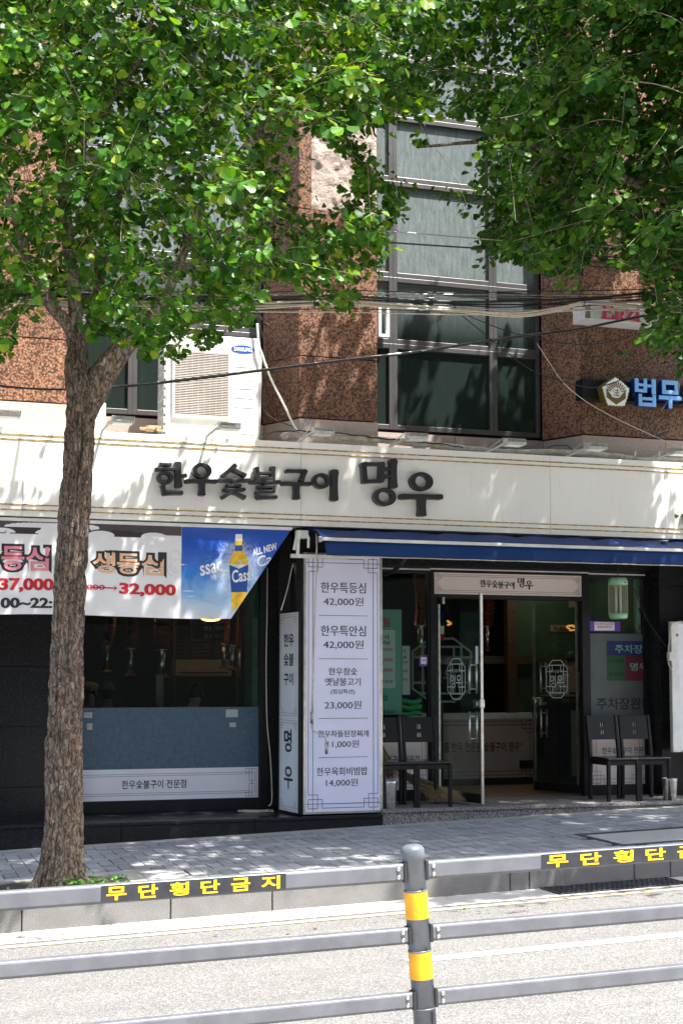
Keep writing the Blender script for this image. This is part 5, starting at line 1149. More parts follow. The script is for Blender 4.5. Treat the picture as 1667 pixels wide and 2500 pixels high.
for px0, px1, lab in ((940, 1007, 'black chair half hidden behind the tall lilac menu board'), (1487, 1553, 'black chair right of the doorway, nearer to the doors'), (1567, 1631, 'rightmost black chair, beside the black granite column and a steel bucket')):
    c = copy_tree(ch0); place_feet(c, px0, 1950, px1, lab)
# buckets
def bucket(px, py, r, h, label):
    p = W(px, py, 14.15); t = thing('bucket', (p.x, 14.15, FZ), label, 'bucket', 'steel buckets by the shop')
    MB().lathe((p.x, 14.15, FZ), [(r*.80, 0), (r*.80, .006), (r*.86, .02), (r*.97, h*.92), (r, h), (r*.94, h), (r*.76, .012)], 28).build('body', 'steel', t, smooth=True)
    m = MB(); m.tube([(p.x+r*1.02*math.cos(a), 14.15+r*1.02*math.sin(a), FZ+h) for a in [2*math.pi*k/24 for k in range(25)]], .005, 6); m.build('rim', 'steel', t, smooth=True); m = MB(); m.tube([(p.x+r*.88*math.cos(a), 14.15+r*.88*math.sin(a), FZ+h*.25) for a in [2*math.pi*k/24 for k in range(25)]], .003, 6); m.build('hoop', 'steel', t, smooth=True)
bucket(949, 1976, .088, .285, 'steel bucket standing at the right foot of the menu board'); bucket(1634, 1939, .085, .235, 'steel bucket standing behind the rightmost chair')
# brooms
def broom(p0, p1, head, spread, label, n=140):
    p0, p1, head = Vector(p0), Vector(p1), Vector(head); t = thing('broom', head, label, 'broom')
    MB().tube([p0, p1], .012, 8).build('handle', 'straw', t, smooth=True)
    m = MB(); d = (head-p1)
    for k in range(n):
        e = head+Vector((random.gauss(0, spread), random.gauss(0, spread*.35), abs(random.gauss(0, .02)))); mid = p1+d*.45+Vector((random.gauss(0, spread*.35), random.gauss(0, spread*.2), 0)); m.tube([p1+Vector((random.gauss(0, .01), random.gauss(0, .01), 0)), mid, e], [.003, .0026, .0016], 3, False)
    m.build('bristles', 'straw', t, kind='stuff')
bx_ = W(1000, 1900, 14.6).x
broom((5.14, 14.86, 1.75), (5.16, 14.72, 1.22), (5.32, 14.62, .74), .08, 'straw broom leaning head down just right of the menu board', 120)
broom((5.20, 14.90, 1.3), (5.42, 14.72, .86), (6.0, 14.45, .50), .16, 'straw broom whose bristles spread on the step behind the left chairs', 220)
# insect lamp
zp = W(1508, 1460, 14.55); Zt, Zb_ = W(1508, 1411, 14.55).z, W(1508, 1511, 14.55).z; R_z = .108
ZL = thing('insect_lamp', (zp.x, 14.55, Zt), 'pale green caged insect killing lamp hanging before the right side light', 'insect lamp')
MB().lathe((zp.x, 14.55, Zt-.085), [(R_z*1.02, 0), (R_z*1.02, .045), (R_z*.93, .072), (R_z*.8, .085), (.02, .088)], 28).build('cap', 'zapper_green', ZL, smooth=True)
MB().lathe((zp.x, 14.55, Zb_), [(R_z*.75, 0), (R_z*.92, .006), (R_z*.97, .03), (R_z*.99, .062)], 28).build('tray', 'zapper_green', ZL, smooth=True)
m = MB()
for k in range(26): a = 2*math.pi*k/26; m.tube([(zp.x+R_z*math.cos(a), 14.55+R_z*math.sin(a), Zb_+.05), (zp.x+R_z*math.cos(a), 14.55+R_z*math.sin(a), Zt-.08)], .0022, 4, False)
nr = 16
for j in range(nr): z = Zb_+.07+(Zt-Zb_-.17)*j/(nr-1); m.tube([(zp.x+R_z*math.cos(2*math.pi*k/20), 14.55+R_z*math.sin(2*math.pi*k/20), z) for k in range(21)], .0026, 4, False)
m.build('cage', 'zapper_cage', ZL, kind='stuff')
for dx in (-.03, .03): MB().tube([(zp.x+dx, 14.55, Zb_+.06), (zp.x+dx, 14.55, Zt-.09)], .014, 10).build('tube_lamp', 'lattice_white', ZL, smooth=True)
m = MB(); m.box(zp.x+.005, zp.x+.06, 14.55-R_z*1.03, 14.55-R_z*.9, Zt-.072, Zt-.045); m.build('switch_plate', 'off_white', ZL); part('switch', 'rubber', ZL, (zp.x+.02, zp.x+.04, 14.55-R_z*1.06, 14.55-R_z*1.03, Zt-.066, Zt-.050))
MB().tube([(zp.x, 14.55, Zt), (zp.x+.01, 14.56, Zt+.10), (zp.x, 14.56, 3.41)], .006, 6).build('hanging_cable', 'cable_black', ZL)

# ================================================================== INSIDE THE SHOP
def poster(name, rect, Y, mt, label, prints):
    X0, X1, z0, z1 = rectY(*rect, Y); t = thing(name, (X0, Y, z0), label, 'poster'); part('sheet', mt, t, (X0, X1, Y-.004, Y, z0, z1), bevel=.0015)
    for q in prints:
        if q[0] == 'c': part('panel_print', q[2], t, (rectY(*q[1], Y)[0], rectY(*q[1], Y)[1], Y-.0055, Y-.0045, rectY(*q[1], Y)[2], rectY(*q[1], Y)[3]))
        else:
            m = MB(); putY(m, q[0], q[1], Y-.0058, .001, bold=.015); m.build('lettering', q[2], t)
    return t
poster('menu_poster', (915, 1488, 980, 1745), 15.05, 'mint', 'mint green notice poster standing behind the glass right of the menu board',
       [('c', (917, 1538, 964, 1680), 'poster_white'), ('알림', (918, 1508, 951, 1530), 'ink_red'), ('행사', (921, 1549, 951, 1561), 'ink'), ('(150g)', (919, 1564, 952, 1574), 'ink'), ('40,000', (920, 1582, 958, 1590), 'ink_red'), ('37,000', (920, 1607, 958, 1616), 'ink_red'),
        ('32,000', (920, 1632, 958, 1641), 'ink_red'), ('11:00~22:30', (918, 1660, 958, 1667), 'ink'), ('영업', (920, 1697, 945, 1710), 'ink'), ('매주 일요일 쉽니다.', (905, 1733, 965, 1742), 'ink')])
poster('price_poster', (981, 1577, 1000, 1696), 15.2, 'poster_white', 'grey price poster seen behind the mint green notice poster', [('사', (984, 1584, 990, 1596), 'ink'), ('g)', (984, 1600, 992, 1608), 'ink'), ('000', (984, 1614, 995, 1620), 'ink_red'), ('000', (984, 1635, 995, 1641), 'ink_red'), ('000', (984, 1656, 995, 1662), 'ink_red')])
poster('parking_poster', (1553, 1462, 1592, 1547), 15.06, 'poster_white', 'white parking notice with black lettering in the top corner of the right side light',
       [('주차 안내', (1561, 1466, 1584, 1478), 'ink'), ('점심', (1556, 1483, 1576, 1497), 'ink'), ('시간', (1577, 1491, 1591, 1502), 'ink'), ('1', (1563, 1504, 1572, 1522), 'ink'), ('무료', (1576, 1508, 1591, 1520), 'ink'), ('저녁', (1556, 1525, 1576, 1541), 'ink'), ('시간', (1577, 1533, 1591, 1545), 'ink')])
gp = rectY(1549, 1415, 1601, 1547, 15.12); part('interior_panel', 'zapper_green', BL, (gp[0], gp[1], 15.12, 15.14, gp[2]-.3, gp[3]))
for k in range(3):
    p = W(1000, 1712+k*15, 15.35); m = MB(); vs = []
    for j in range(5):
        for i in range(7): vs.append((p.x-.14+.28*i/6, p.y-.03*math.sin(math.pi*j/4), p.z-.03+.055*j/4+.012*math.sin(i*1.3+k)))
    m.add(vs, [(j*7+i, j*7+i+1, (j+1)*7+i+1, (j+1)*7+i) for j in range(4) for i in range(6)]); m.box(p.x-.13, p.x+.12, p.y+.004, p.y+.06, p.z-.026, p.z+.014)
    tag(m.build('green_bag', 'green_bag', None, smooth=True, loc=p), ('topmost', 'middle', 'lowest')[k]+' green plastic bag of the stack behind the left side light', 'bag', 'green bags stacked inside the shop')
sb_ = W(1000, 1760, 15.4); tb = thing('side_table', (sb_.x, 15.4, FZ), 'dark low side table carrying the green bags inside the shop', 'table')
part('table_top', 'wood_dark', tb, (sb_.x-.5, sb_.x+.25, 15.25, 15.6, 1.30, 1.335)); [part('leg', 'wood_dark', tb, (x, x+.04, y, y+.04, FZ, 1.30)) for x in (sb_.x-.48, sb_.x+.19) for y in (15.27, 15.54)]
# octagon decal of the inner glass, built as a lattice on an added stand
OY = 16.0; r = rectY(1007, 1713, 1150, 1559, OY); oc = thing('lattice_decal', ((r[0]+r[1])/2, OY, r[2]), 'large faint octagon lattice with the shop name behind the left door', 'decal')
oz0, oz1 = W(1078, 1713, OY).z, W(1078, 1559, OY).z
m = MB(); octagon(m, lambda u, v, o: (r[0]+u, OY-o, oz0+v), r[1]-r[0], oz1-oz0, .024); o_ = m.build('lattice', 'lattice_faint', oc); s_ = o_.modifiers.new('t', 'SOLIDIFY'); s_.thickness = .01
m = MB(); putY(m, '명우', (1050, 1632, 1112, 1670), OY-.01, bold=.02); putY(m, '한우숯불구이', (1040, 1608, 1120, 1622), OY-.01, bold=.01); m.build('lettering', 'lattice_faint', oc)
MB().tube([((r[0]+r[1])/2, OY+.02, oz0), ((r[0]+r[1])/2, OY+.02, FZ)], .02, 8).build('stand', 'room_dark', oc)
# copper exhaust pipes
def exhaust(px, ytop, ybot, Y, r, label, kink=0, hood=True):
    p = W(px, ybot, Y); zt_ = min(3.28, W(px, ytop, Y).z+.5); t = thing('exhaust_pipe', (p.x, Y, p.z), label, 'exhaust pipe', 'copper exhaust pipes hanging over the tables')
    L1 = p.z+.02; neck = p.z+(W(px, ytop, Y).z-p.z)*.45
    m = MB(); pts = []; n = 26
    for k in range(n+1):
        z = neck+(zt_-neck)*k/n; pts.append((p.x+kink*math.sin(k/n*4.4), Y+.3*kink*math.sin(k/n*3), z))
    m.tube(pts, [r*(1+.10*(k % 2)) for k in range(n+1)], 14); m.build('corrugated_hose', 'copper', t, smooth=False)
    if hood:
        MB().lathe((p.x, Y, p.z), [(r*.45, .02), (r*.45, neck-p.z)], 14).build('telescopic_tube', 'steel', t, smooth=True); MB().lathe((p.x, Y, p.z), [(r*1.15, 0), (r*1.0, .018), (r*.45, .045)], 18).build('hood', 'copper', t, smooth=True)
        MB().lathe((p.x, Y, neck-.02), [(r*.85, 0), (r*.85, .03)], 14).build('collar', 'steel', t, smooth=True)
for a in ((260, 1500, 1640, 17.2, .060, 'copper exhaust pipe nearest to the tree trunk in the left window', .05), (318, 1500, 1650, 16.6, .062, 'copper exhaust pipe second from the tree trunk in the left window', .03), (395, 1500, 1655, 16.2, .085, 'thick straight copper exhaust pipe in the middle of the left window', .0),
          (566, 1500, 1636, 16.4, .052, 'copper exhaust pipe with a long steel tube near the right edge of the left window', .02), (546, 1500, 1632, 17.6, .05, 'thin curly copper exhaust pipe behind the one with the long steel tube', .06), (584, 1500, 1656, 17.9, .035, 'thinnest copper exhaust pipe at the green wall of the left window', .02),
          (1026, 1440, 1600, 16.2, .075, 'copper exhaust pipe behind the left side light of the entrance', .03), (1190, 1455, 1590, 17.6, .075, 'copper exhaust pipe hanging in the open doorway', .03)):
    exhaust(*a)
# glowing ring lamp, shelves, indoor units
g_ = W(514, 1508, 17.3); m = MB(); m.tube([(g_.x+.12*math.cos(a), 17.3+.02*math.sin(3*a), g_.z+.035*math.sin(a)) for a in [2*math.pi*k/20 for k in range(21)]], .012, 8); tag(m.build('ring_lamp', 'lamp_warm', None, smooth=True, loc=g_), 'small glowing orange ring lamp under the beer picture of the banner', 'lamp')
r = rectY(430, 1611, 566, 1651, 18.2); ia = thing('indoor_unit', (r[0], 18.2, r[2]), 'beige indoor air conditioner box deep inside the left window', 'air conditioner')
part('box', 'room_beige', ia, (r[0], r[1], 18.2, 18.5, r[2], r[3]), bevel=.01); part('flap', 'room_dark', ia, (r[0]+.05, r[1]-.05, 18.19, 18.2, r[2]+.04, r[2]+.055)); tag(ia, group=None)
part('hanger', 'rubber', ia, (r[0]+.2, r[0]+.24, 18.3, 18.34, r[3], 3.29), (r[1]-.24, r[1]-.2, 18.3, 18.34, r[3], 3.29))
sh = thing('menu_shelf', (W(430, 1560, 18.8).x, 18.8, 1.9), 'dark slatted shelf with pale notices behind the beige indoor unit', 'shelf')
for k in range(6): z = W(500, 1608-k*9, 18.8).z; part('slat', 'wood_dark', sh, (W(430, 1560, 18.8).x, W(575, 1560, 18.8).x, 18.78, 18.82, z-.02, z+.012))
m = MB(); putY(m, '많이사용하', (495, 1512, 550, 1523), 18.7); putY(m, '오십시오', (497, 1547, 548, 1558), 18.7, bold=.01); putY(m, '영업하여', (497, 1528, 548, 1540), 18.7, bold=.01); m.build('lettering', 'room_beige', sh)
part('upright', 'wood_dark', sh, (W(430, 1560, 18.8).x-.04, W(430, 1560, 18.8).x, 18.78, 18.82, FZ, 3.2), (W(575, 1560, 18.8).x, W(575, 1560, 18.8).x+.04, 18.78, 18.82, FZ, 3.2))
wp = W(393, 1700, 16.0).x; tag(part('timber_post', 'room_beige', None, (wp-.05, wp+.03, 16.0, 16.08, FZ, W(393, 1648, 16.0).z)), 'plain timber post under the thick copper pipe inside the left window', 'post')
def table(x, y, label):
    t = thing('dining_table', (x, y, FZ), label, 'table', 'dining tables inside the shop'); part('table_top', 'wood_dark', t, (x-.55, x+.55, y-.38, y+.38, FZ+.72, FZ+.75), bevel=.006)
    for sx in (-1, 1):
        for sy in (-1, 1): part('leg', 'rubber', t, (x+sx*.5-.02, x+sx*.5+.02, y+sy*.32-.02, y+sy*.32+.02, FZ, FZ+.72))
table(2.75, 16.9, 'dark dining table behind the film, nearer to the tree trunk'); table(4.15, 16.7, 'dark dining table behind the film, nearer to the green wall')
# people
def person(label, base, pose, clothes, extras=None, rz=0):
    """pose: joint dictionary in metres, z up, facing -Y"""
    t = thing('person', base, label, 'person', None, rz); bx, by, bz = base
    order = list(pose['j'].keys()); idx = {k: i for i, k in enumerate(order)}
    def skin(name, keys, edges, mt, grow=0, lvl=1):
        me = bpy.data.meshes.new(name); me.from_pydata([pose['j'][k][:3] for k in keys], [(keys.index(a), keys.index(b)) for a, b in edges], []); o = bpy.data.objects.new(name, me); COL.objects.link(o); o.parent = t
        o.modifiers.new('s', 'SKIN'); sk = me.skin_vertices[0].data
        for i, k in enumerate(keys): r_ = pose['j'][k][3]+grow; sk[i].radius = (r_, r_*(pose['j'][k][4] if len(pose['j'][k]) > 4 else 1)); sk[i].use_root = (i == 0)
        sb = o.modifiers.new('b', 'SUBSURF'); sb.levels = sb.render_levels = lvl; me.materials.append(MATS[mt]); return o
    skin('body', order, pose['e'], 'skin', 0, 2)
    for name, keys, edges, mt, gr in clothes: skin(name, keys, edges, mt, gr, 2)
    h = Vector(pose['j']['head'][:3]); f = Vector(pose.get('face', (0, -1, 0))).normalized(); rt = f.cross(Vector((0, 0, 1))).normalized(); up = rt.cross(f)
    def blobm(name, c, rx, ry, rz_, mt, sub=2, cut=None):
        m = MB(); n1, n2 = 16, 10; vs = []; 
        for j in range(n2+1):
            ph = math.pi*j/n2
            for i in range(n1): a = 2*math.pi*i/n1; vs.append(c+rt*rx*math.sin(ph)*math.cos(a)+f*ry*math.sin(ph)*math.sin(a)+up*rz_*math.cos(ph))
        fs = [(j*n1+i, j*n1+(i+1) % n1, (j+1)*n1+(i+1) % n1, (j+1)*n1+i) for j in range(n2) for i in range(n1)]
        if cut is not None: fs = [q for q in fs if cut(sum((vs[i]-c for i in q), Vector())/4)]
        m.v = [tuple(v) for v in vs]; m.f = fs; m.m = [0]*len(fs)
        me = bpy.data.meshes.new(name); me.from_pydata(m.v, [], m.f); me.materials.append(MATS[mt]); me.polygons.foreach_set('use_smooth', [True]*len(me.polygons)); o = bpy.data.objects.new(name, me); COL.objects.link(o); o.parent = t; return o
    for s in (-1, 1):
        blobm('eye', h+f*.094+rt*s*.032+up*.005, .012, .006, .006, 'ink'); blobm('ear', h+rt*s*.078+up*-.005, .01, .02, .03, 'skin')
    blobm('nose', h+f*.105-up*.03, .012, .018, .022, 'skin'); blobm('mouth', h+f*.092-up*.062, .022, .006, .006, 'rose')
    blobm('hair', h+up*.015-f*.008, .090, .108, .118, 'hair', cut=lambda d: d.dot(up) > .045 or d.dot(f) < .02)
    if extras == 'bandana': blobm('bandana', h+up*.03-f*.005, .097, .115, .112, 'cloth_green', cut=lambda d: d.dot(up) > .0)
    if extras == 'cap': blobm('cap', h+up*.02-f*.005, .097, .115, .118, 'cloth_black', cut=lambda d: d.dot(up) > .02); 
    if extras == 'hat': blobm('cap', h+up*.03, .13, .15, .10, 'cloth_khaki', cut=lambda d: d.dot(up) > .0)
    return t
def human(seated, lean=0., reach=.3, head_f=None):
    j = {}; hz = .52 if seated else .92
    j['pelvis'] = (0, 0, hz, .13, .75); j['waist'] = (0, -.03*lean, hz+.16, .115, .8); j['chest'] = (0, -.16*lean, hz+.36, .14, .75); j['neck'] = (0, -.26*lean, hz+.52, .052); j['head'] = (0, -.36*lean-.01, hz+.66, .088, 1.12)
    for s, n in ((-1, 'l'), (1, 'r')):
        j['sh'+n] = (s*.17, -.20*lean, hz+.46, .052); j['el'+n] = (s*.23, -.22*lean-.06-reach*.35, hz+.22, .040); j['wr'+n] = (s*.15, -.22*lean-.10-reach, hz+.16, .026)
        j['pa'+n] = (s*.14, -.22*lean-.17-reach, hz+.155, .028, .5)
        for q in range(4):
            j['f%d%s' % (q, n)] = (s*.14+(q-1.5)*.019, -.22*lean-.215-reach-(.012 if q in (1, 2) else 0), hz+.15, .0085); j['g%d%s' % (q, n)] = (s*.14+(q-1.5)*.02, -.22*lean-.245-reach-(.014 if q in (1, 2) else 0), hz+.125, .0075)
        j['th'+n] = (s*.14-s*.042, -.22*lean-.17-reach, hz+.14, .010); j['ti'+n] = (s*.14-s*.05, -.22*lean-.205-reach, hz+.13, .0085)
        if seated: j['hp'+n] = (s*.09, -.02, hz-.01, .085); j['kn'+n] = (s*.11, -.42, hz-.02, .058); j['an'+n] = (s*.11, -.40, .09, .040); j['to'+n] = (s*.12, -.56, .04, .035)
        else: j['hp'+n] = (s*.09, 0, hz-.06, .085); j['kn'+n] = (s*.10, -.02, .48, .058); j['an'+n] = (s*.10, .02, .09, .040); j['to'+n] = (s*.11, -.14, .04, .035)
    e = [('pelvis', 'waist'), ('waist', 'chest'), ('chest', 'neck'), ('neck', 'head')]
    for n in 'lr':
        e += [('chest', 'sh'+n), ('sh'+n, 'el'+n), ('el'+n, 'wr'+n), ('wr'+n, 'pa'+n), ('pa'+n, 'th'+n), ('th'+n, 'ti'+n), ('pelvis', 'hp'+n), ('hp'+n, 'kn'+n), ('kn'+n, 'an'+n), ('an'+n, 'to'+n)]
        for q in range(4): e += [('pa'+n, 'f%d%s' % (q, n)), ('f%d%s' % (q, n), 'g%d%s' % (q, n))]
    return {'j': j, 'e': e, 'face': head_f or (0, -1, -.35*lean)}
TOP = ['pelvis', 'waist', 'chest', 'shl', 'ell', 'wrl', 'shr', 'elr', 'wrr']; TE = [('pelvis', 'waist'), ('waist', 'chest'), ('chest', 'shl'), ('shl', 'ell'), ('ell', 'wrl'), ('chest', 'shr'), ('shr', 'elr'), ('elr', 'wrr')]
LEG = ['pelvis', 'hpl', 'knl', 'anl', 'hpr', 'knr', 'anr']; LE = [('pelvis', 'hpl'), ('hpl', 'knl'), ('knl', 'anl'), ('pelvis', 'hpr'), ('hpr', 'knr'), ('knr', 'anr')]
def outfit(a, b): return [('shirt', TOP, TE, a, .014), ('trousers', LEG, LE, b, .014)]
def pb(px, py, Y, z): p = W(px, py, Y); return (p.x, Y, z)
def stool(x, y, label): t = thing('stool', (x, y, FZ), label, 'stool', 'stools at the dining tables'); MB().lathe((x, y, FZ), [(.16, .0), (.16, .02), (.03, .03), (.03, .40), (.17, .41), (.17, .45)], 18).build('seat', 'rubber', t, smooth=True); return t
hd = lambda px, py, Y: W(px, py, Y)
for px, py, Y, cl, ex, lab, rz in ((264, 1668, 16.35, ('cloth_black', 'cloth_black'), 'bandana', 'seated diner in an olive bandana and dark top seen from behind in the left window', math.pi),
                               (463, 1672, 16.0, ('cloth_khaki', 'cloth_black'), 'cap', 'seated diner in a black cap and khaki shirt bending over the table', math.pi*.8),
                               (218, 1648, 17.4, ('cloth_black', 'cloth_black'), 'hat', 'seated diner in a pale brown hat just right of the tree trunk', 0)):
    p = W(px, py, Y); po = human(True, .5 if ex == 'cap' else .2, .22); hh = po['j']['head'][2]
    person(lab, (p.x, Y, FZ), po, outfit(*cl), ex, rz); stool(p.x, Y, 'round dark stool under the diner in the '+{'bandana': 'olive bandana', 'cap': 'black cap', 'hat': 'pale brown hat'}[ex])
sp_ = W(1412, 1600, 16.3); po = human(False, .45, .25); person('standing person in a white shirt and black apron leaning over the counter', (sp_.x, 16.3, FZ-.02), po, outfit('cloth_white', 'cloth_black')+[('apron', ['pelvis', 'waist', 'chest'], [('pelvis', 'waist'), ('waist', 'chest')], 'cloth_black', .022)], None, math.radians(-60))
ct = thing('serving_counter', (sp_.x, 15.9, FZ), 'dark serving counter with a small pale notice before the standing person', 'counter')
X0 = W(1358, 1700, 15.85).x; part('body', 'rubber', ct, (X0, X0+1.0, 15.85, 16.2, FZ, W(1380, 1700, 15.85).z)); part('top', 'room_beige', ct, (X0-.03, X0+1.02, 15.82, 16.22, W(1380, 1700, 15.85).z, W(1380, 1696, 15.85).z)); part('door_panel', 'room_beige', ct, (W(1394, 1800, 15.84).x, X0+.6, 15.838, 15.849, W(1400, 1895, 15.84).z, W(1400, 1735, 15.84).z))
m = MB(); putY(m, '모든 메뉴 포장판매', (1371, 1706, 1412, 1716), 15.845); m.build('lettering', 'ink_gold', ct)
gr = rectY(1342, 1526, 1412, 1542, 17.19); gl_ = thing('vine_picture', (gr[0], 17.19, gr[2]), 'long beige wall panel with a dark red vine on the green wall', 'picture'); part('board', 'room_beige', gl_, (gr[0], gr[1], 17.18, 17.199, gr[2], gr[3]))
m = MB(); m.tube([(gr[0]+.05+(gr[1]-gr[0]-.1)*k/20, 17.17, (gr[2]+gr[3])/2+.02*math.sin(k*1.4)) for k in range(21)], .014, 6); m.build('vine', 'rust', gl_)

# ================================================================== OVERHEAD CABLES
cb = [
 ([(-40, 722), (200, 738), (420, 748), (600, 742), (740, 736), (834, 735), (967, 743), (1110, 754), (1259, 769), (1365, 754), (1424, 739), (1525, 743), (1663, 765), (1760, 790)], 13.3, .010, 'cable_beige', 'upper beige cable of the sagging bundle across the facade'),
 ([(-40, 728), (200, 744), (420, 754), (600, 748), (740, 743), (834, 739), (967, 748), (1110, 760), (1259, 773), (1365, 758), (1424, 742), (1540, 738), (1760, 738)], 13.33, .010, 'cable_beige', 'lower beige cable of the sagging bundle across the facade'),
 ([(-40, 735), (300, 752), (600, 754), (740, 746), (834, 741), (967, 752), (1110, 757), (1259, 764), (1365, 750), (1424, 740), (1560, 752), (1760, 772)], 13.28, .008, 'cable_beige', 'thin beige cable of the sagging bundle across the facade'),
 ([(-40, 710), (300, 722), (600, 728), (834, 723), (1110, 737), (1424, 729), (1600, 712), (1760, 700)], 13.3, .012, 'cable_black', 'thick black cable just above the beige bundle'),
 ([(-40, 716), (300, 728), (600, 733), (834, 730), (1110, 742), (1424, 742), (1600, 727), (1760, 716)], 13.34, .009, 'cable_black', 'second black cable directly above the beige bundle'),
 ([(-40, 700), (300, 712), (600, 722), (834, 717), (1110, 719), (1424, 720), (1760, 716)], 13.36, .006, 'steel_dull', 'straight grey messenger wire above the black cables'),
 ([(-40, 938), (80, 949), (200, 950), (340, 941), (532, 919), (640, 905), (834, 881), (993, 863), (1153, 839), (1286, 820), (1418, 803), (1530, 780), (1760, 735)], 13.4, .009, 'cable_black', 'black cable crossing in front of the outdoor air conditioner'),
 ([(200, 947), (340, 938), (532, 915), (640, 902), (834, 878), (993, 860), (1153, 836), (1286, 817), (1418, 800), (1530, 777), (1760, 732)], 13.42, .006, 'steel_dull', 'grey wire tied above the cable that crosses the outdoor air conditioner'),
 ([(1110, 756), (1210, 838), (1300, 905), (1418, 943), (1470, 942), (1526, 920), (1631, 846), (1760, 760)], 13.4, .005, 'cable_black', 'thin cable drooping from the bundle below the law office crest'),
 ([(1110, 755), (1200, 795), (1290, 822), (1418, 841), (1520, 826), (1667, 778), (1760, 750)], 13.42, .005, 'cable_black', 'thin cable drooping from the bundle across the middle of the right pier'),
 ([(1310, 838), (1340, 885), (1385, 945), (1480, 1010), (1667, 1096), (1760, 1130)], 13.6, .004, 'cable_beige', 'thin pale wire running down to the right edge of the fascia sign'),
 ([(880, 560), (980, 567), (1240, 588), (1500, 602), (1760, 612)], 13.3, .006, 'steel_dull', 'upper of the two wires crossing the big right window'),
 ([(880, 586), (980, 594), (1240, 611), (1500, 628), (1760, 640)], 13.3, .008, 'cable_black', 'lower of the two wires crossing the big right window'),
 ([(1020, 290), (1040, 330), (1110, 430), (1160, 560)], 13.6, .003, 'cable_beige', 'very thin pale wire slanting in front of the lit window glass')]
for k, (a_, b_, c_) in enumerate(((706, 715, 705), (713, 745, 722), (733, 768, 748), (742, 760, 735), (690, 728, 735), (728, 752, 760))):
    cb.append(([(-40, a_+6*k % 9), (300, a_+(b_-a_)*.55), (620, a_+(b_-a_)*.8), (834, b_-6), (1110, b_), (1250, b_+(5 if k % 2 else -3)), (1424, (b_+c_)/2), (1600, c_), (1760, c_-8)], 13.3+.03*k, (.005, .007, .006, .005, .004, .006)[k], ('cable_black', 'cable_black', 'cable_beige', 'cable_black', 'steel_dull', 'cable_beige')[k],
        ('topmost thin black cable strung above the beige bundle', 'sagging thin black cable woven through the beige bundle', 'lowest thin beige cable sagging under the bundle', 'thin black cable running along the underside of the bundle', 'very thin grey wire slanting down across the bundle', 'loose beige cable drooping at the right end of the bundle')[k]))
for pts, Y, r, mt_, lab in cb: run('overhead_cable', pts, Y-1.55, r*.95, mt_, lab, 'cable', n=6, group='overhead cables', sub=5)
m = MB()
for px, py in ((1110, 748), (1424, 738)): c = W(px, py, 11.75); m.tube([c+Vector((.006*math.cos(a), .03*math.cos(a), .045*math.sin(a))) for a in [2*math.pi*k/12 for k in range(13)]], .004, 5)
tag(m.build('cable_tie', 'cable_black', None, loc=W(1110, 748, 11.75)), 'black ties holding the cable bundle together before the right window', 'cable tie')

# ================================================================== GUARDRAIL
GYR = 5.3; pt = W(1005.5, 2062, GYR); pbm = W(1036, 2480, GYR); dv = (pt-pbm).normalized(); z0 = zroad(pt.x)+.14
base = pbm+dv*((z0-pbm.z)/dv.z); PH = (pt-base).length
GR = thing('guardrail', base, 'grey three bar guardrail with yellow bands and black warning labels in the foreground', 'guardrail')
PR = .0445
slope = Vector((1, 0, (W(1640, 2062, GYR).z-W(1045, 2103, GYR).z)/(W(1640, 2062, GYR).x-W(1045, 2103, GYR).x))).normalized()
def post(org, full=True):
    m = MB(); h = PH; prof = [(0, PR), (h-.055, PR), (h-.054, PR+.0012), (h-.018, PR+.0012), (h-.006, PR*.86), (h, PR*.55), (h+.001, .005)]
    m.tube([org+dv*a for a, _ in prof], [b for _, b in prof], 32); P = m.build('post', 'post_grey', GR, smooth=True)
    if full:
        at = lambda py: (W(1020, py, GYR).z-org.z)/dv.z
        for ya, yb in ((2241, 2175), (2388, 2322)):
            m = MB(); m.tube([org+dv*at(ya), org+dv*at(yb)], PR+.0016, 32, False); m.build('reflective_band', 'band_yellow', P, smooth=True)
        for yy in (2173, 2320, 2461): m = MB(); m.tube([org+dv*(at(yy)-.003), org+dv*(at(yy)+.003)], PR+.0022, 32, True); m.build('joint_ring', 'post_grey', P, smooth=True)
        m = MB(); 
        for yy in (2168, 2314): q = org+dv*at(yy)+Vector((.012, -PR-.0005, 0)); m.tube([q+Vector((0, .003, 0)), q-Vector((0, .0015, 0))], .004, 8)
        m.build('drain_hole', 'rubber', P); q = org+dv*(at(2500)); m = MB(); m.box(q.x+.012, q.x+.019, q.y-PR-.001, q.y-PR+.004, q.z-.06, q.z+.05); m.build('slot', 'rubber', P)
    MB().tube([org-dv*.003, org+dv*.012], [.09, .085], 24).build('base_flange', 'post_grey', P)
SPAN = 2.05; posts = [base+slope*(k*SPAN) for k in (-1, 0, 1)]
for k, o_ in enumerate(posts): post(o_, True)
pm_ = lambda px, yt, yb: (W(px, yt, GYR).z, W(px, yb, GYR).z)
rails = [pm_(1044, 2101, 2146), pm_(1048, 2256, 2297), pm_(1054, 2413, 2455)]
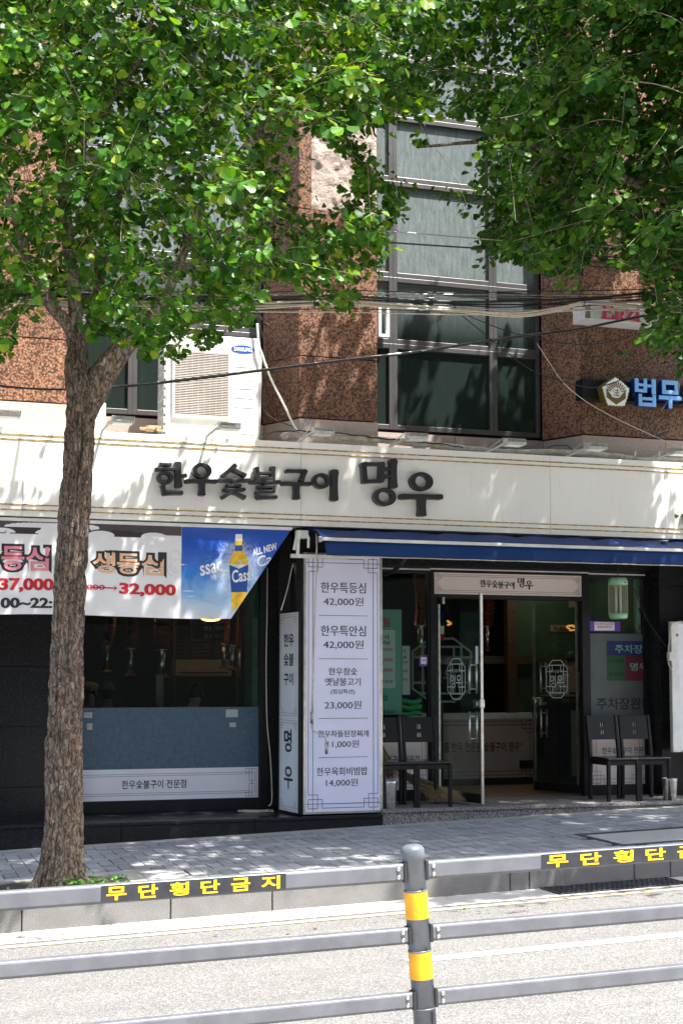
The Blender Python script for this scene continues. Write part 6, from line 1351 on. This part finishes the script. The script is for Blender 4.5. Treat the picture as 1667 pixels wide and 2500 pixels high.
for (zt_, zb2) in rails:
    zc = (zt_+zb2)/2; hh = (zt_-zb2)
    for side in (-1, 1):
        a0 = pt+Vector((0, 0, 0)); px_ = 1044 if side > 0 else 975
        cpost = base+dv*((zc-base.z)/dv.z); s0 = cpost+slope*(side*(PR+.006)); s1 = cpost+slope*(side*(SPAN-PR-.006))
        zoff = -.004 if side < 0 else 0.0
        s0 = Vector((s0.x, GYR-.004, s0.z+zoff)); s1 = Vector((s1.x, GYR-.004, s1.z+zoff)); upv = Vector((-slope.z, 0, slope.x))
        dp_, q = .040, .011; sec = [(-dp_/2+q, hh/2), (dp_/2-q, hh/2), (dp_/2-q*.3, hh/2-q*.3), (dp_/2, hh/2-q), (dp_/2, -hh/2+q), (dp_/2-q, -hh/2), (-dp_/2+q, -hh/2), (-dp_/2, -hh/2+q), (-dp_/2, hh/2-q), (-dp_/2+q*.3, hh/2-q*.3)]
        m = MB(); A_ = [s0+Vector((0, y, 0))+upv*z for y, z in sec]; m.prism(A_ if side > 0 else A_, s1-s0)
        R_ = m.build('rail', 'rail_grey', GR, bevel=.0015)
        m = MB(); bb = s0+slope*(-side*.006); m.bar(bb-upv*hh*.52, bb+upv*hh*.52, .012, .05, up=(0, 1, 0)); m.build('bracket', 'rubber', R_)
        for e_, sgn in ((s0, side), (s1, -side)):
            for zz in (.22, -.22):
                c_ = e_+slope*(sgn*.022)+upv*(hh*zz)+Vector((0, -dp_/2, 0)); m = MB(); m.tube([c_+Vector((0, .004, 0)), c_-Vector((0, .002, 0)), c_-Vector((0, .006, 0)), c_-Vector((0, .0085, 0))], [.0092, .0092, .0075, .003], 12); m.build('bolt', 'steel', R_, smooth=True)
        if zt_ == rails[0][0]:
            pxs = (247, 698) if side < 0 else (1320, 1790); Xa, Xb = W(pxs[0], 2180 if side < 0 else 2080, GYR-.024).x, W(pxs[1], 2140 if side < 0 else 2040, GYR-.024).x
            f = lambda X, v, o=0: Vector((X, GYR-.004-dp_/2-.0008-o, s0.z+(X-s0.x)*slope.z/slope.x+v*hh*.5))
            m = MB(); m.add([f(Xa, -.80), f(Xb, -.80), f(Xb, .86), f(Xa, .86)], [(0, 1, 2, 3)]); D_ = m.build('label_strip', 'decal_black', R_)
            txt = '무단횡단금지'; n_ = len(txt); pw = (Xb-Xa)/n_
            for i, chh in enumerate(txt):
                m = MB()
                mg = (.13 if i else .16)*pw; xa_, xb_ = Xa+i*pw+pw*.17, Xa+i*pw+pw*.80; sh_ = 0
                put(m, chh, f(xa_, -.66), f(xb_, -.66), f(xb_, .70), f(xa_, .70), (0, -1, 0), .0012, bold=.026)
                m.build('letter', 'ink_yellow', R_)

# ================================================================== OPPOSITE SIDE (seen only in the glass)
OB = thing('opposite_building', (4, -16, 0), 'plain building across the street, seen only as a dim reflection in the windows', 'building')
part('wall', 'opp_wall', OB, (-25, 34, -20, -16, -.3, 15)); m = MB()
wn0 = MB(); wn0.box(-.0, 1.5, -9.99, -9.95, 0, 1.7); 
first = None
for k in range(20):
    for f in range(4):
        if first is None: first = wn0.build('window', 'opp_glass', OB, loc=(-24, -9.99, 2.0+0)); first.data.transform(Matrix.Translation((24, 9.99, 2.0))); o = first
        else: o = first.copy(); COL.objects.link(o)
        o.location = Vector((-24+k*2.9, -15.96, 1.4+f*3.1))-Vector((4, -16, 0))

# ================================================================== TREES
def pip(poly, x, y):
    ins = False; n = len(poly); j = n-1
    for i in range(n):
        xi, yi = poly[i]; xj, yj = poly[j]
        if (yi > y) != (yj > y) and x < (xj-xi)*(y-yi)/(yj-yi)+xi: ins = not ins
        j = i
    return ins
# leaf blade: fan with a notch, folded a little along the middle
LF = np.array([(0, 0, 0), (.30, .30, .05), (.52, .62, .10), (.34, .86, .03), (.06, .90, -.03), (0, .70, -.03), (-.06, .90, -.03), (-.34, .86, .03), (-.52, .62, .10), (-.30, .30, .05)], float)
LFF = [(0, 1, 2, 3), (0, 3, 4, 5), (0, 5, 6, 7), (0, 7, 8, 9)]
def frame_from(ax, nr):
    ax = ax/np.linalg.norm(ax, axis=1, keepdims=True); s = np.cross(ax, nr); s /= np.linalg.norm(s, axis=1, keepdims=True)+1e-9; n = np.cross(s, ax); return s, ax, n
def sun_gate(p):
    """share of foliage missing where the photograph shows sun on the facade or the ground behind it"""
    t = (11.3-p[1])/SUNV.y; X, Z = p[0]+SUNV.x*t, p[2]+SUNV.z*t
    if t > 0 and abs(X-1.45) < .34 and .1 < Z < 4.1: return .62
    t = (14.0-p[1])/SUNV.y; X, Z = p[0]+SUNV.x*t, p[2]+SUNV.z*t
    if Z > 3.3:
        if Z < 9.5:
            if X < 2.7: return .985
            if X < 3.7: return .985-.55*(X-2.7)
        if 5.2 < X < 6.6 and 6.2 < Z < 8.3 and not (X > 6.0+(8.3-Z)*.25): return .93
        if X > 8.0 and 3.3 < Z < 4.3: return .88
        if 7.9 < X < 8.9 and 6.2 < Z < 7.1: return .9
        if 4.1 < X < 5.2 and 6.6 < Z < 8: return .55
        return 0
    z0 = .2; t = (p[2]-z0)/-SUNV.z; X, Y = p[0]+SUNV.x*t, p[1]+SUNV.y*t
    if Y > 12.9 and 3.5 < X < 6.3: return 0
    if Y < 10.5: return .0 if (X < 1.7 and Y > 9.7) or (X > 4.0 and Y > 10.3) else .96
    if Y < 11.55 and 1.9 < X < 3.9: return .93
    if X < 1.7: return .6
    if X > 6.4 and Y > 12.6: return .5
    if Y < 12 and X < 5: return .4
    return .42 if X < 5 else .34
def tree(name, label, trunk, limbs, ctr, rad, nshoot, mask, leafm, seed, leafsz=.075, upper=7.35, ygate=13.75, hi_frac=.5):
    rng = np.random.default_rng(seed); T = thing(name, trunk[0][0], label, 'tree', 'ginkgo street trees')
    # trunk : furrowed bark
    P = [Vector(p) for p, r in trunk]; R = [r for p, r in trunk]; nseg, nr = 380, 104; vs = []
    zs = [(P[0].z)+(P[-1].z-P[0].z)*k/nseg for k in range(nseg+1)]
    for z in zs:
        i = max(0, min(len(P)-2, sum(1 for p in P if p.z <= z)-1)); t = (z-P[i].z)/max(1e-6, P[i+1].z-P[i].z); t = min(max(t, 0), 1); ts = t*t*(3-2*t)
        c = P[i].lerp(P[i+1], t); r = R[i]+(R[i+1]-R[i])*ts
        for k in range(nr):
            a = 2*math.pi*k/nr; q = Vector((math.cos(a)*2.6, math.sin(a)*2.6, z*1.7))
            w_ = noise.noise(q*1.1+Vector((3, 1, seed)))*.5; ridge = 1-abs(noise.noise(Vector((math.cos(a)*5.0+w_, math.sin(a)*5.0+w_, z*1.7)))*2.2)
            ridge2 = 1-abs(noise.noise(Vector((math.cos(a)*11, math.sin(a)*11, z*4+4)))*2.2)
            d = r*(1+.07*noise.noise(q*.5))+.018*(ridge-.75)+.006*(ridge2-.7)
            vd = noise.voronoi(Vector((math.cos(a)*2.9+w_*.6, math.sin(a)*2.9+w_*.6, z*2.3+w_)))[0]; cr_ = min(1, (vd[1]-vd[0])*3.2); d += .020*(cr_-.8)
            vd = noise.voronoi(Vector((math.cos(a)*6.5+w_, math.sin(a)*6.5, z*6)))[0]; d += .008*(min(1, (vd[1]-vd[0])*3.)-.8)
            d += r*.75*max(0, 1-(z-P[0].z)/.42)**2.4*(1+.65*math.sin(a*5+seed+.6*math.sin(a*2))) if z-P[0].z < .42 else 0
            vs.append((c.x+d*math.cos(a), c.y+d*math.sin(a), z))
    m = MB(); m.add(vs, [(j*nr+k, j*nr+(k+1) % nr, (j+1)*nr+(k+1) % nr, (j+1)*nr+k) for j in range(nseg) for k in range(nr)]); m.f.append(tuple(nseg*nr+k for k in range(nr))); m.m.append(0)
    m.build('trunk', 'bark', T, smooth=True)
    # limbs
    nodes = []; npar = []
    for li, lb in enumerate(limbs):
        Q = []; rr = []
        for i in range(len(lb)-1):
            p0, p1, p2, p3 = [Vector(lb[q][0]) for q in (max(i-1, 0), i, i+1, min(i+2, len(lb)-1))]
            for k in range(8):
                t = k/8; Q.append(.5*((2*p1)+(p2-p0)*t+(2*p0-5*p1+4*p2-p3)*t*t+(3*p1-p0-3*p2+p3)*t**3)); rr.append(lb[i][1]+(lb[i+1][1]-lb[i][1])*t)
        Q.append(Vector(lb[-1][0])); rr.append(lb[-1][1])
        rr = [r*(1+.12*noise.noise(q*6)) for r, q in zip(rr, Q)]
        m = MB(); m.tube(Q, rr, 20); o = m.build('limb', 'bark', T, smooth=True)
        nodes += [tuple(q) for q in Q[3:]]
    nodes = np.array(nodes)
    # shoot targets through the crown volume
    tg = []; c = np.array(ctr); rd = np.array(rad); tries = 0
    while len(tg) < nshoot and tries < nshoot*60:
        tries += 1; u = rng.normal(size=3); u /= np.linalg.norm(u); u *= rng.random()**(.42); p = c+u*rd
        if p[1] > ygate or p[2] < 3.6: continue
        if rng.random() < sun_gate(p): continue
        if p[2] > upper and rng.random() > hi_frac: continue
        px, py, d = proj(p)
        if -60 < px < 1740 and py < 960 and py > -80:
            if not mask(px, py, rng): continue
        elif py >= 960 and -60 < px < 1740: continue
        tg.append(p)
    tg = np.array(tg); base_ = np.array([min(np.linalg.norm(nodes-t, axis=1)) for t in tg]); tg = tg[np.argsort(base_)]
    tw = MB(); LV = []; axs = []
    allnodes = list(map(tuple, nodes)); arr = np.array(allnodes)
    out_ax, out_n, out_p, out_s = [], [], [], []
    cx, cyy = c[0], c[1]
    arr_buf = np.zeros((len(arr)+len(tg)*8, 3)); arr_buf[:len(arr)] = arr; na = len(arr)
    for t in tg:
        hi = t[2] > upper+.5
        rdv = np.array([t[0]-cx, t[1]-cyy]); dd = np.linalg.norm(arr_buf[:na]-t, axis=1)
        # prefer nodes that lie below and nearer the axis
        pen = .25*np.maximum(0, arr_buf[:na, 2]-t[2]); i = int(np.argmin(dd+pen)); a = arr_buf[i].copy(); L0 = dd[i]
        if L0 > 1.35 and not hi: continue
        dirv = (t-a)/max(L0, 1e-3); outw = np.array([t[0]-cx, t[1]-cyy, 0.]); outw /= np.linalg.norm(outw)+1e-6
        ext = rng.uniform(.30, .62) if not hi else .5
        droop = rng.uniform(.02, .30)
        b = a+(t-a)*.5+np.array([0, 0, .06+.10*L0]); tip = t+(outw*.75+dirv*.5+rng.normal(size=3)*.25)*ext-np.array([0, 0, droop])
        pts = []
        n = 10
        for k in range(n+1):
            s = k/n
            if s < .6: q = s/.6; pt_ = (1-q)**2*a+2*q*(1-q)*b+q*q*t
            else: q = (s-.6)/.4; pt_ = (1-q)**2*t+2*q*(1-q)*(t+(t-b)*.4+np.array([0, 0, .01]))+q*q*tip
            pts.append(pt_)
        nb = np.array([outw[0]*.5+rng.normal()*.45, outw[1]*.5-.2+rng.normal()*.45, .8+rng.normal()*.2]); ls_ = rng.uniform(.82, 1.2)
        px, py, d_ = proj(tip)
        if -20 < px < 1690 and -20 < py < 1000 and not mask(px, py, rng, True): tip = t+(tip-t)*.3; pts[-4:] = [t+(tip-t)*q for q in (.25, .5, .75, 1)]
        pts = np.array(pts)
        for q in pts[2:8:2]:
            arr_buf[na] = q; na += 1
        if not hi: tw.tube([Vector(p) for p in pts], [max(.0016, (.0026+.0032*min(L0, 1.3))*(1-.1*k)) for k in range(n+1)], 4, False)
        # leaf whorls
        seg = np.linalg.norm(np.diff(pts, axis=0), axis=1); tot = seg.sum(); cum = np.concatenate([[0], np.cumsum(seg)]); s0 = max(0, tot-rng.uniform(.75, 1.15))
        step = .046 if not hi else .10; ss = np.arange(s0, tot, step)
        for s in ss:
            k = min(n-1, np.searchsorted(cum, s)-1); k = max(k, 0); q = (s-cum[k])/max(seg[k], 1e-6); p = pts[k]*(1-q)+pts[k+1]*q; ax = pts[k+1]-pts[k]; ax /= np.linalg.norm(ax)+1e-9
            for _ in range(rng.integers(2, 5) if not hi else 3):
                v = rng.normal(size=3); v -= ax*v.dot(ax)*.7; v /= np.linalg.norm(v); v[2] = v[2]*.6-.45; pet = rng.uniform(.03, .065); out_p.append(p+v*pet); out_ax.append(v+ax*.35+rng.normal(size=3)*.25)
                nn_ = nb+rng.normal(size=3)*.34; out_n.append(nn_); out_s.append(ls_*leafsz*rng.uniform(.5, 1.22)*(1.75 if hi else 1))
    tw.build('twigs', 'twig', T, kind='stuff')
    p = np.array(out_p); ax = np.array(out_ax); nr_ = np.array(out_n); sc = np.array(out_s)
    # keep leaves off the wall and out of the clear openings
    px, py, d = proj(p); keep = np.ones(len(p), bool); keep &= p[:, 1] < 14.0-.05*(p[:, 2] < 4.4)
    keep &= ~((p[:, 2] < 4.25) & (p[:, 1] > 13.4)); keep &= np.array([rng.random() > max(0, sun_gate(q)-.25)/.75 for q in p])
    keep &= np.array([not (-20 < a < 1690 and 60 < b < 1100 and not mask(a, b-14, rng, True) and rng.random() < (1. if b > 640 else .9 if b > 480 else .6)) for a, b in zip(px, py)])
    p, ax, nr_, sc, px, py, d = [q[keep] for q in (p, ax, nr_, sc, px, py, d)]
    s_, a_, n_ = frame_from(ax, nr_)
    inframe = (px > 0) & (px < 1667) & (py > 0) & (py < 1000); key = np.where(inframe, sc/d*(1-.0*d), 0); top = np.argsort(-key)[:300]
    rest = np.setdiff1d(np.arange(len(p)), top)
    org = np.array(trunk[0][0])
    V = (p[rest][:, None, :]+sc[rest][:, None, None]*(LF[None, :, 0:1]*s_[rest][:, None, :]+LF[None, :, 1:2]*a_[rest][:, None, :]+LF[None, :, 2:3]*n_[rest][:, None, :]*rng.uniform(.3, 2.4, (len(rest), 1, 1))))-org
    nl = len(rest); me = bpy.data.meshes.new('leaves'); nv = nl*len(LF); me.vertices.add(nv); me.vertices.foreach_set('co', V.reshape(-1)); nf = nl*len(LFF)
    idx = (np.array(LFF)[None]+np.arange(nl)[:, None, None]*len(LF)).reshape(-1); me.loops.add(nf*4); me.loops.foreach_set('vertex_index', idx.astype(np.int32)); me.polygons.add(nf); me.polygons.foreach_set('loop_start', (np.arange(nf)*4).astype(np.int32)); 
    try: me.polygons.foreach_set('loop_total', np.full(nf, 4, np.int32))
    except Exception: pass
    me.update(); me.validate(); me.materials.append(MATS[leafm]); o = bpy.data.objects.new('leaves', me); COL.objects.link(o); o.parent = T; o['kind'] = 'stuff'
    lm = bpy.data.meshes.new('leaf'); lm.from_pydata([tuple(v) for v in LF*np.array([1, 1, 1.2])], [], LFF); lm.materials.append(MATS[leafm])
    for i in top:
        o = bpy.data.objects.new('leaf', lm); COL.objects.link(o); o.parent = T; M_ = Matrix.Identity(4); 
        for r in range(3): M_[r][0], M_[r][1], M_[r][2], M_[r][3] = s_[i][r]*sc[i], a_[i][r]*sc[i], n_[i][r]*sc[i], p[i][r]-org[r]
        o.matrix_local = M_
    print(name, 'shoots', len(tg), 'leaves', len(p)); return T
TY = 11.3
def tp(px, py, Y=TY): return tuple(W(px, py, Y))
def tr(w_, Y=TY): return w_*(Y/.97)/F/2
trunkL = [(tp(151, 2205), tr(112)), (tp(154, 2150), tr(104)), (tp(157, 2000), tr(92)), (tp(157, 1800), tr(84)), (tp(169, 1480), tr(76)), (tp(180, 1300), tr(73)), (tp(193, 1100), tr(71)), (tp(199, 1000), tr(74)), (tp(203, 950), tr(84)), (tp(190, 905), tr(62)), (tp(188, 850), tr(48)), (tp(186, 800), tr(42))]
limbsL = [
 [(tp(198, 1015), .11), (tp(228, 955), .128), (tp(262, 900, 11.25), .112), (tp(300, 852, 11.2), .085), (tp(350, 795, 11.1), .052), (tp(405, 725, 11.0), .038), (tp(452, 610, 10.9), .034), (tp(520, 450, 10.9), .030), (tp(610, 345, 10.9), .026), (tp(720, 190, 10.9), .02), (tp(850, 30, 10.8), .014), (tp(900, -120, 10.8), .01)],
 [(tp(186, 830), .062), (tp(165, 790), .060), (tp(120, 738, 11.2), .048), (tp(70, 640, 11.1), .038), (tp(30, 500, 11.0), .032), (tp(-40, 380, 11.0), .028), (tp(-160, 200, 10.9), .018)],
 [(tp(192, 840), .058), (tp(232, 780, 11.5), .050), (tp(243, 690, 11.7), .046), (tp(262, 560, 11.9), .038), (tp(330, 380, 12.1), .030), (tp(400, 180, 12.2), .024), (tp(430, -60, 12.3), .018)],
 [(tp(188, 835), .06), (tp(180, 700, 11.3), .055), (tp(160, 520, 11.3), .050), (tp(150, 300, 11.3), .042), (tp(170, 50, 11.3), .034), (tp(150, -200, 11.3), .028), (tp(160, -500, 11.4), .014)],
 [(tp(162, 420, 11.3), .03), (tp(230, 300, 10.7), .024), (tp(330, 160, 10.2), .02), (tp(380, 20, 9.9), .012)],
 [(tp(455, 600, 10.9), .022), (tp(560, 560, 10.5), .018), (tp(680, 540, 10.3), .012), (tp(800, 600, 10.3), .007)],
 [(tp(610, 345, 10.9), .02), (tp(760, 300, 11.1), .015), (tp(900, 280, 11.2), .010), (tp(1040, 262, 11.2), .005)],
 [(tp(110, 720, 11.2), .02), (tp(60, 730, 10.7), .014), (tp(10, 770, 10.4), .008)],
]
polyL = [(-400, -400), (-400, 830), (-60, 850), (20, 860), (60, 800), (140, 790), (200, 815), (260, 850), (310, 850), (350, 850), (400, 870), (440, 850), (540, 815), (600, 770), (650, 700), (700, 660), (770, 720), (830, 800), (872, 790), (860, 720), (900, 660), (965, 660), (960, 590), (930, 545), (990, 520), (960, 430), (900, 400), (875, 320), (960, 290), (1100, 250), (1030, 215), (1010, 150), (1080, 60), (1120, -400)]
holeL = [(690, 330), (745, 290), (860, 370), (850, 470), (760, 520), (700, 470)]
holes2 = [((245, 350), 30, 45), ((40, 420), 50, 45), ((130, 455), 22, 30), ((500, 290), 22, 26), ((590, 340), 20, 30), ((690, 600), 28, 34), ((420, 420), 30, 26), ((10, 560), 18, 26), ((480, 560), 20, 18), ((350, 10), 26, 26), ((128, 800), 42, 62), ((80, 330), 36, 60), ((150, 440), 20, 36), ((30, 640), 22, 30), ((250, 60), 20, 34)]
def maskL(px, py, rng, tip=False):
    if not pip(polyL, px, py): return False
    if pip(holeL, px, py): return False
    if not tip and px > 640 and 500 < py < 720 and rng.random() < .35: return False
    for (hx, hy), a, b in holes2:
        if ((px-hx)/a)**2+((py-hy)/b)**2 < 1 and (rng.random() < .8 or hx == 128): return False
    return True
tree('ginkgo_tree', 'ginkgo tree whose furrowed trunk stands in the left of the photo', trunkL, limbsL, (1.55, 10.95, 7.0), (3.3, 2.6, 3.3), 1950, maskL, 'leaf', 5, upper=7.5, hi_frac=.45)
tx = 8.6; ty = 11.2; bz = zwalk(tx, ty)
V_ = lambda x, y, z: (x, y, z)
trunkR = [(V_(tx, ty, bz-.02), .18), (V_(tx, ty, 1.5), .14), (V_(tx, ty, 3.2), .125), (V_(tx-.02, ty, 4.2), .12)]
limbsR = [
 [(V_(tx, ty, 4.0), .10), (V_(tx-.5, ty-.1, 4.9), .07), (V_(tx-1.3, ty-.1, 5.8), .05), (V_(tx-2.2, ty, 6.3), .035), (V_(tx-3.2, ty+.2, 6.6), .022), (V_(tx-4.1, ty+.3, 6.5), .01)],
 [(V_(tx, ty, 4.1), .09), (V_(tx-.2, ty+.2, 5.4), .08), (V_(tx-.4, ty+.2, 7.0), .06), (V_(tx-.5, ty, 8.6), .045), (V_(tx-.5, ty, 10.5), .025)],
 [(V_(tx, ty, 4.1), .08), (V_(tx+.8, ty-.2, 5.6), .06), (V_(tx+1.6, ty-.2, 7.4), .04), (V_(tx+1.9, ty, 9.2), .02)],
 [(V_(tx-.3, ty+.1, 6.2), .04), (V_(tx-1.2, ty+.2, 7.2), .03), (V_(tx-2.2, ty+.3, 7.9), .022), (V_(tx-3.1, ty+.3, 8.3), .012)],
 [(V_(tx-.1, ty, 4.8), .05), (V_(tx-.8, ty-.7, 5.8), .035), (V_(tx-1.6, ty-1.4, 6.8), .025), (V_(tx-2.4, ty-1.9, 7.6), .012)],
 [(V_(tx-1.0, ty, 5.6), .03), (V_(tx-1.7, ty+.8, 5.8), .02), (V_(tx-2.5, ty+1.3, 5.9), .012)],
]
polyR = [(1000, -400), (1010, 60), (950, 200), (960, 340), (935, 430), (900, 470), (930, 520), (905, 590), (950, 640), (1000, 690), (1060, 640), (1100, 690), (1128, 775), (1165, 720), (1200, 620), (1260, 615), (1320, 655), (1400, 700), (1440, 650), (1560, 650), (1575, 720), (1570, 800), (1500, 850), (1560, 850), (1640, 880), (1660, 900), (1900, 900), (1900, -400)]
def maskR(px, py, rng, tip=False):
    if not pip(polyR, px, py): return False
    if 955 < px < 1170 and 280 < py < 450 and rng.random() < .93: return False
    if 970 < px < 1180 and 480 < py < 690 and rng.random() < .72: return False
    if px < 1180 and py > 150 and rng.random() < .25: return False
    if pip([(1420, 640), (1570, 640), (1570, 800), (1440, 800)], px, py): return False
    for (hx, hy), a, b in (((1560, 200), 22, 60), ((1500, 590), 24, 60), ((1470, 130), 18, 40), ((1610, 470), 18, 40)):
        if ((px-hx)/a)**2+((py-hy)/b)**2 < 1 and rng.random() < .75: return False
    return True
tree('ginkgo_tree', 'ginkgo tree whose shaded leaves hang in from the upper right, trunk outside the photo', trunkR, limbsR, (7.9, 10.3, 7.6), (4.1, 3.45, 4.1), 2300, maskR, 'leaf_shaded', 9, leafsz=.078, upper=8.1, hi_frac=.75)
